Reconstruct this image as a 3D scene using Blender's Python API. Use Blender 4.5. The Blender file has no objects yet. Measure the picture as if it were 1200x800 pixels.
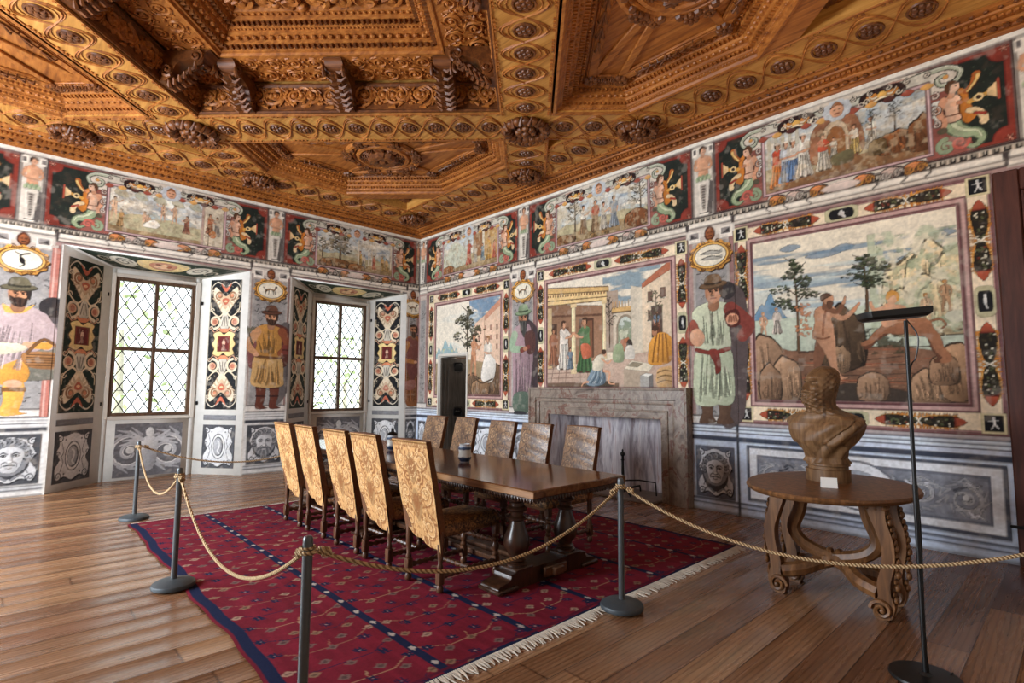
import bpy, math, random
import numpy as np
from mathutils import Vector, Matrix

SC = bpy.context.scene
COL = SC.collection
random.seed(11)
RNG = np.random.default_rng(11)
PI = math.pi


# ---------------------------------------------------------------- mesh helper
class MB:
    """collects vertices and faces; build() links them as one mesh object"""
    def __init__(self):
        self.v = []
        self.f = []
        self.M = None

    def add(self, vs, fs):
        b = len(self.v)
        if self.M is not None:
            M = self.M
            vs = [tuple(M @ Vector(p)) for p in vs]
        self.v.extend([tuple(p) for p in vs])
        self.f.extend([tuple(b + i for i in q) for q in fs])
        return self

    def box(self, x0, x1, y0, y1, z0, z1, ch=0.0):
        if ch <= 0:
            vs = [(x, y, z) for z in (z0, z1) for (x, y) in ((x0, y0), (x1, y0), (x1, y1), (x0, y1))]
            fs = [(3, 2, 1, 0), (4, 5, 6, 7), (0, 1, 5, 4), (1, 2, 6, 5), (2, 3, 7, 6), (3, 0, 4, 7)]
            return self.add(vs, fs)
        c = ch
        ring = lambda d: [(x0 + d, y0 + d), (x1 - d, y0 + d), (x1 - d, y1 - d), (x0 + d, y1 - d)]
        def oct_(d):
            return [(x0 + c, y0 + d), (x1 - c, y0 + d), (x1 - d, y0 + c), (x1 - d, y1 - c),
                    (x1 - c, y1 - d), (x0 + c, y1 - d), (x0 + d, y1 - c), (x0 + d, y0 + c)]
        vs = [(x, y, z0) for x, y in oct_(c)] + [(x, y, z0 + c) for x, y in oct_(0)] + \
             [(x, y, z1 - c) for x, y in oct_(0)] + [(x, y, z1) for x, y in oct_(c)]
        fs = [tuple(range(7, -1, -1)), tuple(range(24, 32))]
        for k in range(3):
            for i in range(8):
                j = (i + 1) % 8
                fs.append((k * 8 + i, k * 8 + j, k * 8 + 8 + j, k * 8 + 8 + i))
        return self.add(vs, fs)

    def prism(self, pts, z0, z1):
        """pts CCW in xy, extruded along z"""
        n = len(pts)
        vs = [(p[0], p[1], z0) for p in pts] + [(p[0], p[1], z1) for p in pts]
        fs = [tuple(range(n - 1, -1, -1)), tuple(range(n, 2 * n))]
        for i in range(n):
            j = (i + 1) % n
            fs.append((i, j, n + j, n + i))
        return self.add(vs, fs)

    def rings(self, rings, closed=True, cap=True):
        n = len(rings[0])
        vs = [p for r in rings for p in r]
        fs = []
        for k in range(len(rings) - 1):
            for i in range(n if closed else n - 1):
                j = (i + 1) % n
                fs.append((k * n + i, k * n + j, (k + 1) * n + j, (k + 1) * n + i))
        if cap and closed:
            fs.append(tuple(range(n - 1, -1, -1)))
            fs.append(tuple(range((len(rings) - 1) * n, len(rings) * n)))
        return self.add(vs, fs)

    def lathe(self, prof, n=20, c=(0, 0, 0), axis='z'):
        rs = []
        for r, z in prof:
            ring = []
            for i in range(n):
                a = 2 * PI * i / n
                p = (r * math.cos(a), r * math.sin(a), z)
                if axis == 'x':
                    p = (p[2], p[0], p[1])
                elif axis == 'y':
                    p = (p[1], p[2], p[0])
                ring.append((c[0] + p[0], c[1] + p[1], c[2] + p[2]))
            rs.append(ring)
        return self.rings(rs)

    def tube(self, path, r, n=8, closed=False, flat=1.0, up=None):
        P = [Vector(p) for p in path]
        m = len(P)
        rr = r if isinstance(r, (list, tuple)) else [r] * m
        rs = []
        prev = None
        for k in range(m):
            if closed:
                t = (P[(k + 1) % m] - P[k - 1])
            else:
                t = P[min(k + 1, m - 1)] - P[max(k - 1, 0)]
            if t.length < 1e-9:
                t = Vector((0, 0, 1))
            t.normalize()
            if up is not None:
                a = Vector(up) - t * t.dot(Vector(up))
                if a.length < 1e-6:
                    a = t.orthogonal()
            elif prev is None:
                a = t.orthogonal()
            else:
                a = prev - t * prev.dot(t)
                if a.length < 1e-6:
                    a = t.orthogonal()
            a.normalize()
            prev = a
            b = t.cross(a)
            rs.append([tuple(P[k] + (a * math.cos(2 * PI * i / n) * flat + b * math.sin(2 * PI * i / n)) * rr[k]) for i in range(n)])
        if closed:
            rs.append(rs[0])
            return self.rings(rs, cap=False)
        return self.rings(rs)

    def ball(self, c, r, nu=10, nv=6):
        if not isinstance(r, (tuple, list)):
            r = (r, r, r)
        vs = [(c[0], c[1], c[2] - r[2])]
        for j in range(1, nv):
            b = -PI / 2 + PI * j / nv
            for i in range(nu):
                a = 2 * PI * i / nu
                vs.append((c[0] + r[0] * math.cos(b) * math.cos(a), c[1] + r[1] * math.cos(b) * math.sin(a), c[2] + r[2] * math.sin(b)))
        vs.append((c[0], c[1], c[2] + r[2]))
        fs = []
        for i in range(nu):
            fs.append((0, 1 + (i + 1) % nu, 1 + i))
        for j in range(nv - 2):
            for i in range(nu):
                a, b = 1 + j * nu + i, 1 + j * nu + (i + 1) % nu
                fs.append((a, b, b + nu, a + nu))
        t = len(vs) - 1
        o = 1 + (nv - 2) * nu
        for i in range(nu):
            fs.append((t, o + i, o + (i + 1) % nu))
        return self.add(vs, fs)

    def sweep(self, path, prof, closed=False):
        """mitred moulding: path = plan points (x, y); prof = (offset to the left of travel, z)"""
        n = len(path)
        P = [Vector((p[0], p[1])) for p in path]
        rs = []
        for k in range(n):
            def nrm(a, b):
                d = (b - a).normalized()
                return Vector((-d.y, d.x))
            if closed:
                n1, n2 = nrm(P[k - 1], P[k]), nrm(P[k], P[(k + 1) % n])
            else:
                n1 = nrm(P[k - 1], P[k]) if k > 0 else nrm(P[0], P[1])
                n2 = nrm(P[k], P[k + 1]) if k < n - 1 else n1
            mi = (n1 + n2)
            mi = mi / max(mi.dot(n1), 0.2)
            rs.append([(P[k].x + mi.x * o, P[k].y + mi.y * o, z) for o, z in prof])
        m = len(prof)
        vs = [p for r in rs for p in r]
        fs = []
        for k in range(n if closed else n - 1):
            k2 = (k + 1) % n
            for i in range(m - 1):
                fs.append((k * m + i, k2 * m + i, k2 * m + i + 1, k * m + i + 1))
        return self.add(vs, fs)

    def build(self, name, mat, parent=None, smooth=True, angle=40, origin=None):
        me = bpy.data.meshes.new(name)
        v = self.v
        if origin is not None:
            v = [(p[0] - origin[0], p[1] - origin[1], p[2] - origin[2]) for p in v]
        me.from_pydata(v, [], self.f)
        me.update()
        if mat is not None:
            me.materials.append(mat)
        if smooth:
            me.polygons.foreach_set('use_smooth', [True] * len(me.polygons))
            me.set_sharp_from_angle(angle=math.radians(angle))
        o = bpy.data.objects.new(name, me)
        COL.objects.link(o)
        if origin is not None:
            o.location = origin
        if parent is not None:
            o.parent = parent
        return o


def tag(o, label=None, cat=None, group=None, kind=None):
    if label: o['label'] = label
    if cat: o['category'] = cat
    if group: o['group'] = group
    if kind: o['kind'] = kind
    return o


def empty(name, loc=(0, 0, 0), rz=0.0):
    o = bpy.data.objects.new(name, None)
    o.empty_display_size = 0.1
    COL.objects.link(o)
    o.location = loc
    o.rotation_euler = (0, 0, rz)
    return o


def kids(o):
    return [c for c in bpy.data.objects if c.parent is o]


def copy_tree(o, parent=None):
    c = o.copy()
    COL.objects.link(c)
    if parent is not None:
        c.parent = parent
    for ch in kids(o):
        copy_tree(ch, c)
    return c


def catmull(pts, n=6, closed=False):
    P = [tuple(p) for p in pts]
    m = len(P)
    out = []
    rng_ = range(m) if closed else range(m - 1)
    for i in rng_:
        if closed:
            p0, p1, p2, p3 = P[i - 1], P[i], P[(i + 1) % m], P[(i + 2) % m]
        else:
            p0, p1, p2, p3 = P[max(i - 1, 0)], P[i], P[i + 1], P[min(i + 2, m - 1)]
        for k in range(n):
            t = k / n
            out.append(tuple(0.5 * ((2 * b) + (-a + c) * t + (2 * a - 5 * b + 4 * c - d) * t * t + (-a + 3 * b - 3 * c + d) * t ** 3)
                             for a, b, c, d in zip(p0, p1, p2, p3)))
    if not closed:
        out.append(P[-1])
    return out


# ---------------------------------------------------------------- materials
def s2l(c):
    c = c / 255.0
    return c / 12.92 if c <= 0.04045 else ((c + 0.055) / 1.055) ** 2.4


def rgb(r, g, b):
    return (s2l(r), s2l(g), s2l(b), 1.0)


class NT:
    def __init__(self, name):
        self.m = bpy.data.materials.new(name)
        self.m.use_nodes = True
        self.t = self.m.node_tree
        self.t.nodes.clear()
        self.out = self.n('ShaderNodeOutputMaterial')
        self.b = self.n('ShaderNodeBsdfPrincipled')
        self.l(self.b, 0, self.out, 0)

    def n(self, kind, **kw):
        nd = self.t.nodes.new(kind)
        for k, v in kw.items():
            setattr(nd, k, v)
        return nd

    def l(self, a, ao, b, bi):
        self.t.links.new(a.outputs[ao], b.inputs[bi])

    def coord(self, scale=(1, 1, 1), rot=(0, 0, 0), kind='Object'):
        c = self.n('ShaderNodeTexCoord')
        mp = self.n('ShaderNodeMapping')
        mp.inputs['Scale'].default_value = scale
        mp.inputs['Rotation'].default_value = rot
        self.l(c, kind, mp, 0)
        return mp

    def noise(self, vec, scale, detail=4, rough=0.55, dist=0.0):
        nd = self.n('ShaderNodeTexNoise')
        nd.inputs['Scale'].default_value = scale
        nd.inputs['Detail'].default_value = detail
        nd.inputs['Roughness'].default_value = rough
        nd.inputs['Distortion'].default_value = dist
        if vec is not None:
            self.l(vec, 0, nd, 'Vector')
        return nd

    def ramp(self, src, so, stops):
        r = self.n('ShaderNodeValToRGB')
        e = r.color_ramp.elements
        while len(e) < len(stops):
            e.new(0.5)
        for i, (p, c) in enumerate(stops):
            e[i].position = p
            e[i].color = c
        self.l(src, so, r, 0)
        return r

    def mix(self, fac, a, b, mode='MIX'):
        """fac: float or (node, out); a, b: colour or (node, out)"""
        m = self.n('ShaderNodeMix', data_type='RGBA', blend_type=mode)
        for idx, val in ((0, fac), (6, a), (7, b)):
            if isinstance(val, tuple) and len(val) == 2 and not isinstance(val[0], (int, float)):
                self.l(val[0], val[1], m, idx)
            else:
                m.inputs[idx].default_value = val
        return m

    def math(self, op, a, b=None):
        m = self.n('ShaderNodeMath', operation=op)
        for i, val in enumerate((a, b)):
            if val is None: continue
            if isinstance(val, tuple):
                self.l(val[0], val[1], m, i)
            else:
                m.inputs[i].default_value = val
        return m

    def bump(self, src, so, strength=0.3, dist=0.01, chain=None):
        bp = self.n('ShaderNodeBump')
        bp.inputs['Strength'].default_value = strength
        bp.inputs['Distance'].default_value = dist
        self.l(src, so, bp, 'Height')
        if chain is not None:
            self.l(chain, 0, bp, 'Normal')
        self.l(bp, 0, self.b, 'Normal')
        return bp

    def set(self, rough=0.5, metal=0.0, spec=0.5, col=None):
        self.b.inputs['Roughness'].default_value = rough
        self.b.inputs['Metallic'].default_value = metal
        self.b.inputs['Specular IOR Level'].default_value = spec
        if col is not None:
            self.b.inputs['Base Color'].default_value = col
        return self


def wood_mat(name, c1, c2, c3, grain_axis=0, scale=1.0, rough=0.45, bump=0.15, spec=0.4, carve=0.0):
    t = NT(name)
    sc = [9.0 * scale] * 3
    sc[grain_axis] = 0.9 * scale
    mp = t.coord(tuple(sc))
    n1 = t.noise(mp, 2.2, 6, 0.6, 0.6)
    mp2 = t.coord((1, 1, 1))
    n2 = t.noise(mp2, 1.7 * scale, 3)
    r = t.ramp(n1, 0, [(0.28, c1), (0.5, c2), (0.74, c3)])
    mx = t.mix(0.55, (r, 0), (t.ramp(n2, 0, [(0.3, (0.62, 0.6, 0.58, 1)), (0.7, (1.2, 1.2, 1.2, 1))]), 0), 'MULTIPLY')
    t.l(mx, 2, t.b, 'Base Color')
    t.set(rough, 0, spec)
    bp = t.bump(n1, 0, bump, 0.004)
    if carve > 0:
        v = t.n('ShaderNodeTexVoronoi')
        v.inputs['Scale'].default_value = 16
        t.l(mp2, 0, v, 'Vector')
        t.bump(v, 0, carve, 0.03, bp)
    return t.m


def plain(name, col, rough=0.5, metal=0.0, spec=0.5, var=0.12, scale=20, bump=0.0):
    t = NT(name)
    mp = t.coord()
    n = t.noise(mp, scale, 4)
    lo = tuple(c * (1 - var) for c in col[:3]) + (1,)
    hi = tuple(min(1, c * (1 + var)) for c in col[:3]) + (1,)
    r = t.ramp(n, 0, [(0.3, lo), (0.7, hi)])
    t.l(r, 0, t.b, 'Base Color')
    t.set(rough, metal, spec)
    if bump:
        t.bump(n, 0, bump, 0.004)
    return t.m


def paint_mat(name, rough=0.8, spec=0.25, bump=0.12, nscale=9.0, var=0.10, emul=None):
    t = NT(name)
    a = t.n('ShaderNodeAttribute', attribute_name='paint')
    mp = t.coord(kind='Object')
    n = t.noise(mp, nscale, 6, 0.65)
    r = t.ramp(n, 0, [(0.25, (1 - var,) * 3 + (1,)), (0.75, (1 + var * 0.6,) * 3 + (1,))])
    mx = t.mix(1.0, (a, 0), (r, 0), 'MULTIPLY')
    t.l(mx, 2, t.b, 'Base Color')
    t.set(rough, 0, spec)
    n2 = t.noise(mp, 60, 4)
    t.bump(n2, 0, bump, 0.003)
    return t.m


M = {}
M['fresco'] = paint_mat('painted_plaster')
M['plaster'] = plain('plaster', rgb(206, 198, 186), 0.85, var=0.06, scale=5, bump=0.1)
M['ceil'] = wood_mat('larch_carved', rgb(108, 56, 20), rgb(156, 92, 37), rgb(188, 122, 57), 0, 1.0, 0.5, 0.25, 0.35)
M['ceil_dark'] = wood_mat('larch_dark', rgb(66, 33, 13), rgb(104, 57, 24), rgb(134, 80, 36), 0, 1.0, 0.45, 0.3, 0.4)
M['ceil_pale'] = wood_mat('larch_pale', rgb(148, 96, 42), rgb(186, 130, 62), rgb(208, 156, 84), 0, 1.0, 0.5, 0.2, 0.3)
M['walnut'] = wood_mat('walnut', rgb(38, 22, 14), rgb(58, 35, 22), rgb(82, 52, 34), 2, 1.2, 0.3, 0.15, 0.5)
M['tabletop'] = wood_mat('polished_walnut', rgb(70, 44, 28), rgb(104, 68, 44), rgb(138, 96, 62), 0, 0.8, 0.13, 0.04, 0.6)
M['oak'] = wood_mat('turned_oak', rgb(54, 32, 20), rgb(86, 54, 34), rgb(118, 80, 52), 2, 1.6, 0.38, 0.15, 0.45)
M['table2'] = wood_mat('carved_chestnut', rgb(72, 46, 26), rgb(114, 76, 44), rgb(150, 106, 66), 2, 1.4, 0.42, 0.2, 0.4)
M['bust'] = wood_mat('limewood', rgb(78, 54, 34), rgb(118, 86, 56), rgb(150, 114, 78), 2, 1.3, 0.5, 0.25, 0.35)
M['doorwood'] = wood_mat('red_brown_boards', rgb(56, 27, 20), rgb(74, 38, 28), rgb(92, 50, 38), 2, 1.0, 0.5, 0.15, 0.35)
M['winframe'] = wood_mat('weathered_frame', rgb(66, 48, 36), rgb(92, 68, 50), rgb(116, 90, 68), 2, 1.2, 0.5, 0.15, 0.4)
M['lead'] = plain('lead', rgb(44, 40, 38), 0.8, 0.0, .2)
M['iron'] = plain('black_iron', rgb(26, 25, 25), 0.5, 0.6, var=0.2)
M['post'] = plain('grey_lacquer', rgb(84, 88, 90), 0.33, 0.35, var=0.05)
M['post_base'] = plain('charcoal_cast', rgb(62, 68, 72), 0.5, 0.2, var=0.1)
M['black'] = plain('black_lacquer', rgb(17, 17, 18), 0.4, 0.1, var=0.1)
M['paper'] = plain('white_card', rgb(236, 234, 228), 0.7, var=0.02)
# ---------------------------------------------------------------- wall painting: colours laid on a fine mesh as an attribute
def L3(c):
    return np.array([s2l(min(255, max(0, v))) for v in c], np.float32)


class Canvas:
    """u runs along the wall, z up; colours are linear"""
    def __init__(s, u0, u1, z0, z1, res=0.005, base=(206, 200, 190)):
        s.u0, s.u1, s.z0, s.z1, s.res = u0, u1, z0, z1, res
        s.W = max(2, int(round((u1 - u0) / res)))
        s.H = max(2, int(round((z1 - z0) / res)))
        s.a = np.empty((s.H, s.W, 3), np.float32)
        s.a[:] = L3(base)
        s.T = None

    def reg(s, u0, z0, u1, z1):
        i0 = max(0, int((u0 - s.u0) / s.res)); i1 = min(s.W, int((u1 - s.u0) / s.res) + 2)
        j0 = max(0, int((z0 - s.z0) / s.res)); j1 = min(s.H, int((z1 - s.z0) / s.res) + 2)
        if i1 <= i0 or j1 <= j0:
            return None
        U = s.u0 + (np.arange(i0, i1) + 0.5) * s.res
        Z = s.z0 + (np.arange(j0, j1) + 0.5) * s.res
        return (slice(j0, j1), slice(i0, i1)), U[None, :], Z[:, None]

    def put(s, sl, m, col, grad, U, Z, bb, alpha):
        c = L3(col)
        sub = s.a[sl]
        if grad is not None:
            gx, gz, am = grad
            uc, zc = (bb[0] + bb[2]) / 2, (bb[1] + bb[3]) / 2
            hu, hz = max((bb[2] - bb[0]) / 2, 1e-4), max((bb[3] - bb[1]) / 2, 1e-4)
            t = 1 + am * (gx * (U - uc) / hu + gz * (Z - zc) / hz)
            cc = np.clip(t, 0.12, 2)[..., None] * c
            if alpha >= 1:
                sub[m] = cc[m]
            else:
                sub[m] = sub[m] * (1 - alpha) + cc[m] * alpha
        elif alpha >= 1:
            sub[m] = c
        else:
            sub[m] = sub[m] * (1 - alpha) + c * alpha

    def poly(s, pts, col, grad=None, alpha=1.0):
        p = np.array(pts, np.float64)
        bb = (p[:, 0].min(), p[:, 1].min(), p[:, 0].max(), p[:, 1].max())
        r = s.reg(*bb)
        if r is None: return
        sl, U, Z = r
        m = np.zeros((Z.shape[0], U.shape[1]), bool)
        n = len(p)
        for i in range(n):
            x1, y1 = p[i]; x2, y2 = p[(i + 1) % n]
            if y1 == y2: continue
            c = (y1 > Z) != (y2 > Z)
            xi = (x2 - x1) * (Z - y1) / (y2 - y1) + x1
            m ^= c & (U < xi)
        s.put(sl, m, col, grad, U, Z, bb, alpha)

    def blob(s, pts, col, grad=None, alpha=1.0, n=6):
        s.poly(catmull(pts, n, True), col, grad, alpha)

    def rect(s, u0, z0, u1, z1, col, grad=None, alpha=1.0):
        s.poly([(u0, z0), (u1, z0), (u1, z1), (u0, z1)], col, grad, alpha)

    def ell(s, cu, cz, ru, rz, col, rot=0.0, grad=None, alpha=1.0):
        R_ = max(ru, rz) if rot else None
        bb = (cu - (R_ or ru), cz - (R_ or rz), cu + (R_ or ru), cz + (R_ or rz))
        r = s.reg(*bb)
        if r is None: return
        sl, U, Z = r
        du, dz = U - cu, Z - cz
        if rot:
            ca, sa = math.cos(rot), math.sin(rot)
            du, dz = du * ca + dz * sa, -du * sa + dz * ca
        m = (du / ru) ** 2 + (dz / rz) ** 2 <= 1
        s.put(sl, m, col, grad, U, Z, bb, alpha)

    def line(s, pts, w, col, w1=None, alpha=1.0):
        w1 = w if w1 is None else w1
        n = len(pts) - 1
        for i in range(n):
            (ax, ay), (bx, by) = pts[i], pts[i + 1]
            wa = (w + (w1 - w) * i / n) / 2
            wb = (w + (w1 - w) * (i + 1) / n) / 2
            g = max(wa, wb)
            r = s.reg(min(ax, bx) - g, min(ay, by) - g, max(ax, bx) + g, max(ay, by) + g)
            if r is None: continue
            sl, U, Z = r
            dx, dy = bx - ax, by - ay
            l2 = dx * dx + dy * dy + 1e-12
            t = np.clip(((U - ax) * dx + (Z - ay) * dy) / l2, 0, 1)
            d2 = (U - ax - t * dx) ** 2 + (Z - ay - t * dy) ** 2
            m = d2 <= (wa + (wb - wa) * t) ** 2
            s.put(sl, m, col, None, U, Z, None, alpha)

    def curve(s, pts, w, col, w1=None, alpha=1.0, n=5):
        s.line(catmull(pts, n), w, col, w1, alpha)

    def spiral(s, cu, cz, r, turns, a0, d, w, col, w1=None):
        k = int(14 * turns)
        pts = []
        for i in range(k + 1):
            t = i / k
            a = a0 + d * 2 * PI * turns * t
            q = r * (1 - 0.86 * t)
            pts.append((cu + q * math.cos(a), cz + q * math.sin(a)))
        s.line(pts, w, col, w * 0.5 if w1 is None else w1)

    def fuzz(s, u0, z0, u1, z1, amp, scale, seed=0, col=None, thr=None):
        """soft random variation; with col and thr, soft-edged patches of a colour"""
        r = s.reg(u0, z0, u1, z1)
        if r is None: return
        sl, U, Z = r
        h, w = Z.shape[0], U.shape[1]
        g = np.random.default_rng(seed)
        acc = np.zeros((h, w), np.float32)
        tot = 0
        for o in range(4):
            su, sz = (scale if isinstance(scale, tuple) else (scale, scale))
            f = 2 ** o
            nu, nz = int((u1 - u0) / su * f) + 3, int((z1 - z0) / sz * f) + 3
            G = g.random((nz, nu)).astype(np.float32)
            x = (U[0] - u0) / su * f; y = (Z[:, 0] - z0) / sz * f
            x = np.clip(x, 0, nu - 1.01); y = np.clip(y, 0, nz - 1.01)
            xi, yi = x.astype(int), y.astype(int)
            fx, fy = x - xi, y - yi
            fx = fx * fx * (3 - 2 * fx); fy = fy * fy * (3 - 2 * fy)
            top = G[yi][:, xi] * (1 - fx) + G[yi][:, xi + 1] * fx
            bot = G[yi + 1][:, xi] * (1 - fx) + G[yi + 1][:, xi + 1] * fx
            acc += (top * (1 - fy)[:, None] + bot * fy[:, None]) / f
            tot += 1 / f
        acc /= tot
        if col is None:
            s.a[sl] *= (1 + amp * (acc - 0.5) * 2)[..., None]
        else:
            k = np.clip((acc - thr) * 8, 0, 1)[..., None] * amp
            s.a[sl] = s.a[sl] * (1 - k) + L3(col) * k

    def vgrad(s, u0, z0, u1, z1, c0, c1):
        r = s.reg(u0, z0, u1, z1)
        if r is None: return
        sl, U, Z = r
        t = np.clip((Z - z0) / (z1 - z0), 0, 1)[..., None]
        s.a[sl] = np.broadcast_to(L3(c0) * (1 - t) + L3(c1) * t, s.a[sl].shape)

    # mesh of a rectangle of the canvas; holes = list of (u0, z0, u1, z1)
    def sheet(s, u0, z0, u1, z1, cell, place, holes=(), depth=0.0):
        """place(u, z, d) -> world point; returns verts, faces, colours"""
        nu = max(1, int(round((u1 - u0) / cell))); nz = max(1, int(round((z1 - z0) / cell)))
        us = np.linspace(u0, u1, nu + 1); zs = np.linspace(z0, z1, nz + 1)
        if holes:
            for h in holes:      # snap grid lines to the hole edges
                for e in (h[0], h[2]):
                    if u0 < e < u1: us[np.abs(us - e).argmin()] = e
                for e in (h[1], h[3]):
                    if z0 < e < z1: zs[np.abs(zs - e).argmin()] = e
        k = max(1, int(round(cell / s.res)))
        # box-filtered lookup
        ii = np.clip(((us - s.u0) / s.res).astype(int), 0, s.W - 1)
        jj = np.clip(((zs - s.z0) / s.res).astype(int), 0, s.H - 1)
        col = np.zeros((len(zs), len(us), 3), np.float32)
        h = k // 2
        offs = range(-h, -h + k)
        for dj in offs:
            for di in offs:
                col += s.a[np.clip(jj + dj, 0, s.H - 1)][:, np.clip(ii + di, 0, s.W - 1)]
        col /= k * k
        UU, ZZ = np.meshgrid(us, zs)
        keep = np.ones((nz, nu), bool)
        uc = (us[:-1] + us[1:]) / 2; zc = (zs[:-1] + zs[1:]) / 2
        for hh in holes:
            keep &= ~(((uc > hh[0]) & (uc < hh[2]))[None, :] & ((zc > hh[1]) & (zc < hh[3]))[:, None])
        idx = np.arange((nz + 1) * (nu + 1)).reshape(nz + 1, nu + 1)
        q = np.stack([idx[:-1, :-1], idx[:-1, 1:], idx[1:, 1:], idx[1:, :-1]], -1)[keep]
        P = place(UU.ravel(), ZZ.ravel())
        used = np.zeros(len(P), bool); used[q.ravel()] = True
        remap = np.cumsum(used) - 1
        return P[used], remap[q], col.reshape(-1, 3)[used]


def grid_mesh(name, V, Q, C, mat, parent=None, extra=None, extra_col=(206, 200, 190), origin=None, smooth=False):
    """mesh from quads plus an attribute 'paint'; extra = MB with plain geometry in the same object"""
    V = np.asarray(V, np.float32)
    nq = len(Q)
    loops = np.asarray(Q, np.int32).ravel()
    starts = np.arange(nq, dtype=np.int32) * 4
    tot = np.full(nq, 4, np.int32)
    C = np.asarray(C, np.float32)
    if extra is not None and extra.v:
        b = len(V)
        V = np.vstack([V, np.array(extra.v, np.float32)])
        C = np.vstack([C, np.tile(L3(extra_col), (len(extra.v), 1))])
        el = np.array([b + i for f in extra.f for i in f], np.int32)
        et = np.array([len(f) for f in extra.f], np.int32)
        es = np.concatenate([[0], np.cumsum(et)[:-1]]).astype(np.int32) + len(loops)
        loops = np.concatenate([loops, el]); starts = np.concatenate([starts, es]); tot = np.concatenate([tot, et])
    if origin is not None:
        V = V - np.array(origin, np.float32)
    me = bpy.data.meshes.new(name)
    me.vertices.add(len(V)); me.vertices.foreach_set('co', V.ravel())
    me.loops.add(len(loops)); me.loops.foreach_set('vertex_index', loops.astype(np.int32))
    me.polygons.add(len(starts)); me.polygons.foreach_set('loop_start', starts.astype(np.int32))
    me.update(calc_edges=True)
    me.validate()
    at = me.color_attributes.new('paint', 'FLOAT_COLOR', 'POINT')
    at.data.foreach_set('color', np.hstack([C, np.ones((len(C), 1), np.float32)]).astype(np.float32).ravel())
    me.materials.append(mat)
    if smooth:
        me.polygons.foreach_set('use_smooth', [True] * len(me.polygons))
    o = bpy.data.objects.new(name, me)
    COL.objects.link(o)
    if origin is not None: o.location = origin
    if parent is not None: o.parent = parent
    return o


# ---- palette of the frescoes (as the paint is)
WHT = (226, 220, 208); CRM = (222, 206, 180); PNK = (196, 160, 148); MAU = (172, 146, 148); RED = (150, 66, 50); ORG = (196, 104, 62)
GLD = (206, 158, 72); YEL = (216, 180, 100); GRN = (38, 48, 40); DRK = (34, 30, 30); BRN = (98, 62, 42); FLE = (206, 158, 126); FLD = (160, 108, 80)
GGR = (150, 162, 142); GRY = (150, 148, 148); DGY = (84, 82, 86); PLM = (108, 74, 80); SKY = (176, 196, 206); BLU = (92, 122, 150)


def dab_tree(c, u, z0, z1, w, col=(70, 76, 44), trunk=(92, 70, 48), seed=1, n=70):
    g = random.Random(seed)
    c.curve([(u, z0), (u + 0.02 * w, z0 + (z1 - z0) * .4), (u - 0.03 * w, z1 - .1 * (z1 - z0))], w * 0.09, trunk, w * 0.03)
    for i in range(7):
        zz = z0 + (z1 - z0) * (.42 + .08 * i)
        sgn = 1 if i % 2 else -1
        c.line([(u, zz), (u + sgn * w * .3, zz + .1 * (z1 - z0))], w * .03, trunk, w * .012)
    cl = []
    for i in range(13):
        t = (i + .5) / 13
        hw = w * (.46 * math.sin(PI * min(1, .2 + .8 * t)) + .03)
        cl.append((u + g.uniform(-1, 1) * hw, z0 + (z1 - z0) * (.42 + .56 * t), hw * g.uniform(.45, .8)))
    for i in range(int(n * 1.5)):
        cu, cz, cr_ = cl[i % 13]
        a, q = g.uniform(0, 6.28), g.random() ** .6
        k = g.uniform(.6, 1.1) * (1.25 if math.sin(a) > .2 else .8)
        c.ell(cu + cr_ * q * math.cos(a), cz + cr_ * .45 * q * math.sin(a), w * g.uniform(.03, .06), w * g.uniform(.014, .028), tuple(v * k for v in col), g.uniform(-.5, .5), alpha=.85)


def rock(c, u0, z0, u1, z1, col=(130, 112, 96), seed=1):
    g = random.Random(seed)
    n = 7
    pts = [(u0, z0)]
    for i in range(n):
        t = i / (n - 1)
        pts.append((u0 + (u1 - u0) * t, z0 + (z1 - z0) * (0.45 + 0.55 * math.sin(PI * (0.15 + .7 * t)) * g.uniform(.75, 1))))
    pts.append((u1, z0))
    col = tuple(v * f for v, f in zip(col, (1.0, .92, .84)))
    c.blob(pts, tuple(v * .5 for v in col), n=3); c.blob([(p[0] + .012 * (u1 - u0), p[1] - .03 * (z1 - z0)) for p in pts[1:-1]] + [(u1 - .1 * (u1 - u0), z0), (u0 + .04 * (u1 - u0), z0)], col, (-.6, .8, .5), n=3)
    mu = lambda q: tuple(min(255, v * q) for v in col)
    for i in range(26):
        t = g.random(); w_ = (u1 - u0)
        uu = u0 + w_ * (.08 + .84 * t)
        zt = z0 + (z1 - z0) * g.uniform(.25, .85) * (.6 + .4 * math.sin(PI * t))
        c.curve([(uu, zt), (uu + g.uniform(-.02, .06) * w_ * 1.5, zt * .5 + z0 * .5), (uu + g.uniform(-.05, .12) * w_, z0 + .05 * (z1 - z0))], w_ * g.uniform(.02, .07), mu(g.choice((.5, .66, 1.2, 1.4))), w_ * .02, alpha=.4)
    c.line(pts[1:-1], .007, tuple(v * .5 for v in col), .004, alpha=.6)


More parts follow.
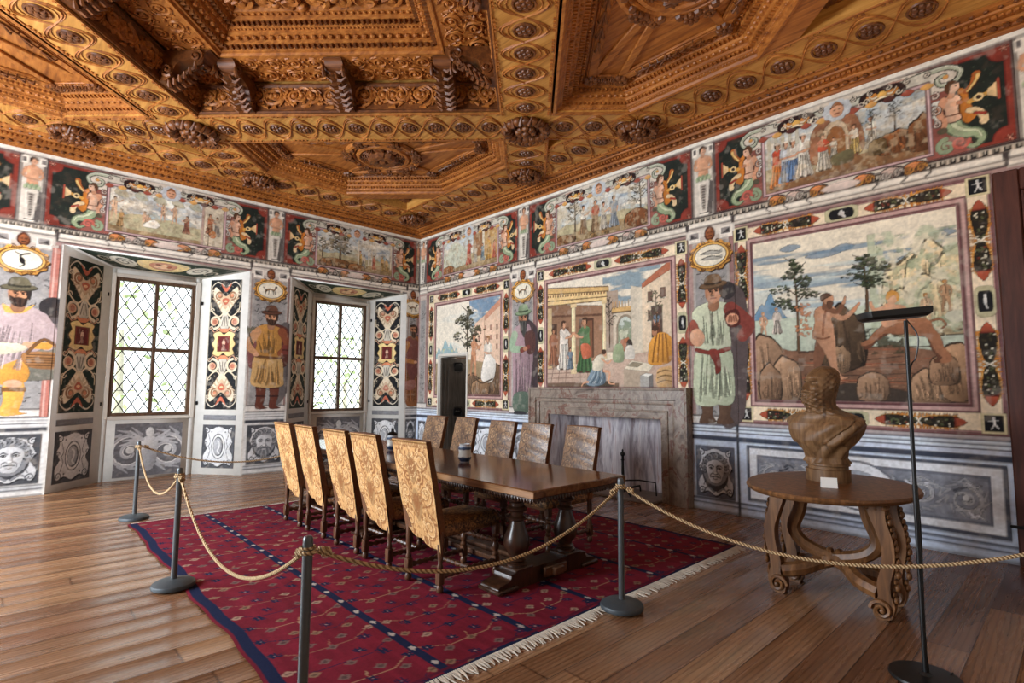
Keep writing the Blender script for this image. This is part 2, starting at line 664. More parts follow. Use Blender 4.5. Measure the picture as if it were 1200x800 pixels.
def person(c, u, z, h, top=RED, low=None, skin=FLE, hair=(80, 56, 40), face=1, nude=False, lean=0.0, arms='down', soft=1.0, walk=.06, headgear=None):
    """a small painted figure standing on z"""
    low = low or top
    f = face
    X = lambda a, b: (u + (a * f + lean * b) * h, z + b * h)
    out = tuple(v * .45 for v in low)
    if nude:
        for sx, k in ((-.03 - walk, .84), (.03 + walk, 1)):
            c.blob([X(-.055 + sx * .3, .5), X(.06 + sx * .3, .5), X(.045 + sx * .7, .27), X(.025 + sx, .03), X(.07 + sx, 0), X(-.03 + sx, 0), X(-.03 + sx * .9, .2)], tuple(v * k for v in skin), (-.6 * f, 0, .3))
        c.blob([X(-.09, .5), X(.09, .49), X(.085, .66), X(.1, .8), X(0, .85), X(-.1, .8), X(-.075, .64)], skin, (-.7 * f, .2, .3))
        c.curve([X(0, .56), X(.01, .7), X(0, .78)], .012 * h, tuple(v * .72 for v in skin))
    else:
        c.blob([X(-.1, .56), X(.1, .56), X(.13, .3), X(.17 + walk * .5, .02), X(0, -.01), X(-.16 - walk * .5, .02), X(-.12, .3)], low, (-.6 * f, .1, .4))
        for k in (-.08, -.02, .05, .1):
            c.curve([X(k * .6, .54), X(k * 1.1, .28), X(k * 1.5, .03)], .016 * h, tuple(v * .66 for v in low), .03 * h, alpha=.8)
            c.curve([X(k * .6 + .02, .54), X(k * 1.1 + .03, .28), X(k * 1.5 + .035, .04)], .01 * h, tuple(min(255, v * 1.18) for v in low), .012 * h, alpha=.7)
        c.ell(*X(-.06, .005), .05 * h, .018 * h, (90, 66, 50)); c.ell(*X(.1, .005), .05 * h, .018 * h, (90, 66, 50))
        c.blob([X(-.1, .53), X(.1, .53), X(.11, .7), X(.11, .8), X(0, .85), X(-.11, .8), X(-.1, .68)], top, (-.6 * f, .2, .35))
    A = {'down': [(.1, .78, .15, .62, .12, .47), (-.1, .78, -.14, .62, -.1, .48)],
         'fwd': [(.09, .77, .18, .68, .3, .74), (-.08, .77, .06, .64, .22, .66)],
         'up': [(.09, .78, .22, .8, .32, .92), (-.09, .78, -.16, .64, -.06, .55)],
         'cross': [(.1, .78, .12, .62, -.04, .6), (-.1, .78, -.12, .6, .05, .58)]}[arms]
    for a in A:
        sl = skin if nude else top
        c.curve([X(a[0], a[1]), X(a[2], a[3])], .07 * h, tuple(v * .92 for v in sl), .055 * h)
        c.curve([X(a[2], a[3]), X(a[4], a[5])], .05 * h, skin, .032 * h)
    c.line([X(0, .83), X(.01, .89)], .06 * h, tuple(v * .85 for v in skin))
    c.ell(*X(.015, .925), .052 * h, .068 * h, skin, grad=(-.7 * f, .2, .25))
    c.blob([X(-.055, .9), X(-.06, .98), X(.0, 1.005), X(.055, .98), X(.03, .955), X(-.02, .955), X(-.03, .88)], hair)
    c.ell(*X(.035, .93), .008 * h, .006 * h, (50, 34, 28))
    if headgear:
        c.ell(*X(.005, .985), .06 * h, .03 * h, headgear)


def mask_head(c, u, z, r, col=(188, 190, 194), dark=(72, 74, 80), beard=False, hair='curl'):
    """a grisaille head"""
    D = dark
    mid = tuple((a + b) / 2 for a, b in zip(col, dark))
    c.ell(u, z, r * 1.05, r * 1.25, mid)
    if hair == 'curl':
        for i in range(15):
            a = PI * (-.1 + 1.2 * i / 14)
            c.ell(u + r * .92 * math.cos(a), z + r * .2 + r * .98 * math.sin(a), r * .27, r * .24, (150, 152, 156) if i % 2 else (120, 122, 128))
            c.spiral(u + r * .92 * math.cos(a), z + r * .2 + r * .98 * math.sin(a), r * .2, 1.1, a, 1, r * .05, D)
    c.blob([(u - r * .72, z + r * .5), (u, z + r * .85), (u + r * .72, z + r * .5), (u + r * .7, z - r * .2), (u + r * .42, z - r * .88), (u, z - r * 1.05), (u - r * .42, z - r * .88), (u - r * .7, z - r * .2)], col, (-.8, .2, .28))
    for s_ in (-1, 1):
        c.curve([(u + s_ * r * .14, z + r * .3), (u + s_ * r * .35, z + r * .4), (u + s_ * r * .58, z + r * .28)], r * .09, D, r * .03)
        c.ell(u + s_ * r * .34, z + r * .16, r * .17, r * .09, mid)
        c.ell(u + s_ * r * .34, z + r * .15, r * .12, r * .06, (225, 226, 228))
        c.ell(u + s_ * r * .34, z + r * .16, r * .06, r * .065, (40, 42, 48))
        c.curve([(u + s_ * r * .17, z + r * .17), (u + s_ * r * .34, z + r * .25), (u + s_ * r * .52, z + r * .15)], r * .04, (50, 52, 58))
        c.curve([(u + s_ * r * .2, z - r * .22), (u + s_ * r * .4, z - r * .38), (u + s_ * r * .42, z - r * .6)], r * .05, mid)
    c.curve([(u + r * .1, z + r * .3), (u + r * .14, z - r * .1), (u + r * .2, z - r * .26), (u, z - r * .34), (u - r * .16, z - r * .26)], r * .06, mid)
    c.ell(u, z - r * .22, r * .13, r * .1, (210, 212, 214))
    c.curve([(u - r * .3, z - r * .54), (u, z - r * .5), (u + r * .3, z - r * .54)], r * .08, D)
    c.curve([(u - r * .18, z - r * .68), (u, z - r * .72), (u + r * .18, z - r * .68)], r * .05, mid)
    if beard:
        for i in range(9):
            a = -PI * (.08 + .84 * i / 8)
            c.curve([(u + r * .5 * math.cos(a), z - r * .45 + r * .3 * math.sin(a)), (u + r * .72 * math.cos(a), z - r * .5 + r * .95 * math.sin(a))], r * .2, (146, 148, 152) if i % 2 else (108, 110, 116), r * .06)
        c.curve([(u - r * .42, z - r * .5), (u, z - r * .42), (u + r * .42, z - r * .5)], r * .16, (120, 122, 128))


def strap_panel(c, u0, z0, u1, z1, inner='head', beard=False, ground=(78, 80, 86)):
    """grisaille strapwork cartouche in a dark rectangle"""
    w, h = u1 - u0, z1 - z0
    uc, zc = (u0 + u1) / 2, (z0 + z1) / 2
    c.rect(u0, z0, u1, z1, ground)
    c.fuzz(u0, z0, u1, z1, .25, .04, 5)
    pale, shade = (198, 200, 204), (132, 134, 140)
    X = lambda a, b: (uc + a * w / 2, zc + b * h / 2)
    S = [(-.8, .86), (-.5, .78), (0, .9), (.5, .78), (.8, .86), (.72, .5), (.86, .2), (.7, -.1), (.9, -.45), (.78, -.86), (.4, -.76), (0, -.92), (-.4, -.76), (-.78, -.86), (-.9, -.45), (-.7, -.1), (-.86, .2), (-.72, .5)]
    c.blob([X(a + .03, b - .04) for a, b in S], (44, 45, 50))
    c.blob([X(a, b) for a, b in S], pale, (-.5, .4, .16))
    for sx in (-1, 1):
        for sz in (-1, 1):
            c.spiral(*X(sx * .72, sz * .72), w * .09, 1.4, PI / 2 * sz, sx * sz, w * .022, (70, 72, 78))
            c.spiral(*X(sx * .8, sz * .12), w * .06, 1.2, 0, -sx, w * .018, (90, 92, 98))
            c.curve([X(sx * .62, sz * .55), X(sx * .5, sz * .2), X(sx * .62, sz * .0)], w * .014, shade)
    if inner == 'head':
        c.ell(uc, zc, w * .34, h * .38, (70, 72, 78))
        mask_head(c, uc, zc + h * .03, min(w, h) * .31, beard=beard)
        for sx in (-1, 1):
            c.curve([X(sx * .1, -.78), X(sx * .4, -.62), X(sx * .62, -.78)], w * .05, shade, w * .02)
    else:
        c.ell(uc, zc, w * .21, h * .29, (100, 102, 108))
        c.ell(uc, zc, w * .19, h * .27, (208, 210, 212))
        c.ell(uc, zc, w * .15, h * .22, (84, 86, 92))
        c.ell(uc - w * .015, zc, w * .13, h * .2, (158, 160, 166), grad=(-.6, .3, .3))
        c.curve([(uc - w * .03, zc + h * .13), (uc + w * .03, zc + h * .08), (uc + w * .02, zc - h * .04), (uc - w * .02, zc - h * .1), (uc + w * .04, zc - h * .16)], w * .05, (198, 200, 204))
        for sx in (-1, 1):
            for sz in (-1, 1):
                c.ell(*X(sx * .42, sz * .66), w * .02, w * .02, (90, 92, 98))


def relief_panel(c, u0, z0, u1, z1, seed=1, fig=True, n=None, ground=(112, 112, 118)):
    """grisaille frieze of foliage scrolls, with a winged half figure in the middle"""
    g = random.Random(seed)
    w, h = u1 - u0, z1 - z0
    c.rect(u0, z0, u1, z1, ground)
    c.fuzz(u0, z0, u1, z1, .3, .05, seed)
    uc, zc = (u0 + u1) / 2, (z0 + z1) / 2
    n = n or max(1, int(w / 2 / (h * .62)))
    for sx in (-1, 1):
        for k in range(n):
            cu = uc + sx * (w * .5) * ((k + .62) / (n + .12))
            r = h * .33
            c.spiral(cu, zc + (h * .06 if k % 2 else -h * .05), r, 1.8, PI / 2, sx * (1 if k % 2 else -1), h * .085, (176, 178, 184), h * .04)
            c.spiral(cu - .006, zc + (h * .06 if k % 2 else -h * .05), r * .93, 1.6, PI / 2, sx * (1 if k % 2 else -1), h * .025, (220, 221, 224), h * .02)
            for i in range(12):
                a = 2 * PI * i / 12
                p = (cu + r * math.cos(a), zc + r * math.sin(a))
                q = (cu + r * 1.35 * math.cos(a + .5), zc + r * 1.3 * math.sin(a + .5))
                c.curve([p, q], h * .07, (164, 166, 172), h * .02)
            c.ell(cu, zc, h * .07, h * .07, (206, 208, 210))
    if fig:
        c.blob([(uc - h * .1, zc - h * .05), (uc + h * .1, zc - h * .05), (uc + h * .14, zc + h * .18), (uc, zc + h * .26), (uc - h * .14, zc + h * .18)], (196, 198, 202), (-.7, .2, .3))
        c.blob([(uc - h * .12, zc - h * .02), (uc + h * .12, zc - h * .02), (uc + h * .1, zc - h * .3), (uc, zc - h * .42), (uc - h * .1, zc - h * .3)], (164, 166, 172), (-.7, .2, .35))
        c.ell(uc, zc + h * .33, h * .07, h * .09, (206, 208, 210), grad=(-.6, 0, .25))
        for sx in (-1, 1):
            for k in range(4):
                c.curve([(uc + sx * h * .12, zc + h * .2), (uc + sx * h * (.32 + .05 * k), zc + h * (.36 - .09 * k))], h * .07, (186, 188, 194), h * .03)


def lines_h(c, u0, u1, spec):
    for z0, z1, col in spec:
        c.rect(u0, z0, u1, z1, col)


def cornice_band(c, u0, u1, proj=()):
    """painted cornice between frieze and pictures, z 3.64 .. 3.87"""
    lines_h(c, u0, u1, [(3.60, 3.88, (214, 206, 194)), (3.855, 3.88, (70, 60, 60)), (3.80, 3.848, (200, 188, 172)), (3.785, 3.80, (56, 48, 50)),
                        (3.72, 3.775, (224, 218, 208)), (3.708, 3.722, (96, 84, 84)), (3.67, 3.70, (206, 198, 188)), (3.652, 3.668, (84, 70, 72)), (3.60, 3.65, (166, 138, 134))])
    u = u0
    while u < u1:                                  # running key pattern
        c.rect(u, 3.806, u + .052, 3.846, (24, 20, 22)); c.rect(u + .018, 3.822, u + .034, 3.846, (206, 198, 184))
        u += .08
    for a, b in proj:                              # painted breaks over the pilasters
        lines_h(c, a, b, [(3.74, 3.80, (226, 220, 210)), (3.69, 3.74, (196, 188, 180)), (3.725, 3.738, (90, 80, 80)), (3.64, 3.69, (218, 212, 202)), (3.655, 3.662, (130, 118, 116))])
        for e in (a, b):
            c.poly([(e - .03, 3.80), (e + .03, 3.80), (e + .012, 3.66), (e - .012, 3.66)], (78, 70, 70))


def herm(c, u0, u1, z0=3.87, z1=4.86, face=1):
    w = u1 - u0; uc = (u0 + u1) / 2; h = z1 - z0
    c.rect(u0, z0, u1, z1, (206, 200, 190))
    c.rect(u0, z0, u0 + .025, z1, (150, 142, 136)); c.rect(u1 - .03, z0, u1, z1, (120, 112, 108))
    c.rect(uc - w * .48, z0 + h * .86, uc - w * .22, z0 + h * .98, (226, 220, 210)); c.rect(uc + w * .22, z0 + h * .86, uc + w * .48, z0 + h * .98, (226, 220, 210))
    c.rect(uc + w * .3, z0 + h * .9, uc + w * .44, z0 + h * .96, (110, 104, 104)); c.rect(uc - w * .42, z0 + h * .9, uc - w * .3, z0 + h * .96, (110, 104, 104))
    X = lambda a, b: (uc + a * w * face, z0 + b * h)
    c.poly([X(.26, .5), X(.42, .46), X(.36, .02), X(.12, .02)], (96, 90, 88))
    c.poly([X(-.28, .48), X(.28, .48), X(.14, .04), X(-.14, .04)], (216, 210, 200), (-.7, 0, .2))
    c.poly([X(-.16, .45), X(.16, .45), X(.07, .08), X(-.07, .08)], (186, 178, 168))
    for k in range(9):
        c.ell(*X(0, .42 - .038 * k), w * (.1 - .006 * k), h * .011, (98, 88, 84))
    c.rect(uc - w * .2, z0, uc + w * .2, z0 + h * .05, (224, 218, 208)); c.line([X(-.2, .05), X(.2, .05)], .008, (90, 82, 80))
    c.blob([X(-.2, .56), X(.2, .56), X(.22, .68), X(.33, .79), X(.2, .84), X(0, .86), X(-.2, .84), X(-.33, .79), X(-.22, .68)], FLE, (-.8, .2, .28))
    for s_ in (-1, 1):
        c.curve([X(s_ * .3, .8), X(s_ * .37, .7), X(s_ * .26, .665)], w * .13, (196, 148, 116), w * .1)
    c.curve([X(-.3, .68), X(0, .7), X(.18, .72)], w * .12, FLE, w * .08); c.curve([X(.3, .66), X(0, .685), X(-.16, .73)], w * .11, (214, 168, 136), w * .08)
    c.line([X(-.24, .655), X(.24, .655)], .008, (130, 86, 66))
    for k in range(7):
        c.ell(*X(-.26 + .087 * k, .53 + (.02 if k % 2 else 0)), w * .085, h * .035, (132, 150, 118) if k % 2 else (168, 180, 150), grad=(-.5, .5, .3))
    c.line([X(0, .85), X(0, .89)], w * .17, (186, 138, 108))
    c.ell(*X(.02, .925), w * .14, h * .055, FLE, grad=(-.6, 0, .25))
    c.blob([X(-.15, .9), X(-.15, .96), X(.02, .99), X(.17, .96), X(.16, .93), X(.05, .955), X(-.06, .95), X(-.11, .89)], (74, 52, 40))
    c.ell(*X(.06, .93), w * .02, h * .008, (60, 40, 34)); c.line([X(0, .9), X(.07, .9)], .006, (130, 70, 60))


def mermaid(c, u, z, h, f):
    """winged figure with a fish tail, facing direction f, gold scroll with horn outside"""
    X = lambda a, b: (u + a * f * h * .84, z + b * h)
    FLE = (206, 170, 146)
    # gold grotesque with horn, outward
    c.blob([X(.1, .84), X(.2, .8), X(.24, .6), X(.32, .42), X(.2, .32), X(.12, .4), X(.1, .55)], (190, 120, 40), (.6, .3, .3))
    c.curve([X(.2, .78), X(.3, .88), X(.34, .99)], .06 * h, (176, 100, 40), .1 * h)
    c.curve([X(.22, .78), X(.33, .9), X(.36, .97)], .03 * h, (224, 190, 120), .05 * h)
    c.curve([X(.24, .62), X(.4, .66), X(.5, .68)], .07 * h, GLD, .05 * h)
    c.poly([X(.46, .64), X(.6, .56), X(.6, .82), X(.46, .72)], (214, 186, 140), (.4, .5, .3))
    c.line([X(.6, .55), X(.6, .83)], .03 * h, (170, 80, 56))
    c.ell(*X(.35, .65), .06 * h, .055 * h, (226, 202, 150)); c.ell(*X(.35, .65), .028 * h, .026 * h, (70, 50, 40))
    c.curve([X(.22, .5), X(.33, .46), X(.4, .36), X(.4, .3)], .08 * h, (214, 190, 150), .1 * h)
    c.curve([X(.3, .44), X(.42, .4)], .04 * h, (160, 60, 44))
    # tail
    tail = [X(-.02, .44), X(.03, .3), X(.16, .2), X(.3, .16), X(.36, .06), X(.26, -.02), X(.14, .02)]
    c.curve(tail, .24 * h, (88, 104, 82), .05 * h); c.curve(tail, .2 * h, (148, 164, 132), .03 * h)
    c.curve([(p[0], p[1] + .03 * h) for p in tail[:-2]], .07 * h, (190, 198, 168), .02 * h)
    c.spiral(*X(-.1, .06), .11 * h, 1.5, PI / 2, f, .07 * h, (140, 156, 128)); c.spiral(*X(.08, .08), .1 * h, 1.3, 0, -f, .05 * h, (190, 104, 90))
    # wing
    for k in range(4):
        c.curve([X(-.06, .72), X(-.2, .74 - .05 * k), X(-.3 + .03 * k, .72 - .09 * k)], .07 * h, (206, 206, 200), .04 * h)
        c.curve([X(-.08, .7), X(-.22, .71 - .05 * k)], .012 * h, (120, 120, 118))
    c.blob([X(-.12, .4), X(.12, .4), X(.09, .56), X(.14, .7), X(.08, .79), X(-.08, .79), X(-.14, .7), X(-.1, .55)], (84, 60, 50)); c.blob([X(-.1, .41), X(.11, .41), X(.08, .56), X(.125, .7), X(.07, .78), X(-.07, .78), X(-.12, .69), X(-.085, .55)], FLE, (.8 * f, .2, .4))
    c.curve([X(-.1, .74), X(-.17, .58), X(-.1, .42), X(-.14, .32)], .1 * h, (198, 148, 118), .06 * h)
    c.ell(*X(.04, .655), .05 * h, .035 * h, (218, 172, 142)); c.ell(*X(.11, .65), .035 * h, .03 * h, (180, 128, 100))
    c.line([X(-.1, .5), X(.12, .49)], .012 * h, (140, 92, 70))
    c.line([X(0, .78), X(.02, .85)], .08 * h, (190, 142, 112))
    c.ell(*X(.04, .9), .07 * h, .085 * h, FLE, grad=(.6 * f, 0, .25))
    c.blob([X(-.04, .82), X(-.08, .92), X(-.02, 1.0), X(.07, .99), X(.1, .94), X(.02, .95), X(-.01, .88)], (96, 64, 40))
    c.ell(*X(.075, .91), .012 * h, .01 * h, (60, 40, 34))
    c.ell(*X(-.14, .3), .06 * h, .045 * h, (90, 84, 66))


def leafmask(c, u, z, w, f, dark=True):
    """the gold and white grotesque mask beside the cherub"""
    if dark:
        c.blob([(u - w, z + w * .3), (u, z + w * .48), (u + w, z + w * .3), (u + w, z - w * .3), (u, z - w * .4), (u - w, z - w * .3)], (52, 30, 28))
    for s_ in (-1, 1):
        c.blob([(u + s_ * w * .1, z - w * .2), (u + s_ * w * .45, z - w * .3), (u + s_ * w * .8, z + w * .1), (u + s_ * w * .55, z + w * .16), (u + s_ * w * .3, z + w * .2)], (196, 132, 54), (-.4, .5, .4)); c.curve([(u + s_ * w * .15, z), (u + s_ * w * .45, z - w * .08), (u + s_ * w * .7, z + w * .22)], w * .14, (224, 212, 188), w * .05); c.spiral(u + s_ * w * .78, z - w * .12, w * .16, 1.2, 0, -s_, w * .09, (216, 206, 186))
    c.ell(u, z, w * .24, w * .2, (220, 176, 92), grad=(-.5, .4, .3))
    c.curve([(u - w * .5, z - w * .3), (u, z - w * .16), (u + w * .5, z - w * .3)], w * .13, (226, 212, 184))


def frieze(c, u0, u1, pu0, pu1, scene, z0=3.87, z1=4.86):
    """one bay of the frieze: red border, dark notched field, mermaids, strapwork, landscape"""
    c.rect(u0, z0, u1, z1, (136, 58, 44))
    c.rect(u0, z1 - .03, u1, z1, (120, 96, 92)); c.rect(u0, z0, u1, z0 + .02, (100, 60, 52))
    c.rect(u0, z0, u0 + .018, z1, (96, 78, 76)); c.rect(u1 - .018, z0, u1, z1, (96, 78, 76))
    m = .06; R = .12
    a, b, p, q = u0 + m, u1 - m, z0 + m * .8, z1 - m
    pts = []
    for cu, cz, t0 in ((a, p, 0), (b, p, 1), (b, q, 2), (a, q, 3)):
        for i in range(7):
            ang = PI / 2 * (1 - i / 6) + PI / 2 * t0
            pts.append((cu + R * math.cos(ang), cz + R * math.sin(ang)))
    c.poly(pts, (112, 40, 32)); 
    c.poly([(x + (.008 if x < (a + b) / 2 else -.008), y + (.008 if y < (p + q) / 2 else -.008)) for x, y in pts], (40, 46, 40))
    c.fuzz(u0, z0, u1, z1, .35, .12, int(u0 * 100) & 255)
    g = random.Random(int(abs(u0) * 77))
    for cu in (a, b):
        for cz in (p, q):
            for k in range(6):
                an = k * PI / 3
                c.line([(cu, cz), (cu + .035 * math.cos(an), cz + .035 * math.sin(an))], .008, (206, 150, 130))
        for k in range(40):
            x = (cu + .08 + g.random() * (pu0 - u0 - .3)) if cu == a else (cu - .08 - g.random() * (u1 - pu1 - .3))
            c.ell(x, z0 + .15 + g.random() * .7, .012, .006, (70, 84, 66), g.random() * 3)
    fz0, fz1 = z0 + .02, z1 - .2
    c.blob([(pu0 - .12, z0 + .02), (pu0 - .16, z0 + .3), (pu0 - .08, z0 + .55), (pu0 - .2, z1 - .05), (pu1 + .2, z1 - .05), (pu1 + .08, z0 + .55), (pu1 + .16, z0 + .3), (pu1 + .12, z0 + .02)], (110, 92, 86), n=4)
    c.blob([(pu0 - .1, z0 + .02), (pu0 - .14, z0 + .3), (pu0 - .06, z0 + .55), (pu0 - .18, z1 - .04), (pu1 + .18, z1 - .04), (pu1 + .06, z0 + .55), (pu1 + .14, z0 + .3), (pu1 + .1, z0 + .02)], (204, 196, 184), n=4)
    # grey-green volutes and top strap
    pc = (pu0 + pu1) / 2
    for f, e in ((-1, pu0), (1, pu1)):
        vol = [(e - f * .34, z1 - .2), (e - f * .22, z1 - .15), (e - f * .12, z1 - .075), (e + f * .06, z1 - .06), (e + f * .2, z1 - .07), (e + f * .285, z1 - .14), (e + f * .24, z1 - .23), (e + f * .13, z1 - .235), (e + f * .1, z1 - .165), (e + f * .16, z1 - .135)]
        c.rect(min(e, e + f * .24), z0 + .1, max(e, e + f * .24), z1 - .3, (136, 82, 72))
        c.blob([(e, z0), (e + f * .3, z0), (e + f * .33, z0 + .12), (e + f * .2, z0 + .2), (e, z0 + .24)], (150, 92, 82))
        c.blob([(e - f * .4, z1 - .04), (e - f * .1, z1 - .05), (e, z1 - .18), (e - f * .12, z1 - .24), (e - f * .4, z1 - .2)], (190, 150, 136))
        c.ell(e - f * .12, z1 - .14, .05, .04, (226, 206, 180)); c.ell(e - f * .12, z1 - .14, .022, .018, (70, 50, 46))
        c.curve(vol, .074, (62, 62, 54), .04); c.curve(vol, .058, (172, 180, 160), .026); c.curve([(p[0], p[1] + .012) for p in vol], .018, (212, 214, 198), .008); c.ell(e + f * .17, z1 - .16, .026, .022, (200, 150, 84))
        mermaid(c, e + f * .2, z0 + .07, .70, f)
    c.rect(pu0 - .05, z1 - .19, pu1 + .05, z1 - .05, (196, 192, 180)); c.rect(pu0 + .3, z1 - .16, pu1 - .3, z1 - .07, (186, 186, 174)); c.line([(pu0 + .3, z1 - .07), (pu1 - .3, z1 - .07)], .01, (80, 76, 70)); c.line([(pu0 + .3, z1 - .16), (pu1 - .3, z1 - .16)], .01, (110, 90, 86))
    # picture frame
    c.rect(pu0 - .045, fz0 + .03, pu1 + .045, fz1 + .05, (120, 92, 94)); c.rect(pu0 - .035, fz0 + .04, pu1 + .035, fz1 + .04, (196, 168, 170)); c.rect(pu0 - .01, fz0 + .06, pu1 + .01, fz1 + .012, (136, 104, 106))
    scene(c, pu0, fz0 + .07, pu1, fz1)
    for f in (-1, 1):
        leafmask(c, pc + f * (pu1 - pu0) * .27, z1 - .125, .19, f)
        c.spiral(pc + f * (pu1 - pu0) * .4, z1 - .2, .04, 1.4, 0, f, .016, (214, 206, 190)); c.spiral(pc + f * (pu1 - pu0) * .15, z1 - .17, .05, 1.4, 0, -f, .018, (214, 206, 190))
    for k in range(11):
        t = (k + .5) / 11; uu = pu0 - .1 + (pu1 - pu0 + .2) * t
        if abs(uu - pc) < .16: continue
        dn = 1 if k % 2 else -1
        c.spiral(uu, z1 - .075, .034, 1.3, PI / 2, dn, .02, (92, 78, 74), .014); c.spiral(uu, z1 - .072, .032, 1.2, PI / 2, dn, .012, (216, 208, 194), .009)
        c.blob([(uu - .06, z1 - .2), (uu, z1 - .165), (uu + .06, z1 - .2), (uu, z1 - .235)], ((160, 84, 66), (206, 160, 92), (92, 52, 46))[k % 3], (-.4, .5, .3))
    for f, e in ((-1, pu0), (1, pu1)):
        for zz, r_ in ((z0 + .5, .05), (z0 + .36, .04), (z0 + .66, .04)):
            c.spiral(e + f * .075, zz, r_, 1.3, PI / 2, -f, .022, (96, 80, 76), .014); c.spiral(e + f * .073, zz + .003, r_ * .95, 1.2, PI / 2, -f, .013, (216, 200, 190), .01)
    # cherub in a cloudy oval
    for k in range(10):
        an = 2 * PI * k / 10
        c.ell(pc + .1 * math.cos(an), z1 - .13 + .085 * math.sin(an), .05, .042, (186, 192, 198), grad=(-.4, .5, .2))
    c.ell(pc, z1 - .13, .07, .08, FLE, grad=(-.6, .2, .25)); c.blob([(pc - .07, z1 - .1), (pc, z1 - .03), (pc + .07, z1 - .1), (pc, z1 - .075)], (150, 96, 54))
    c.ell(pc - .025, z1 - .125, .009, .007, DRK); c.ell(pc + .025, z1 - .125, .009, .007, DRK); c.line([(pc - .02, z1 - .17), (pc + .02, z1 - .17)], .008, (150, 70, 60))


def bottom_scrolls(c, pu0, pu1):
    """strapwork that hangs over the painted cornice below a frieze picture"""
    pc = (pu0 + pu1) / 2
    for t in (-.85, -.6, -.28, .28, .6, .85):
        u = pc + t * (pu1 - pu0) / 2
        gold = abs(t) in (.28, .85)
        col = (206, 148, 66) if gold else (206, 198, 188)
        f = 1 if t > 0 else -1
        c.blob([(u - .1, 3.875), (u - .03, 3.915), (u + .08, 3.9), (u + .11, 3.86), (u + .05, 3.8), (u - .06, 3.8)], (70, 54, 50)); c.blob([(u - .09, 3.875), (u - .03, 3.905), (u + .07, 3.89), (u + .095, 3.86), (u + .04, 3.815), (u - .05, 3.81)], (196, 128, 76) if gold else (190, 168, 158), (-.3, .7, .35))
        for s_ in (-1, 1):
            c.spiral(u + s_ * .055, 3.835, .048, 1.4, 0, s_, .026, (64, 50, 46), .018); c.spiral(u + s_ * .055, 3.838, .045, 1.3, 0, s_, .015, col, .01)
        c.curve([(u + f * .08, 3.81), (u + f * .13, 3.77), (u + f * .08, 3.73), (u + f * .1, 3.7)], .016, (74, 64, 62), .006)
    c.blob([(pc - .2, 3.85), (pc, 3.9), (pc + .2, 3.85), (pc + .1, 3.8), (pc - .1, 3.8)], (206, 190, 182), (0, .6, .25))


def sky_land(c, u0, z0, u1, z1, seed, hills=True, ground=(148, 122, 84), hor=.42):
    c.vgrad(u0, z0, u1, z1, (216, 208, 192), (190, 200, 206))
    c.fuzz(u0, z0 + (z1 - z0) * .4, u1, z1, .7, (.35, .1), seed, (132, 150, 168), .56)
    c.fuzz(u0, z0 + (z1 - z0) * .35, u1, z1, .8, (.4, .12), seed + 3, (232, 226, 212), .5)
    g = random.Random(seed)
    zz = z0 + (z1 - z0) * hor
    if hills:
        for k in range(5):
            u = u0 + (u1 - u0) * (k + g.random()) / 5
            w = (u1 - u0) * g.uniform(.08, .18)
            h = (z1 - z0) * g.uniform(.08, .22)
            c.blob([(u - w, zz - .02), (u - w * .3, zz + h * .8), (u, zz + h), (u + w * .4, zz + h * .6), (u + w, zz - .02)], g.choice([(166, 180, 184), (186, 188, 170), (150, 170, 176)]), (-.4, .6, .15), .85)
    pts = [(u0, z0)] + [(u0 + (u1 - u0) * k / 8, zz + (z1 - z0) * g.uniform(-.06, .06)) for k in range(9)] + [(u1, z0)]
    c.poly(pts, (176, 168, 136))
    pts = [(u0, z0)] + [(u0 + (u1 - u0) * k / 8, z0 + (z1 - z0) * (.22 + g.uniform(-.07, .07))) for k in range(9)] + [(u1, z0)]
    c.poly(pts, ground, (0, .8, .25))
    c.fuzz(u0, z0, u1, z0 + (z1 - z0) * hor, .3, .08, seed + 9)


def clip(c, u0, z0, u1, z1, fn):
    """run fn on a copy of the rectangle only, so that nothing spills over its border"""
    r = c.reg(u0, z0, u1 - c.res * 2, z1 - c.res * 2)
    keep = c.a.copy()
    fn()
    new = c.a[r[0]].copy()
    c.a = keep
    c.a[r[0]] = new
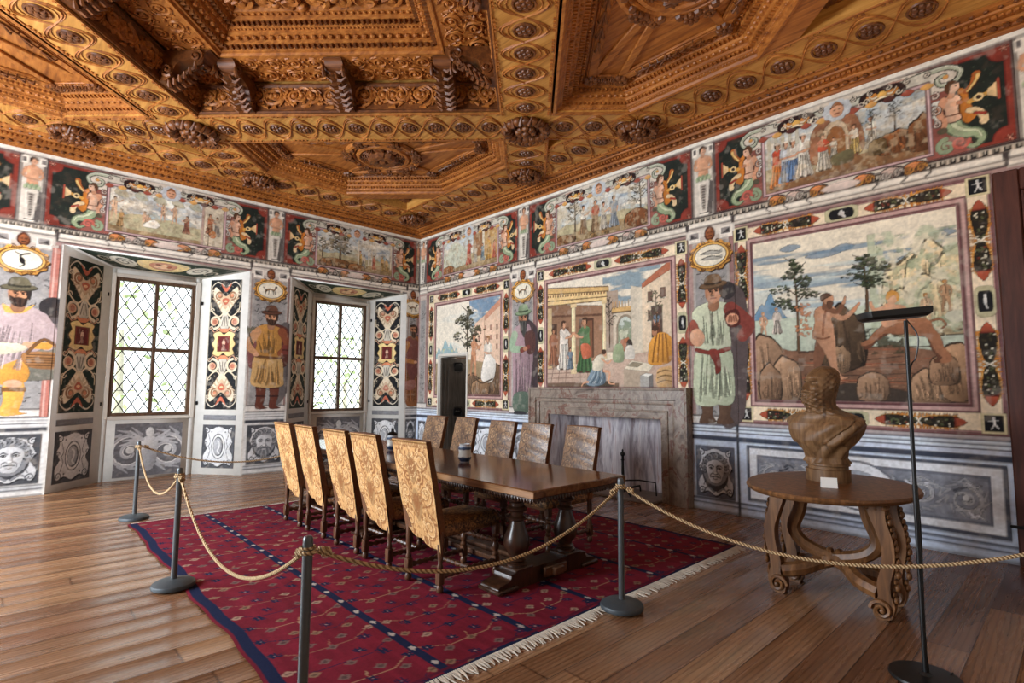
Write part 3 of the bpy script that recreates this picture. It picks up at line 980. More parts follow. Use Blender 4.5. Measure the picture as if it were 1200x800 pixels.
# ---------------------------------------------------------------- the frescoes themselves
def garland(c, p, q, w, tip=(168, 84, 58)):
    """bound bundle of dark leaves with white flowers between two red tips, with a white knot half way"""
    dx, dz = q[0] - p[0], q[1] - p[1]
    L = math.hypot(dx, dz); ux, uz = dx / L, dz / L; vx, vz = -uz, ux
    X = lambda a, b: (p[0] + ux * a * L + vx * b * w, p[1] + uz * a * L + vz * b * w)
    g = random.Random(int(abs(p[0] * 91 + p[1] * 57)))
    c.blob([X(.08, -.42), X(.3, -.62), X(.5, -.4), X(.7, -.62), X(.92, -.42), X(.92, .42), X(.7, .62), X(.5, .4), X(.3, .62), X(.08, .42)], (222, 174, 96))
    for k in range(int(L / .016)):
        t = g.uniform(.1, .9)
        c.line([X(t, -.3), X(t + .012, -.7)], .012, (190, 124, 44), .005); c.line([X(t, .3), X(t + .012, .72)], .012, (206, 140, 56), .005)
    c.blob([X(.1, -.4), X(.28, -.5), X(.47, -.22), X(.47, .22), X(.28, .5), X(.1, .4)], (44, 38, 30))
    c.blob([X(.53, -.22), X(.72, -.5), X(.9, -.4), X(.9, .4), X(.72, .5), X(.53, .22)], (44, 38, 30))
    for k in range(int(L / .012)):
        t = g.uniform(.1, .9); b = g.uniform(-.42, .42) * (1 if abs(t - .5) > .1 else .5)
        x = X(t, b)
        kind = g.random()
        if kind < .28: c.ell(x[0], x[1], .011, .011, (206, 200, 180))
        elif kind < .5: c.ell(x[0], x[1], .018, .011, (92, 96, 66), g.random() * 3)
        elif kind < .6: c.ell(x[0], x[1], .012, .012, (120, 60, 44))
        else: c.ell(x[0], x[1], .02, .011, (64, 58, 40), g.random() * 3)
    c.line([X(.47, -.34), X(.53, .34)], w * .12, (226, 220, 204)); c.line([X(.47, .34), X(.53, -.34)], w * .12, (226, 220, 204))
    for t0, t1, t2 in ((.12, .05, .0), (.88, .95, 1.0)):
        c.poly([X(t0, -.42), X(t0, .42), X(t1, .3), X(t2, .05), X(t2, -.05), X(t1, -.3)], tip, (0, .6, .3))
        c.line([X(t0, -.42), X(t0, .42)], w * .1, (120, 46, 34))


def corner_tile(c, u, z, r=.07):
    c.rect(u - r * 1.35, z - r * 1.5, u + r * 1.35, z + r * 1.5, (206, 196, 160))
    c.rect(u - r, z - r * 1.15, u + r, z + r * 1.15, (28, 28, 32))
    c.curve([(u, z + r * .6), (u + r * .1, z), (u - r * .3, z - r * .8)], r * .35, (206, 206, 204), r * .2); c.line([(u, z), (u + r * .5, z - r * .7)], r * .22, (206, 206, 204))
    c.ell(u, z + r * .75, r * .2, r * .2, (206, 206, 204)); c.line([(u - r * .5, z + r * .3), (u + r * .5, z + r * .4)], r * .2, (206, 206, 204))


def medal(c, u, z, ru, rz):
    c.blob([(u - ru * 1.35, z - rz * 1.25), (u, z - rz * 1.5), (u + ru * 1.35, z - rz * 1.25), (u + ru * 1.5, z), (u + ru * 1.35, z + rz * 1.25), (u, z + rz * 1.5), (u - ru * 1.35, z + rz * 1.25), (u - ru * 1.5, z)], (186, 182, 150))
    c.blob([(u - ru, z - rz * .8), (u, z - rz), (u + ru, z - rz * .8), (u + ru, z + rz * .8), (u, z + rz), (u - ru, z + rz * .8)], (30, 30, 34))
    c.ell(u, z + rz * .1, ru * .3, rz * .45, (204, 204, 202)); c.ell(u, z + rz * .6, ru * .18, rz * .16, (204, 204, 202)); c.line([(u, z - rz * .2), (u + ru * .3, z - rz * .7)], ru * .24, (204, 204, 202))


def framed(c, o, i, scene, cut_left=None):
    """o, i = outer and inner rectangles (u0, z0, u1, z1)"""
    u0, z0, u1, z1 = o; a, b, p, q = i
    c.rect(u0, z0, u1, z1, (128, 92, 94)); c.rect(u0 + .03, z0 + .03, u1 - .03, z1 - .03, (168, 132, 130)); c.rect(u0 + .045, z0 + .045, u1 - .045, z1 - .045, (226, 210, 184))
    c.rect(a - .085, b - .085, p + .085, q + .085, (136, 98, 100)); c.rect(a - .07, b - .07, p + .07, q + .07, (188, 156, 152)); c.rect(a - .03, b - .03, p + .03, q + .03, (112, 72, 76)); c.rect(a - .01, b - .01, p + .01, q + .01, (170, 136, 134))
    wl, wr, wt, wb = (u0 + a - .06) / 2, (u1 + p + .06) / 2, (z1 + q + .06) / 2, (z0 + b - .06) / 2
    bw = min(.135, (q - b) * .075)
    um, zm = (a + p) / 2, (b + q) / 2
    for cu in (wl, wr):
        for cz in (wb, wt):
            corner_tile(c, cu, cz, .065)
        medal(c, cu, zm, .05, .1)
        garland(c, (cu, b - .02), (cu, zm - .2), bw * .9); garland(c, (cu, zm + .2), (cu, q + .02), bw * .9)
    for cz in (wb, wt):
        medal(c, um, cz, .11, .055)
        garland(c, (a + .02, cz), (um - .22, cz), bw * .8); garland(c, (um + .22, cz), (p - .02, cz), bw * .8)
    scene(c, a, b, p, q)


def scene_tree(c, u0, z0, u1, z1):
    def go():
        w, h = u1 - u0, z1 - z0
        c.vgrad(u0, z0, u1, z1, (214, 206, 190), (222, 216, 204))
        c.fuzz(u0 + w * .55, z0 + h * .72, u1, z1, .9, (.4, .12), 4, (104, 138, 168), .46)
        c.fuzz(u0, z0 + h * .5, u1, z1, .4, (.6, .2), 8, (196, 206, 206), .5)
        for k, (a, b) in enumerate(((.05, .52), (.16, .6), (.25, .56), (.34, .5))):
            c.blob([(u0 + w * (a - .09), z0 + h * .4), (u0 + w * (a - .03), z0 + h * (b - .06)), (u0 + w * a, z0 + h * b), (u0 + w * (a + .05), z0 + h * (b - .07)), (u0 + w * (a + .1), z0 + h * .4)], (146, 174, 182), (-.5, .6, .2))
        c.fuzz(u0, z0 + h * .25, u0 + w * .5, z0 + h * .5, .8, .14, 21, (190, 186, 140), .5)
        # castle
        c.poly([(u0 + w * .63, z0 + h * .3), (u0 + w * .63, z0 + h * .74), (u0 + w * .78, z0 + h * .82), (u1, z0 + h * .97), (u1, z0 + h * .25)], (216, 188, 166), (-.6, .3, .12))
        c.poly([(u0 + w * .78, z0 + h * .82), (u1, z0 + h * .97), (u1, z0 + h * .9), (u0 + w * .78, z0 + h * .76)], (196, 146, 122))
        for k in range(4):
            for r_ in range(3):
                c.rect(u0 + w * (.69 + .085 * k), z0 + h * (.46 + .1 * r_), u0 + w * (.715 + .085 * k), z0 + h * (.51 + .1 * r_), (170, 134, 118))
        c.line([(u0 + w * .78, z0 + h * .3), (u0 + w * .78, z0 + h * .82)], .02, (184, 152, 132))
        c.poly([(u0, z0), (u0, z0 + h * .34), (u0 + w * .45, z0 + h * .38), (u1, z0 + h * .3), (u1, z0)], (150, 132, 104), (0, .7, .3))
        c.fuzz(u0, z0, u1, z0 + h * .36, .45, .12, 31)
        rock(c, u0 + w * .48, z0, u0 + w * .72, z0 + h * .24, (112, 98, 84), 3); rock(c, u0 + w * .78, z0, u1 + .05, z0 + h * .38, (120, 102, 84), 8); rock(c, u0 + w * .6, z0, u0 + w * .85, z0 + h * .17, (140, 122, 102), 5)
        dab_tree(c, u0 + w * .52, z0 + h * .18, z0 + h * .96, w * .34, (84, 82, 58), (88, 74, 56), 5, 240)
        person(c, u0 + w * .62, z0 + h * .2, h * .43, nude=True, skin=(196, 144, 110), face=1, arms='fwd', hair=(70, 50, 40))
        person(c, u0 + w * .83, z0 + h * .16, h * .44, top=(214, 208, 198), skin=(206, 166, 140), face=-1, arms='cross', hair=(150, 110, 70))
        c.blob([(u0 + w * .74, z0 + h * .16), (u0 + w * .9, z0 + h * .14), (u0 + w * .94, z0 + h * .34), (u0 + w * .8, z0 + h * .4)], (216, 212, 206), (-.6, .4, .25))
        c.curve([(u0 + w * .62, z0 + h * .2), (u0 + w * .74, z0 + h * .12), (u0 + w * .9, z0 + h * .16)], .03, (90, 72, 54))
    clip(c, u0, z0, u1, z1, go)


def scene_loggia(c, u0, z0, u1, z1):
    def go():
        w, h = u1 - u0, z1 - z0
        c.vgrad(u0, z0, u1, z1, (212, 198, 176), (222, 214, 198))
        c.fuzz(u0 + w * .5, z0 + h * .7, u1, z1, .9, (.4, .1), 4, (126, 150, 164), .52)
        # far buildings
        c.poly([(u0 + w * .5, z0 + h * .3), (u0 + w * .5, z0 + h * .84), (u0 + w * .62, z0 + h * .84), (u0 + w * .62, z0 + h * .3)], (170, 152, 136))
        c.poly([(u0 + w * .58, z0 + h * .3), (u0 + w * .58, z0 + h * .66), (u0 + w * .8, z0 + h * .66), (u0 + w * .8, z0 + h * .3)], (196, 184, 166), (-.6, 0, .15))
        c.rect(u0 + w * .57, z0 + h * .64, u0 + w * .8, z0 + h * .685, (206, 170, 112)); c.line([(u0 + w * .57, z0 + h * .64), (u0 + w * .8, z0 + h * .64)], .015, (120, 96, 72))
        for k in range(9): c.line([(u0 + w * (.58 + .024 * k), z0 + h * .69), (u0 + w * (.58 + .024 * k), z0 + h * .74)], .014, (190, 150, 96))
        c.ell(u0 + w * .675, z0 + h * .5, w * .068, h * .115, (150, 136, 118)); c.rect(u0 + w * .607, z0 + h * .3, u0 + w * .743, z0 + h * .5, (150, 136, 118))
        c.ell(u0 + w * .675, z0 + h * .5, w * .055, h * .098, (190, 198, 190)); c.rect(u0 + w * .62, z0 + h * .3, u0 + w * .73, z0 + h * .5, (186, 190, 168))
        c.fuzz(u0 + w * .62, z0 + h * .3, u0 + w * .73, z0 + h * .56, .8, .07, 14, (120, 136, 110), .5)
        c.poly([(u0 + w * .62, z0 + h * .3), (u0 + w * .73, z0 + h * .3), (u0 + w * .7, z0 + h * .42), (u0 + w * .64, z0 + h * .4)], (176, 116, 84))
        # right houses
        c.poly([(u0 + w * .72, z0 + h * .3), (u0 + w * .72, z0 + h * .86), (u0 + w * .82, z0 + h * .82), (u0 + w * .82, z0 + h * .3)], (206, 196, 178), (.6, 0, .15))
        c.poly([(u0 + w * .8, z0 + h * .28), (u0 + w * .8, z0 + h * .86), (u0 + w * .88, z0 + h * .94), (u1, z0 + h * 1.0), (u1, z0 + h * .25)], (214, 196, 172), (-.5, 0, .14))
        c.poly([(u0 + w * .8, z0 + h * .86), (u1, z0 + h * 1.02), (u1, z0 + h * .94), (u0 + w * .8, z0 + h * .82)], (176, 110, 82))
        for k, (a, b) in enumerate(((.84, .7), (.93, .72), (.84, .54))):
            c.rect(u0 + w * a, z0 + h * b, u0 + w * (a + .035), z0 + h * (b + .085), (120, 96, 84)); c.line([(u0 + w * a, z0 + h * b), (u0 + w * (a + .035), z0 + h * b)], .016, (226, 216, 200))
        c.rect(u0 + w * .865, z0 + h * .4, u0 + w * .94, z0 + h * .66, (96, 78, 70)); person(c, u0 + w * .9, z0 + h * .42, h * .2, top=(110, 130, 150), low=(150, 96, 70))
        dab_tree(c, u0 + w * .9, z0 + h * .35, z0 + h * .8, w * .13, (96, 100, 74), seed=31, n=45); dab_tree(c, u0 + w * .55, z0 + h * .34, z0 + h * .8, w * .1, (78, 72, 56), seed=33, n=40)
        # floor
        c.poly([(u0, z0), (u0, z0 + h * .2), (u0 + w * .5, z0 + h * .22), (u1, z0 + h * .32), (u1, z0)], (190, 166, 150), (0, .6, .2))
        for k in range(9):
            c.line([(u0 + w * .07 * k - .1, z0), (u0 + w * .06 * k, z0 + h * .2)], .008, (150, 120, 108))
        for k in range(4):
            c.line([(u0, z0 + h * (.03 + .045 * k)), (u0 + w * .5, z0 + h * (.04 + .048 * k))], .008, (156, 126, 112))
        c.rect(u0, z0, u0 + w * .62, z0 + h * .028, (120, 100, 84))
        # loggia: back room
        c.poly([(u0, z0 + h * .17), (u0, z0 + h * .8), (u0 + w * .5, z0 + h * .72), (u0 + w * .5, z0 + h * .24)], (150, 116, 92), (.5, -.3, .25))
        c.rect(u0 + w * .02, z0 + h * .24, u0 + w * .09, z0 + h * .6, (86, 62, 50)); c.rect(u0 + w * .3, z0 + h * .26, u0 + w * .42, z0 + h * .62, (92, 64, 50)); c.rect(u0 + w * .31, z0 + h * .26, u0 + w * .41, z0 + h * .6, (130, 90, 66))
        c.rect(u0 + w * .13, z0 + h * .3, u0 + w * .2, z0 + h * .56, (120, 84, 62)); c.line([(u0, z0 + h * .68), (u0 + w * .48, z0 + h * .64)], .03, (110, 78, 60))
        # entablature
        c.poly([(u0, z0 + h * .78), (u0 + w * .53, z0 + h * .76), (u0 + w * .53, z0 + h * .86), (u0, z0 + h * .92)], (222, 194, 142))
        c.poly([(u0, z0 + h * .9), (u0 + w * .55, z0 + h * .84), (u0 + w * .55, z0 + h * .885), (u0, z0 + h * .965)], (206, 172, 116))
        for t in (.785, .83, .9, .96): c.line([(u0, z0 + h * t), (u0 + w * .54, z0 + h * (t - .02 - (t - .78) * .3))], .012, (130, 100, 70))
        for k in range(22): c.rect(u0 + w * .024 * k, z0 + h * (.865 - .0018 * k), u0 + w * (.024 * k + .011), z0 + h * (.885 - .0018 * k), (150, 116, 78))
        for cu, b, wd in ((.245, .13, .036), (.51, .26, .026)):
            uu = u0 + w * cu
            c.poly([(uu - w * wd * .55, z0 + h * b), (uu + w * wd * .55, z0 + h * b), (uu + w * wd * .45, z0 + h * .74), (uu - w * wd * .45, z0 + h * .74)], (226, 208, 170), (-.9, 0, .35))
            c.rect(uu - w * wd * .8, z0 + h * .735, uu + w * wd * .8, z0 + h * .775, (218, 194, 150)); c.rect(uu - w * wd * .75, z0 + h * (b - .015), uu + w * wd * .75, z0 + h * (b + .02), (206, 186, 150))
        c.poly([(u0, z0 + h * .17), (u0 + w * .045, z0 + h * .17), (u0 + w * .04, z0 + h * .76), (u0, z0 + h * .76)], (196, 172, 132))
        # people
        person(c, u0 + w * .155, z0 + h * .16, h * .46, top=(214, 206, 196), face=1, arms='fwd', skin=(196, 150, 120)); person(c, u0 + w * .345, z0 + h * .13, h * .5, top=(96, 128, 88), low=(78, 112, 74), face=-1, arms='fwd', skin=(196, 148, 116))
        c.blob([(u0 + w * .31, z0 + h * .38), (u0 + w * .38, z0 + h * .38), (u0 + w * .4, z0 + h * .28), (u0 + w * .33, z0 + h * .25)], (186, 106, 76), (-.6, .3, .3))
        person(c, u0 + w * .055, z0 + h * .2, h * .36, top=(156, 108, 82), face=1, arms='down', skin=(176, 128, 98)); person(c, u0 + w * .215, z0 + h * .16, h * .2, top=(120, 134, 146), face=1)
        # seated man in front
        W = lambda a, b: (u0 + w * (.44 + (a - .44) * .78), z0 + h * (.0 + b * .68))
        c.ell(*W(.46, .03), w * .13, h * .03, (84, 74, 62))
        c.blob([W(.34, .02), W(.52, .03), W(.53, .18), W(.43, .27), W(.37, .17)], (120, 138, 152), (-.6, .5, .4))
        for k in range(6): c.curve([W(.44 + .012 * k, .24), W(.4 + .025 * k, .12), W(.35 + .033 * k, .04)], .014, (78, 98, 112) if k % 2 else (170, 184, 192), .02)
        c.blob([W(.4, .22), W(.5, .22), W(.53, .36), W(.49, .42), W(.42, .36)], (202, 194, 176), (-.6, .4, .3)); c.ell(*W(.53, .43), w * .016, h * .03, FLE); c.ell(*W(.522, .45), w * .018, h * .022, (84, 62, 48))
        c.curve([W(.5, .36), W(.56, .3), W(.6, .34)], .03, FLE, .02)
        c.curve([W(.52, .2), W(.58, .18), W(.57, .05), W(.63, .03)], .04, FLE, .024); c.curve([W(.35, .06), W(.31, .05), W(.28, .01)], .035, FLE, .024)
        c.blob([(u0 + w * .58, z0 + h * .22), (u0 + w * .66, z0 + h * .22), (u0 + w * .65, z0 + h * .36), (u0 + w * .59, z0 + h * .35)], (150, 164, 130), (-.6, .3, .3)); c.ell(u0 + w * .705, z0 + h * .36, w * .022, h * .04, (70, 60, 54)); c.blob([(u0 + w * .67, z0 + h * .24), (u0 + w * .74, z0 + h * .24), (u0 + w * .73, z0 + h * .34), (u0 + w * .68, z0 + h * .34)], (206, 200, 190), (-.6, .3, .2))
        # block, man in yellow, cube, drum
        c.poly([(u0 + w * .66, z0), (u0 + w * .66, z0 + h * .15), (u0 + w * .84, z0 + h * .12), (u0 + w * .84, z0)], (176, 160, 142)); c.poly([(u0 + w * .66, z0 + h * .15), (u0 + w * .72, z0 + h * .22), (u0 + w * .88, z0 + h * .18), (u0 + w * .84, z0 + h * .12)], (214, 204, 184))
        c.poly([(u0 + w * .68, z0 + h * .175), (u0 + w * .73, z0 + h * .205), (u0 + w * .8, z0 + h * .19), (u0 + w * .76, z0 + h * .16)], (150, 140, 120))
        c.blob([(u0 + w * .85, z0 + h * .18), (u0 + w * .99, z0 + h * .2), (u0 + w * 1.0, z0 + h * .38), (u0 + w * .93, z0 + h * .44), (u0 + w * .86, z0 + h * .38), (u0 + w * .84, z0 + h * .28)], (206, 148, 60), (-.6, .5, .35))
        for k in range(4): c.curve([(u0 + w * (.9 + .02 * k), z0 + h * .42), (u0 + w * (.88 + .03 * k), z0 + h * .3), (u0 + w * (.87 + .035 * k), z0 + h * .2)], .02, (156, 104, 40), .02)
        c.ell(u0 + w * .885, z0 + h * .45, w * .02, h * .038, (176, 128, 98)); c.ell(u0 + w * .89, z0 + h * .475, w * .024, h * .022, (84, 60, 46))
        c.poly([(u0 + w * .78, z0), (u0 + w * .78, z0 + h * .09), (u0 + w * .84, z0 + h * .08), (u0 + w * .84, z0)], (170, 168, 164)); c.poly([(u0 + w * .84, z0), (u0 + w * .84, z0 + h * .08), (u0 + w * .87, z0 + h * .1), (u0 + w * .87, z0)], (120, 116, 114)); c.poly([(u0 + w * .78, z0 + h * .09), (u0 + w * .82, z0 + h * .11), (u0 + w * .87, z0 + h * .1), (u0 + w * .84, z0 + h * .08)], (222, 220, 214))
        c.blob([(u0 + w * .9, z0), (u0 + w * .9, z0 + h * .13), (u0 + w * .96, z0 + h * .16), (u1, z0 + h * .15), (u1, z0)], (190, 156, 110), (-.6, .5, .3))
        for k in range(3): c.curve([(u0 + w * .9, z0 + h * (.03 + .04 * k)), (u0 + w * .95, z0 + h * (.05 + .04 * k)), (u1, z0 + h * (.04 + .04 * k))], .012, (140, 108, 70))
    clip(c, u0, z0, u1, z1, go)


def scene_beast(c, u0, z0, u1, z1):
    def go():
        w, h = u1 - u0, z1 - z0
        c.vgrad(u0, z0, u1, z1, (206, 204, 192), (222, 214, 196))
        c.fuzz(u0, z0 + h * .55, u1, z0 + h * .9, .85, (.7, .07), 12, (122, 146, 164), .53)
        c.fuzz(u0, z0 + h * .45, u1, z0 + h * .8, .5, (.5, .1), 18, (188, 204, 206), .45)
        for a, b, ww in ((.4, .86, .1), (.5, .88, .06), (.22, .93, .06), (.93, .87, .07), (.84, .77, .09)):
            c.blob([(u0 + w * (a - ww), z0 + h * b), (u0 + w * a, z0 + h * (b + .025)), (u0 + w * (a + ww), z0 + h * (b + .005)), (u0 + w * a, z0 + h * (b - .02))], (110, 136, 158), None, .8)
        # far mountains and rocky town
        for a, b in ((.04, .6), (.09, .66), (.14, .58)):
            c.blob([(u0 + w * (a - .06), z0 + h * .46), (u0 + w * a, z0 + h * b), (u0 + w * (a + .03), z0 + h * (b - .05)), (u0 + w * (a + .07), z0 + h * .46)], (112, 146, 172), (-.5, .6, .25))
        c.poly([(u0, z0 + h * .5), (u0 + w * .3, z0 + h * .5), (u0 + w * .6, z0 + h * .54), (u1, z0 + h * .5), (u1, z0 + h * .2), (u0, z0 + h * .2)], (186, 196, 180), (0, .6, .12))
        for k, (a, b, s_) in enumerate(((.78, .82, .1), (.88, .88, .1), (.97, .84, .09), (.84, .7, .08), (.93, .66, .1), (.75, .64, .06))):
            rock(c, u0 + w * (a - s_), z0 + h * .38, u0 + w * (a + s_), z0 + h * b, (206, 204, 180), 40 + k)
        c.fuzz(u0 + w * .62, z0 + h * .36, u1, z0 + h * .93, .8, .1, 50, (176, 186, 160), .44); c.fuzz(u0 + w * .66, z0 + h * .36, u1, z0 + h * .9, .8, .07, 55, (214, 208, 186), .5); c.fuzz(u0 + w * .66, z0 + h * .36, u1, z0 + h * .9, .6, .05, 58, (140, 156, 128), .6)
        # distant figures
        for a, b, col in ((.05, .42, (206, 166, 136)), (.13, .44, (206, 196, 186)), (.86, .44, (206, 178, 146)), (.94, .5, (186, 150, 116))):
            person(c, u0 + w * a, z0 + h * (b - .03), h * .16, top=col, nude=(a < .1 or a > .8), skin=col, hair=(190, 140, 70))
        c.ell(u0 + w * .98, z0 + h * .44, w * .05, h * .03, (190, 190, 170))
        # ground
        c.poly([(u0, z0), (u0, z0 + h * .36), (u0 + w * .2, z0 + h * .3), (u0 + w * .4, z0 + h * .28), (u0 + w * .7, z0 + h * .31), (u1, z0 + h * .24), (u1, z0)], (128, 96, 76), (0, .7, .28))
        for k in range(16):
            zz = z0 + h * (.06 + .015 * k)
            c.curve([(u0 + w * (.25 + .03 * (k % 5)), zz), (u0 + w * .55, zz + h * .02 * math.sin(k)), (u0 + w * (.75 + .04 * (k % 4)), zz + .01)], .016, ((92, 66, 50), (164, 126, 100), (150, 92, 66))[k % 3], .006)
        c.fuzz(u0, z0, u1, z0 + h * .33, .4, .1, 61); 
        c.blob([(u0 + w * .38, z0), (u0 + w * .48, z0 + h * .1), (u0 + w * .75, z0 + h * .06), (u0 + w * .8, z0)], (72, 62, 54))
        c.fuzz(u0 + w * .5, z0 + h * .26, u0 + w * .75, z0 + h * .4, .9, .05, 66, (74, 70, 50), .5)
        dab_tree(c, u0 + w * .245, z0 + h * .3, z0 + h * .88, w * .2, (78, 88, 60), (104, 80, 58), 9, 260); dab_tree(c, u0 + w * .6, z0 + h * .5, z0 + h * .83, w * .19, (76, 86, 58), (98, 76, 56), 10, 220)
        for k in range(40):
            g = random.Random(200 + k); c.ell(u0 + w * g.uniform(.24, .32), z0 + h * g.uniform(.38, .58), .022, .012, (190, 128, 88), g.random() * 3, alpha=.8)
        rock(c, u0 - .1, z0, u0 + w * .16, z0 + h * .44, (150, 132, 116), 11); rock(c, u0 + w * .1, z0, u0 + w * .25, z0 + h * .3, (162, 144, 126), 12); rock(c, u0 + w * .02, z0, u0 + w * .14, z0 + h * .24, (138, 120, 104), 13)
        rock(c, u0 + w * .37, z0 + h * .2, u0 + w * .58, z0 + h * .57, (96, 84, 70), 14); rock(c, u0 + w * .41, z0 + h * .17, u0 + w * .51, z0 + h * .33, (146, 130, 112), 15)
        rock(c, u0 + w * .54, z0 + h * .01, u0 + w * .68, z0 + h * .18, (150, 132, 116), 16); rock(c, u0 + w * .78, z0, u0 + w * .95, z0 + h * .19, (156, 138, 120), 17); rock(c, u0 + w * .9, z0 + h * .03, u1 + .06, z0 + h * .34, (164, 142, 120), 18); rock(c, u0 + w * .86, z0 + h * .1, u0 + w * .97, z0 + h * .26, (150, 130, 112), 19)
        # the man, seen from behind, gesturing
        S, s2 = (186, 142, 112), (128, 90, 68)
        mu, mz, mh = u0 + w * .385, z0 + h * .13, h * .49
        X = lambda a, b: (mu + a * mh, mz + b * mh)
        c.blob([X(-.07, .52), X(.03, .5), X(.0, .28), X(-.05, .1), X(-.02, .01), X(-.14, 0), X(-.12, .12), X(-.12, .3)], s2, (-.3, .3, .25))
        c.blob([X(-.1, .52), X(.1, .53), X(.12, .32), X(.13, .14), X(.17, .03), X(.24, .0), X(.1, -.01), X(.06, .12), X(.0, .3)], S, (.5, .2, .3))
        c.blob([X(-.12, .48), X(.08, .46), X(.11, .58), X(.09, .7), X(.14, .82), X(.02, .87), X(-.09, .82), X(-.1, .66)], S, (.5, .3, .32))
        c.curve([X(-.01, .52), X(.0, .66), X(.03, .8)], .018, (150, 98, 70)); c.curve([X(-.1, .5), X(-.02, .47), X(.06, .49)], .014, (140, 90, 62))
        c.curve([X(.08, .8), X(.2, .7), X(.32, .78)], .075 * mh, S, .05 * mh); c.curve([X(.32, .78), X(.38, .86)], .05 * mh, (206, 150, 114), .02 * mh)
        c.curve([X(.06, .82), X(.16, .78), X(.22, .88)], .06 * mh, s2, .04 * mh); c.line([X(.22, .88), X(.24, .95)], .04 * mh, S, .02 * mh)
        c.line([X(.03, .85), X(.05, .91)], .08 * mh, s2); c.ell(*X(.06, .945), .058 * mh, .07 * mh, S, grad=(.6, .2, .3)); c.blob([X(-.01, .92), X(-.02, .99), X(.05, 1.02), X(.1, .985), X(.03, .95)], (96, 70, 54)); c.blob([X(.05, .91), X(.11, .91), X(.1, .84), X(.06, .82)], (104, 74, 56))
        # the beast with a human head
        B, Bd, Bl = (158, 110, 80), (108, 70, 50), (190, 146, 114)
        bu, bz, bh = u0 + w * .755, z0 + h * .215, h * .345
        Y = lambda a, b: (bu + a * bh * .78, bz + b * bh)
        for pts in ([Y(.36, .52), Y(.46, .36), Y(.5, .2), Y(.58, .04), Y(.5, .0)], [Y(-.3, .5), Y(-.46, .4), Y(-.56, .3), Y(-.64, .24)]):
            c.curve(pts, .15 * bh, Bd, .06 * bh)
        c.blob([Y(-.36, .48), Y(-.2, .44), Y(.1, .42), Y(.32, .38), Y(.48, .5), Y(.4, .64), Y(.2, .66), Y(-.1, .68), Y(-.3, .62)], B, (.2, .7, .35))
        c.curve([Y(.36, .5), Y(.5, .34), Y(.56, .18), Y(.68, .04), Y(.6, .0)], .17 * bh, B, .08 * bh); c.curve([Y(-.28, .54), Y(-.44, .44), Y(-.56, .34), Y(-.68, .3)], .13 * bh, B, .07 * bh)
        c.curve([Y(-.24, .58), Y(-.05, .62), Y(.2, .6)], .03 * bh, Bl, .02 * bh); c.curve([Y(.46, .6), Y(.6, .62), Y(.68, .54), Y(.62, .48)], .035 * bh, B, .02 * bh)
        c.blob([Y(-.32, .56), Y(-.1, .6), Y(-.05, .8), Y(-.12, .92), Y(-.26, .92), Y(-.34, .78)], (206, 158, 126), (-.5, .3, .3)); c.curve([Y(-.08, .86), Y(.04, .82), Y(-.04, .72), Y(-.2, .72)], .08 * bh, (206, 158, 126), .06 * bh); c.curve([Y(-.3, .86), Y(-.46, .84), Y(-.52, .96)], .07 * bh, (206, 158, 126), .05 * bh)
        c.ell(*Y(-.14, 1.0), .075 * bh, .09 * bh, (214, 168, 134), grad=(-.5, .2, .25)); c.blob([Y(-.24, .98), Y(-.22, 1.1), Y(-.1, 1.12), Y(-.02, 1.04), Y(-.06, .94), Y(-.1, 1.05)], (206, 152, 70))
    clip(c, u0, z0, u1, z1, go)


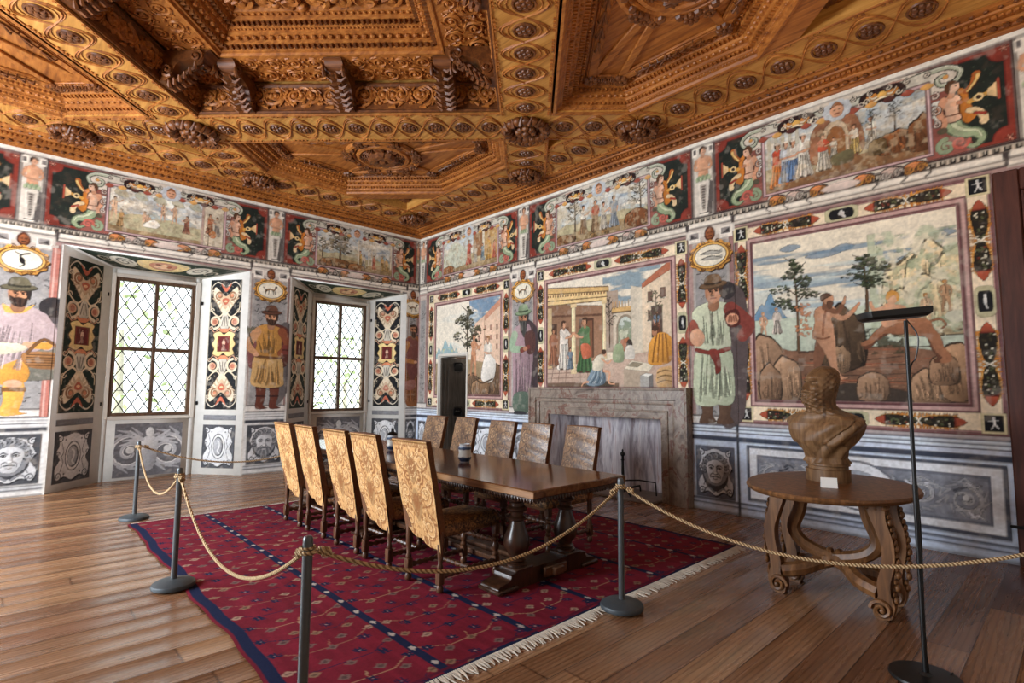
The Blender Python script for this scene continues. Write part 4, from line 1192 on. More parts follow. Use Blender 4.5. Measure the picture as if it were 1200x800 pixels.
def small_scene(kind):
    def sc(c, u0, z0, u1, z1):
        def go():
            w, h = u1 - u0, z1 - z0
            g = random.Random(kind * 13)
            sky_land(c, u0, z0, u1, z1, kind * 7, ground=(156, 132, 96))
            if kind == 1:      # pale pool with bathers and a framed figure group at the right
                c.fuzz(u0, z0, u1, z1, .35, .2, 3)
                c.blob([(u0, z0 + h * .15), (u0 + w * .3, z0 + h * .4), (u0 + w * .7, z0 + h * .36), (u0 + w * .8, z0 + h * .1), (u0 + w * .4, z0 + h * .08)], (176, 172, 142))
                for a, b, s_, n in ((.05, .28, .5, 1), (.12, .12, .4, 0), (.36, .2, .36, 1), (.4, .2, .3, 1), (.55, .4, .42, 1), (.68, .4, .45, 1), (.82, .2, .44, 0)):
                    person(c, u0 + w * a * .8, z0 + h * b, h * s_, top=g.choice([(150, 96, 76), (196, 188, 170), (176, 140, 90)]), skin=(214, 176, 146), nude=bool(n), face=g.choice((-1, 1)), arms=g.choice(('down', 'fwd', 'up')))
                c.blob([(u0 + w * .27, z0 + h * .22), (u0 + w * .36, z0 + h * .4), (u0 + w * .42, z0 + h * .3), (u0 + w * .38, z0 + h * .2)], (226, 222, 212), (-.5, .4, .15))
                for k in range(5): c.blob([(u0 + w * (.03 + .16 * k), z0 + h * .9), (u0 + w * (.1 + .16 * k), z0 + h * 1.0), (u0 + w * (.15 + .16 * k), z0 + h * .82), (u0 + w * (.08 + .16 * k), z0 + h * .8)], (150, 148, 112), None, .6)
                c.rect(u0 + w * .79, z0, u0 + w * .815, z1, (176, 150, 140))
                c.rect(u0 + w * .815, z0, u1, z1, (206, 196, 176)); c.fuzz(u0 + w * .815, z0, u1, z1, .3, .1, 77)
                person(c, u0 + w * .87, z0 + h * .3, h * .5, top=(186, 120, 84), arms='fwd'); person(c, u0 + w * .94, z0 + h * .28, h * .48, top=(170, 160, 150), face=-1, arms='fwd'); c.ell(u0 + w * .9, z0 + h * .3, w * .035, h * .1, (186, 120, 70))
                dab_tree(c, u0 + w * .86, z0, z0 + h * .5, w * .1, (120, 96, 60), seed=4, n=20)
            elif kind == 2:    # trees and seated people, white columns at the right
                dab_tree(c, u0 + w * .28, z0 + h * .1, z0 + h * 1.05, w * .36, (104, 98, 70), (110, 90, 66), 6, 90); dab_tree(c, u0 + w * .06, z0 + h * .1, z0 + h * .8, w * .18, (110, 100, 70), seed=9, n=40)
                for a, s_ in ((.55, .5), (.6, .4), (.74, .42), (.86, .46), (.92, .4)):
                    person(c, u0 + w * a, z0 + h * .12, h * s_, top=g.choice([(190, 110, 84), (206, 198, 184), (196, 160, 96)]), arms=g.choice(('fwd', 'down', 'cross')), face=g.choice((-1, 1)))
                for a in (.52, .66, .7, .97): c.rect(u0 + w * a, z0 + h * .2, u0 + w * (a + .02), z1, (216, 206, 188))
                rock(c, u0 + w * .05, z0, u0 + w * .4, z0 + h * .3, (126, 96, 62), 4); rock(c, u0 + w * .4, z0, u0 + w * .6, z0 + h * .22, (140, 106, 70), 6)
            elif kind == 3:    # pale hills left, people before a building right
                c.blob([(u0, z0 + h * .3), (u0 + w * .2, z0 + h * .9), (u0 + w * .5, z0 + h * .5), (u0 + w * .5, z0 + h * .2), (u0, z0 + h * .1)], (196, 200, 184), (-.5, .4, .12))
                c.rect(u0 + w * .58, z0 + h * .3, u0 + w * .74, z1, (150, 110, 76)); c.rect(u0 + w * .78, z0 + h * .25, u1, z1, (186, 150, 96)); c.rect(u0 + w * .74, z0 + h * .3, u0 + w * .78, z1, (214, 206, 188))
                for a, s_, cl in ((.5, .72, (190, 96, 80)), (.62, .5, (206, 198, 184)), (.75, .5, (130, 150, 160)), (.86, .66, (206, 160, 80)), (.95, .5, (196, 110, 84))):
                    person(c, u0 + w * a, z0 + h * .14, h * s_, top=cl, arms=g.choice(('fwd', 'down', 'up')), face=g.choice((-1, 1)))
                rock(c, u0, z0, u0 + w * .22, z0 + h * .25, (150, 110, 76), 3)
            elif kind == 4:    # five walkers between two tree trunks
                c.fuzz(u0, z0 + h * .3, u0 + w * .4, z0 + h * .9, .5, .15, 9, (206, 190, 160), .5)
                for a in (.22, .93):
                    dab_tree(c, u0 + w * a, z0 + h * .12, z0 + h * 1.12, w * .2, (92, 88, 62), (84, 68, 52), 8, 50)
                for a, s_, cl in ((.32, .68, (222, 216, 204)), (.46, .72, (186, 84, 60)), (.55, .62, (206, 200, 190)), (.66, .7, (150, 160, 170))):
                    person(c, u0 + w * a, z0 + h * .14, h * s_, top=cl, low=g.choice([cl, (150, 120, 90), (206, 196, 180)]), arms=g.choice(('fwd', 'down', 'cross')), face=g.choice((-1, 1)))
                rock(c, u0 + w * .78, z0 + .02, u0 + w * 1.0, z0 + h * .42, (130, 88, 54), 5); rock(c, u0, z0, u0 + w * .22, z0 + h * .26, (120, 92, 64), 6); rock(c, u0 + w * .4, z0, u0 + w * .6, z0 + h * .14, (140, 120, 84), 9)
            elif kind == 5:    # group of long robed people, a vaulted hall in the middle, bushes right
                c.fuzz(u0 + w * .6, z0 + h * .45, u1, z1, .7, (.3, .1), 5, (122, 140, 152), .5)
                c.blob([(u0 + w * .33, z0 + h * .3), (u0 + w * .34, z0 + h * .88), (u0 + w * .5, z0 + h * 1.02), (u0 + w * .62, z0 + h * .9), (u0 + w * .64, z0 + h * .3)], (150, 104, 76), (-.3, .4, .2))
                c.fuzz(u0 + w * .3, z0 + h * .3, u0 + w * .7, z1, .5, .1, 15)
                c.ell(u0 + w * .48, z0 + h * .66, w * .085, h * .28, (196, 176, 150)); c.rect(u0 + w * .395, z0 + h * .3, u0 + w * .565, z0 + h * .66, (196, 176, 150)); c.ell(u0 + w * .485, z0 + h * .62, w * .06, h * .22, (150, 100, 56)); c.rect(u0 + w * .425, z0 + h * .3, u0 + w * .545, z0 + h * .6, (150, 104, 60))
                for k in range(5): c.rect(u0 + w * (.02 + .05 * k), z0 + h * .45, u0 + w * (.045 + .05 * k), z1, (186, 184, 170))
                c.blob([(u0, z0), (u0 + w * .3, z0 + h * .2), (u0 + w * .6, z0 + h * .26), (u1, z0 + h * .24), (u1, z0)], (140, 104, 70), (0, .7, .3)); c.fuzz(u0, z0, u1, z0 + h * .25, .4, .08, 8)
                for a, b, s_, t_, l_ in ((.09, .07, .78, (196, 84, 56), (206, 128, 60)), (.15, .12, .72, (196, 200, 206), (130, 150, 176)), (.2, .13, .7, (214, 208, 198), (110, 140, 180)), (.27, .14, .74, (226, 220, 210), (224, 216, 204)),
                                       (.4, .16, .62, (196, 90, 60), (222, 214, 200)), (.47, .3, .36, (214, 206, 190), None), (.6, .3, .48, (222, 214, 200), (206, 178, 110)), (.7, .32, .5, (226, 220, 208), None)):
                    person(c, u0 + w * a, z0 + h * b, h * s_, top=t_, low=l_, face=1 if a < .45 else -1, arms='fwd' if a in (.09, .4, .6) else 'cross', headgear=(222, 214, 200) if a < .3 else None)
                c.blob([(u0 + w * .46, z0 + h * .2), (u0 + w * .58, z0 + h * .2), (u0 + w * .58, z0 + h * .38), (u0 + w * .46, z0 + h * .36)], (110, 104, 76), (-.4, .5, .3))
                rock(c, u0 + w * .74, z0 + h * .15, u0 + w * .96, z0 + h * .52, (140, 96, 56), 8); rock(c, u0 + w * .9, z0 + h * .1, u1 + .1, z0 + h * .66, (120, 84, 52), 9); rock(c, u0 + w * .68, z0 + h * .2, u0 + w * .78, z0 + h * .46, (110, 96, 60), 10)
                dab_tree(c, u0 + w * .83, z0 + h * .5, z0 + h * .98, w * .09, (110, 118, 92), seed=2, n=30); dab_tree(c, u0 + w * .7, z0 + h * .5, z0 + h * .95, w * .08, (120, 126, 96), seed=3, n=30)
            else:
                pass
            c.fuzz(u0, z0, u1, z1, .45, .07, kind, (196, 180, 150), .49); c.fuzz(u0, z0, u1, z1, .32, .045, kind + 5, (110, 84, 58), .58)
        clip(c, u0, z0, u1, z1, go)
    return sc


def cartouche(c, u, z, sign):
    """scrolled gold frame with a pale oval, mask and bracket blocks above"""
    c.rect(u - .34, z + .27, u + .34, z + .38, (208, 202, 194))
    for s_ in (-1, 1):
        c.rect(u + s_ * .22 - .09, z + .2, u + s_ * .22 + .09, z + .37, (222, 216, 208)); c.rect(u + s_ * .22 - .06, z + .26, u + s_ * .22 + .06, z + .34, (150, 144, 142)); c.poly([(u + s_ * .17, z + .27), (u + s_ * .27, z + .27), (u + s_ * .27, z + .33)], (70, 66, 68))
    c.ell(u, z + .3, .075, .1, (96, 52, 30)); c.ell(u, z + .3, .055, .075, (150, 90, 52), grad=(-.5, .4, .4)); c.line([(u - .03, z + .315), (u - .01, z + .315)], .014, DRK); c.line([(u + .015, z + .315), (u + .035, z + .315)], .014, DRK); c.line([(u - .02, z + .265), (u + .025, z + .265)], .012, (60, 30, 24))
    rad = (1.08, .97, 1.12, 1.0, 1.1, .97)
    P_ = [(u + .285 * rad[k % 6] * math.cos(2 * PI * k / 24), z + .2 * rad[k % 6] * math.sin(2 * PI * k / 24)) for k in range(24)]
    c.blob([(p[0] + .012, p[1] - .014) for p in P_], (70, 46, 30), n=4); c.blob(P_, (204, 150, 66), (-.5, .6, .3), n=4)
    for k in range(8):
        a = 2 * PI * (k + .5) / 8; c.spiral(u + .272 * math.cos(a), z + .186 * math.sin(a), .034, 1.3, a, 1 if k % 2 else -1, .012, (120, 74, 30), .007)
    for k in range(24):
        a = 2 * PI * k / 24; c.line([(u + .25 * math.cos(a), z + .168 * math.sin(a)), (u + .285 * math.cos(a + .06), z + .2 * math.sin(a + .06))], .007, (226, 186, 108) if k % 2 else (140, 90, 36))
    c.ell(u, z, .265, .18, (134, 84, 32)); c.ell(u, z, .25, .168, (222, 178, 96)); c.ell(u, z, .222, .146, (96, 70, 44)); c.ell(u, z, .215, .14, (222, 216, 200), grad=(-.3, .4, .08))
    D = (70, 60, 56)
    if sign == 'scorpion':
        c.curve([(u + .07, z + .1), (u - .02, z + .06), (u, z), (u + .03, z - .06), (u - .02, z - .1)], .022, DRK, .012); c.ell(u, z - .01, .03, .05, DRK, .3); c.curve([(u - .02, z + .07), (u - .08, z + .1)], .014, DRK, .008)
    elif sign == 'fish':
        for dz in (.035, -.04):
            c.blob([(u - .14, z + dz), (u, z + dz + .03), (u + .12, z + dz + .012), (u + .16, z + dz + .03), (u + .15, z + dz - .02), (u, z + dz - .022)], (170, 168, 160), (0, .8, .25)); c.curve([(u - .14, z + dz), (u, z + dz + .03), (u + .14, z + dz)], .007, D)
    else:
        c.curve([(u - .09, z - .02), (u - .02, z + .02), (u + .06, z + .01), (u + .09, z + .06)], .034, (150, 120, 90), .02)
        for k in (-.07, -.03, .04, .07): c.line([(u + k, z), (u + k * 1.3, z - .07)], .014, D, .008)
        c.ell(u + .1, z + .07, .022, .018, D); c.curve([(u - .09, z), (u - .13, z + .05)], .01, D)


def niche(c, u0, u1, z0=1.1, z1=3.6):
    w = u1 - u0
    c.rect(u0, z0, u1, z1, (190, 178, 170)); c.rect(u0, z0, u0 + .05, z1, (168, 140, 136)); c.rect(u1 - .06, z0, u1, z1, (150, 116, 114)); c.rect(u0 + .06, z0 + .1, u1 - .07, z1 - .1, (166, 162, 160)); c.rect(u0 + .09, z0 + .12, u1 - .1, z1 - .1, (150, 148, 148))
    g = random.Random(int(abs(u0) * 50))
    c.fuzz(u0, z0, u1, z1, .2, .1, 5)
    for k in range(int(170 * w)):
        x, y = g.uniform(u0 + .1, u1 - .12), g.uniform(z0 + .15, z1 - .35)
        c.curve([(x, y), (x + .03, y + g.uniform(-.03, .03)), (x + .05, y + g.uniform(-.02, .04))], .012, g.choice([(206, 202, 198), (98, 96, 98), (120, 118, 120)]), .006)
    lines_h(c, u0, u1, [(z0, z0 + .12, (206, 202, 198)), (z0 + .1, z0 + .115, (120, 114, 114)), (z0, z0 + .012, (110, 106, 108))])


def robe_folds(c, X, n, a0, a1, b0, b1, col, wd=.02, h=1.0, sway=.02):
    g = random.Random(n * 7 + int(b1 * 100))
    for k in range(int(n * 2.2)):
        t = (k + g.random()) / (n * 2.2)
        p, q = a0[0] + (a0[1] - a0[0]) * t, a1[0] + (a1[1] - a1[0]) * t
        s0, s1 = g.uniform(0, .55), g.uniform(.75, 1)
        sw = g.uniform(-sway, sway)
        A = lambda v, o: X(p + (q - p) * v + o + sw * math.sin(v * PI), b1 + (b0 - b1) * v)
        m_ = (s0 + s1) / 2
        w_ = wd * h * g.uniform(.5, 1.3)
        c.curve([A(s0, 0), A(m_, .004), A(s1, 0)], w_ * .4, (lambda f: tuple(v * f for v in col))(g.uniform(.56, .78)), w_, alpha=.6)
        c.curve([A(s0, .012), A(m_, .016), A(s1, .014)], w_ * .3, (lambda f: tuple(min(255, v * f) for v in col))(g.uniform(1.1, 1.3)), w_ * .7, alpha=.5)


def big_head(c, X, a, b, s, h, skin=FLE, hair=(66, 50, 42), beard=None, f=1, hat=None, brim=None):
    c.line([X(a, b - .09 * s), X(a + .005, b - .02)], .08 * h * s, tuple(v * .8 for v in skin))
    c.blob([X(a - .055 * s, b + .04 * s), X(a, b + .075 * s), X(a + .055 * s, b + .045 * s), X(a + .06 * s, b - .01 * s), X(a + .045 * s, b - .05 * s), X(a + .005, b - .075 * s), X(a - .045 * s, b - .045 * s), X(a - .06 * s, b)], skin, (-.7 * f, .2, .3))
    hb = [X(a - .066 * s, b - .03 * s), X(a - .07 * s, b + .05 * s), X(a - .02 * s, b + .09 * s), X(a + .055 * s, b + .075 * s), X(a + .05 * s, b + .05 * s), X(a - .03 * s, b + .055 * s), X(a - .045 * s, b + .0)]
    c.blob(hb if f > 0 else [(2 * X(a, 0)[0] - p[0], p[1]) for p in hb], hair)
    for e in (-.02, .025):
        c.line([X(a + (e - .012) * s, b + .022 * s), X(a + (e + .012) * s, b + .024 * s)], .008 * h * s, tuple(v * .5 for v in skin)); c.ell(*X(a + e * s, b + .012 * s), .009 * h * s, .006 * h * s, (44, 32, 28))
    c.curve([X(a + .004 * f, b + .01 * s), X(a + .016 * s * f, b - .015 * s), X(a + .002, b - .02 * s)], .008 * h * s, tuple(v * .66 for v in skin))
    c.line([X(a - .015 * s, b - .038 * s), X(a + .02 * s, b - .037 * s)], .009 * h * s, (140, 70, 60))
    if beard:
        L = beard[1]
        c.blob([X(a - .052 * s, b - .01 * s), X(a - .02 * s, b - .022 * s), X(a + .01, b - .018 * s), X(a + .04 * s, b - .022 * s), X(a + .055 * s, b - .005 * s), X(a + .045 * s, b - .07 * s), X(a + .01, b - (.08 + L) * s), X(a - .035 * s, b - .07 * s)], beard[0], (-.6 * f, .2, .35))
        for k in range(6): c.curve([X(a + (-.04 + .017 * k) * s, b - .03 * s), X(a + (-.02 + .011 * k) * s, b - (.07 + L * .8) * s)], .008 * h * s, tuple(v * (.6 if k % 2 else 1.3) for v in beard[0]), .004 * h)
    if hat:
        c.ell(*X(a, b + .055 * s), .105 * h * s, .026 * h * s, tuple(v * .7 for v in hat), .05); c.ell(*X(a, b + .06 * s), .1 * h * s, .022 * h * s, hat, .05)
        c.blob([X(a - .06 * s, b + .06 * s), X(a - .05 * s, b + .12 * s), X(a + .0, b + .135 * s), X(a + .05 * s, b + .12 * s), X(a + .06 * s, b + .06 * s)], hat, (-.6 * f, .4, .35)); c.curve([X(a - .058 * s, b + .07 * s), X(a, b + .064 * s), X(a + .06 * s, b + .07 * s)], .012 * h * s, tuple(v * .55 for v in hat))


def fig_basket(c, u, z, h):
    X = lambda a, b: (u + a * h * .97, z + b * h)
    c.blob([X(.2, .74), X(.3, .95), X(.4, .9), X(.42, .7), X(.46, .5), X(.4, .4), X(.2, .36)], (92, 86, 88)); c.blob([X(-.2, .5), X(.38, .52), X(.42, .36), X(.3, .27), X(-.1, .25), X(-.24, .34)], (120, 118, 108), (0, .6, .3))
    c.ell(*X(.24, .84), .09 * h, .08 * h, (56, 52, 54))
    W_ = (178, 160, 162)
    c.blob([X(-.12, .42), X(.04, .44), X(.12, .34), X(.1, .24), X(-.02, .22), X(-.16, .26)], (206, 150, 62), (-.5, .5, .35))      # breeches
    c.blob([X(-.02, .24), X(.09, .24), X(.1, .12), X(.08, .02), X(.13, .0), X(-.03, -.01), X(-.02, .1)], (214, 160, 70), (-.6, .2, .35)); c.rect(*X(-.035, .17), *X(.11, .2), (120, 84, 44)); c.ell(*X(.03, .23), .055 * h, .03 * h, (206, 158, 126))
    c.blob([X(-.3, .3), X(-.16, .26), X(-.12, .14), X(-.1, .02), X(-.2, 0), X(-.24, .12)], (196, 144, 64), (-.3, .3, .3))
    c.blob([X(-.28, .72), X(-.12, .82), X(.1, .83), X(.22, .74), X(.26, .58), X(.12, .46), X(-.06, .36), X(-.24, .26), X(-.34, .4)], W_, (-.6, .3, .25))
    robe_folds(c, X, 7, (-.18, .14), (-.3, .1), .34, .76, W_, .02, h, .03)
    c.curve([X(.16, .74), X(.24, .62), X(.22, .53)], .11 * h, W_, .08 * h); c.curve([X(.22, .53), X(.12, .53)], .06 * h, (206, 150, 62), .05 * h); c.curve([X(-.22, .72), X(-.26, .6), X(-.1, .53)], .1 * h, (190, 172, 176), .06 * h); c.ell(*X(-.06, .52), .04 * h, .025 * h, FLE); c.ell(*X(.1, .53), .035 * h, .028 * h, FLE)
    c.blob([X(-.2, .52), X(.02, .54), X(.1, .5), X(-.04, .45), X(-.2, .46)], (198, 192, 172), (-.4, .5, .25))
    c.blob([X(.08, .47), X(.34, .47), X(.32, .36), X(.12, .36)], (150, 108, 66), (-.5, .4, .3)); 
    for k in range(5): c.line([X(.1, .375 + .02 * k), X(.33, .375 + .02 * k)], .01, (98, 68, 40))
    c.curve([X(.1, .47), X(.2, .58), X(.33, .47)], .022 * h, (120, 84, 50))
    c.blob([X(-.07, .84), X(.02, .8), X(.12, .85), X(.06, .78), X(-.04, .77)], (214, 166, 84)); big_head(c, X, .02, .915, 1.05, h, (190, 138, 104), (52, 42, 38), ((64, 46, 38), .01), -1, (104, 98, 78))


def fig_hunter(c, u, z, h):
    X = lambda a, b: (u + a * h * .97, z + b * h)
    c.blob([X(.1, .8), X(.24, .82), X(.25, .5), X(.22, .2), X(.12, .04), X(.04, .1)], (104, 98, 98))
    c.blob([X(-.02, .82), X(.19, .8), X(.21, .55), X(.18, .42), X(.05, .45)], (92, 54, 46), (.3, .3, .3)); c.blob([X(-.2, .6), X(-.06, .66), X(-.06, .42), X(-.18, .4)], (132, 84, 84), (-.5, .3, .3))
    for s_ in (-.06, .07):
        c.blob([X(s_ - .05, .3), X(s_ + .05, .3), X(s_ + .045, .12), X(s_ + .03, .03), X(s_ + .075, .0), X(s_ - .04, .0), X(s_ - .04, .12)], (104, 58, 44), (-.6, .2, .35)); c.line([X(s_ - .045, .2), X(s_ + .045, .2)], .02 * h, (70, 40, 34)); c.line([X(s_ - .04, .12), X(s_ + .04, .12)], .016 * h, (70, 40, 34))
    Y_ = (178, 132, 66)
    c.blob([X(-.12, .52), X(.12, .52), X(.16, .3), X(.15, .22), X(0, .2), X(-.15, .23), X(-.16, .34)], (190, 156, 104), (-.6, .2, .32)); robe_folds(c, X, 6, (-.09, .1), (-.13, .13), .23, .5, (180, 138, 80), .02, h)
    c.blob([X(-.12, .5), X(.12, .5), X(.13, .66), X(.15, .78), X(.04, .83), X(-.06, .83), X(-.15, .77), X(-.12, .64)], Y_, (-.6, .3, .32)); robe_folds(c, X, 5, (-.1, .1), (-.06, .06), .54, .78, Y_, .02, h)
    c.line([X(-.12, .51), X(.12, .5)], .02 * h, (110, 76, 50)); c.curve([X(-.12, .76), X(-.19, .62), X(-.13, .54)], .085 * h, (196, 150, 110), .055 * h); c.curve([X(.13, .77), X(.19, .64), X(.12, .55)], .085 * h, (134, 78, 52), .06 * h); c.ell(*X(-.12, .53), .03 * h, .022 * h, FLE)
    c.rect(*X(.14, .54), *X(.24, .64), (122, 62, 54)); c.rect(*X(.14, .58), *X(.24, .595), (84, 40, 36))
    c.curve([X(-.16, .62), X(-.2, .74), X(-.22, .8)], .012 * h, (90, 76, 60))
    for k in range(6): c.curve([X(-.2, .74), X(-.23 + .02 * k, .8)], .012 * h, (120, 116, 96), .005 * h)
    big_head(c, X, .015, .905, .95, h, (196, 146, 112), (70, 50, 40), ((76, 56, 46), .0), -1, (104, 70, 54))


def fig_monk(c, u, z, h):
    X = lambda a, b: (u + a * h * .97, z + b * h)
    R_ = (150, 100, 62)
    c.blob([X(.02, .8), X(.16, .76), X(.16, .2), X(.08, .02), X(-.02, .1)], (92, 84, 84))
    c.blob([X(-.1, .8), X(0, .84), X(.1, .8), X(.13, .5), X(.12, .1), X(.1, .0), X(-.08, .0), X(-.12, .3), X(-.13, .6)], R_, (-.6, .3, .35)); robe_folds(c, X, 6, (-.08, .08), (-.08, .09), .02, .76, R_, .018, h)
    c.blob([X(-.1, .78), X(.02, .82), X(.1, .7), X(.08, .4), X(-.02, .3), X(-.1, .5)], (124, 78, 72), (-.5, .3, .35)); c.curve([X(-.08, .74), X(-.13, .56), X(.02, .52)], .07 * h, (176, 122, 70), .045 * h); c.ell(*X(.04, .52), .025 * h, .02 * h, FLE)
    c.blob([X(-.1, .28), X(.04, .3), X(.03, .2), X(-.08, .18)], (156, 108, 98), (-.5, .3, .3))
    big_head(c, X, .0, .905, .85, h, (178, 128, 96), (72, 52, 40), ((92, 70, 56), .03), -1)


def fig_greenhat(c, u, z, h):
    X = lambda a, b: (u + a * h * .97, z + b * h)
    c.blob([X(.0, .8), X(.2, .78), X(.22, .5), X(.2, .1), X(.05, .04)], (74, 62, 66))
    R_ = (156, 132, 140)
    c.blob([X(-.11, .78), X(.08, .82), X(.15, .7), X(.16, .5), X(.12, .2), X(.1, .02), X(-.1, .02), X(-.12, .3), X(-.13, .6)], R_, (-.6, .3, .32)); robe_folds(c, X, 7, (-.09, .12), (-.09, .09), .05, .62, R_, .018, h, .03)
    c.blob([X(-.1, .16), X(.1, .17), X(.1, .0), X(-.1, .0)], (92, 108, 96), (-.5, .3, .35)); c.blob([X(-.08, .0), X(.04, .0), X(.05, -.03), X(-.1, -.03)], (60, 58, 64))
    c.blob([X(.04, .72), X(.17, .74), X(.18, .56), X(.08, .54)], (92, 62, 58)); c.curve([X(-.1, .72), X(-.13, .6), X(.02, .58)], .09 * h, (150, 172, 148), .06 * h); c.curve([X(.0, .57), X(.1, .6)], .05 * h, (126, 66, 56), .04 * h); c.ell(*X(.05, .585), .03 * h, .022 * h, (176, 126, 100))
    big_head(c, X, .02, .87, 1.05, h, (170, 122, 94), (62, 56, 54), ((74, 74, 72), .09), -1, (132, 152, 122))


def fig_baker(c, u, z, h):
    X = lambda a, b: (u + a * h * .97, z + b * h)
    c.blob([X(.1, .86), X(.22, .9), X(.26, .7), X(.24, .3), X(.2, .02), X(.04, .04)], (92, 80, 80)); c.ell(*X(.12, .9), .06 * h, .06 * h, (60, 54, 56))
    G_ = (176, 184, 160)
    for s_ in (-.05, .08):
        c.blob([X(s_ - .045, .16), X(s_ + .045, .16), X(s_ + .04, .05), X(s_ + .06, .0), X(s_ - .06, -.01), X(s_ - .04, .06)], (98, 74, 58), (-.6, .2, .35))
    c.blob([X(-.11, .5), X(.12, .5), X(.15, .34), X(.15, .16), X(.1, .115), X(.03, .12), X(-.02, .105), X(-.14, .13), X(-.15, .32)], G_, (-.6, .2, .32)); robe_folds(c, X, 8, (-.09, .11), (-.13, .14), .14, .5, G_, .02, h, .025)
    c.blob([X(-.12, .5), X(.12, .5), X(.13, .64), X(.16, .78), X(.06, .83), X(-.05, .83), X(-.15, .77), X(-.13, .62)], (190, 196, 172), (-.6, .3, .3)); robe_folds(c, X, 5, (-.1, .1), (-.09, .09), .53, .78, G_, .016, h)
    c.line([X(.005, .8), X(.005, .54)], .008 * h, (110, 116, 100))
    for k in range(6): c.ell(*X(.005, .78 - .045 * k), .007 * h, .007 * h, (90, 90, 76))
    c.blob([X(-.15, .72), X(-.21, .62), X(-.19, .54), X(-.1, .55), X(-.1, .66)], (154, 88, 72), (-.5, .4, .35)); c.ell(*X(-.115, .59), .055 * h, .065 * h, (206, 160, 130), .3, (-.5, .3, .3))
    c.curve([X(.14, .77), X(.26, .66), X(.22, .58)], .1 * h, (134, 66, 56), .075 * h); c.blob([X(.1, .74), X(.19, .76), X(.2, .66), X(.12, .65)], (88, 40, 34)); c.ell(*X(.15, .7), .045 * h, .04 * h, (206, 152, 122)); 
    for k in range(4): c.line([X(.13 + .015 * k, .72), X(.125 + .02 * k, .685)], .009 * h, (150, 100, 78))
    c.curve([X(-.12, .5), X(.0, .475), X(.12, .5)], .03 * h, (128, 58, 48)); c.blob([X(-.03, .49), X(.04, .49), X(.06, .36), X(.02, .33), X(.01, .4)], (126, 56, 46), (-.5, .3, .35))
    big_head(c, X, .015, .895, 1.0, h, (190, 138, 106), (74, 54, 42), None, -1, (118, 92, 66))


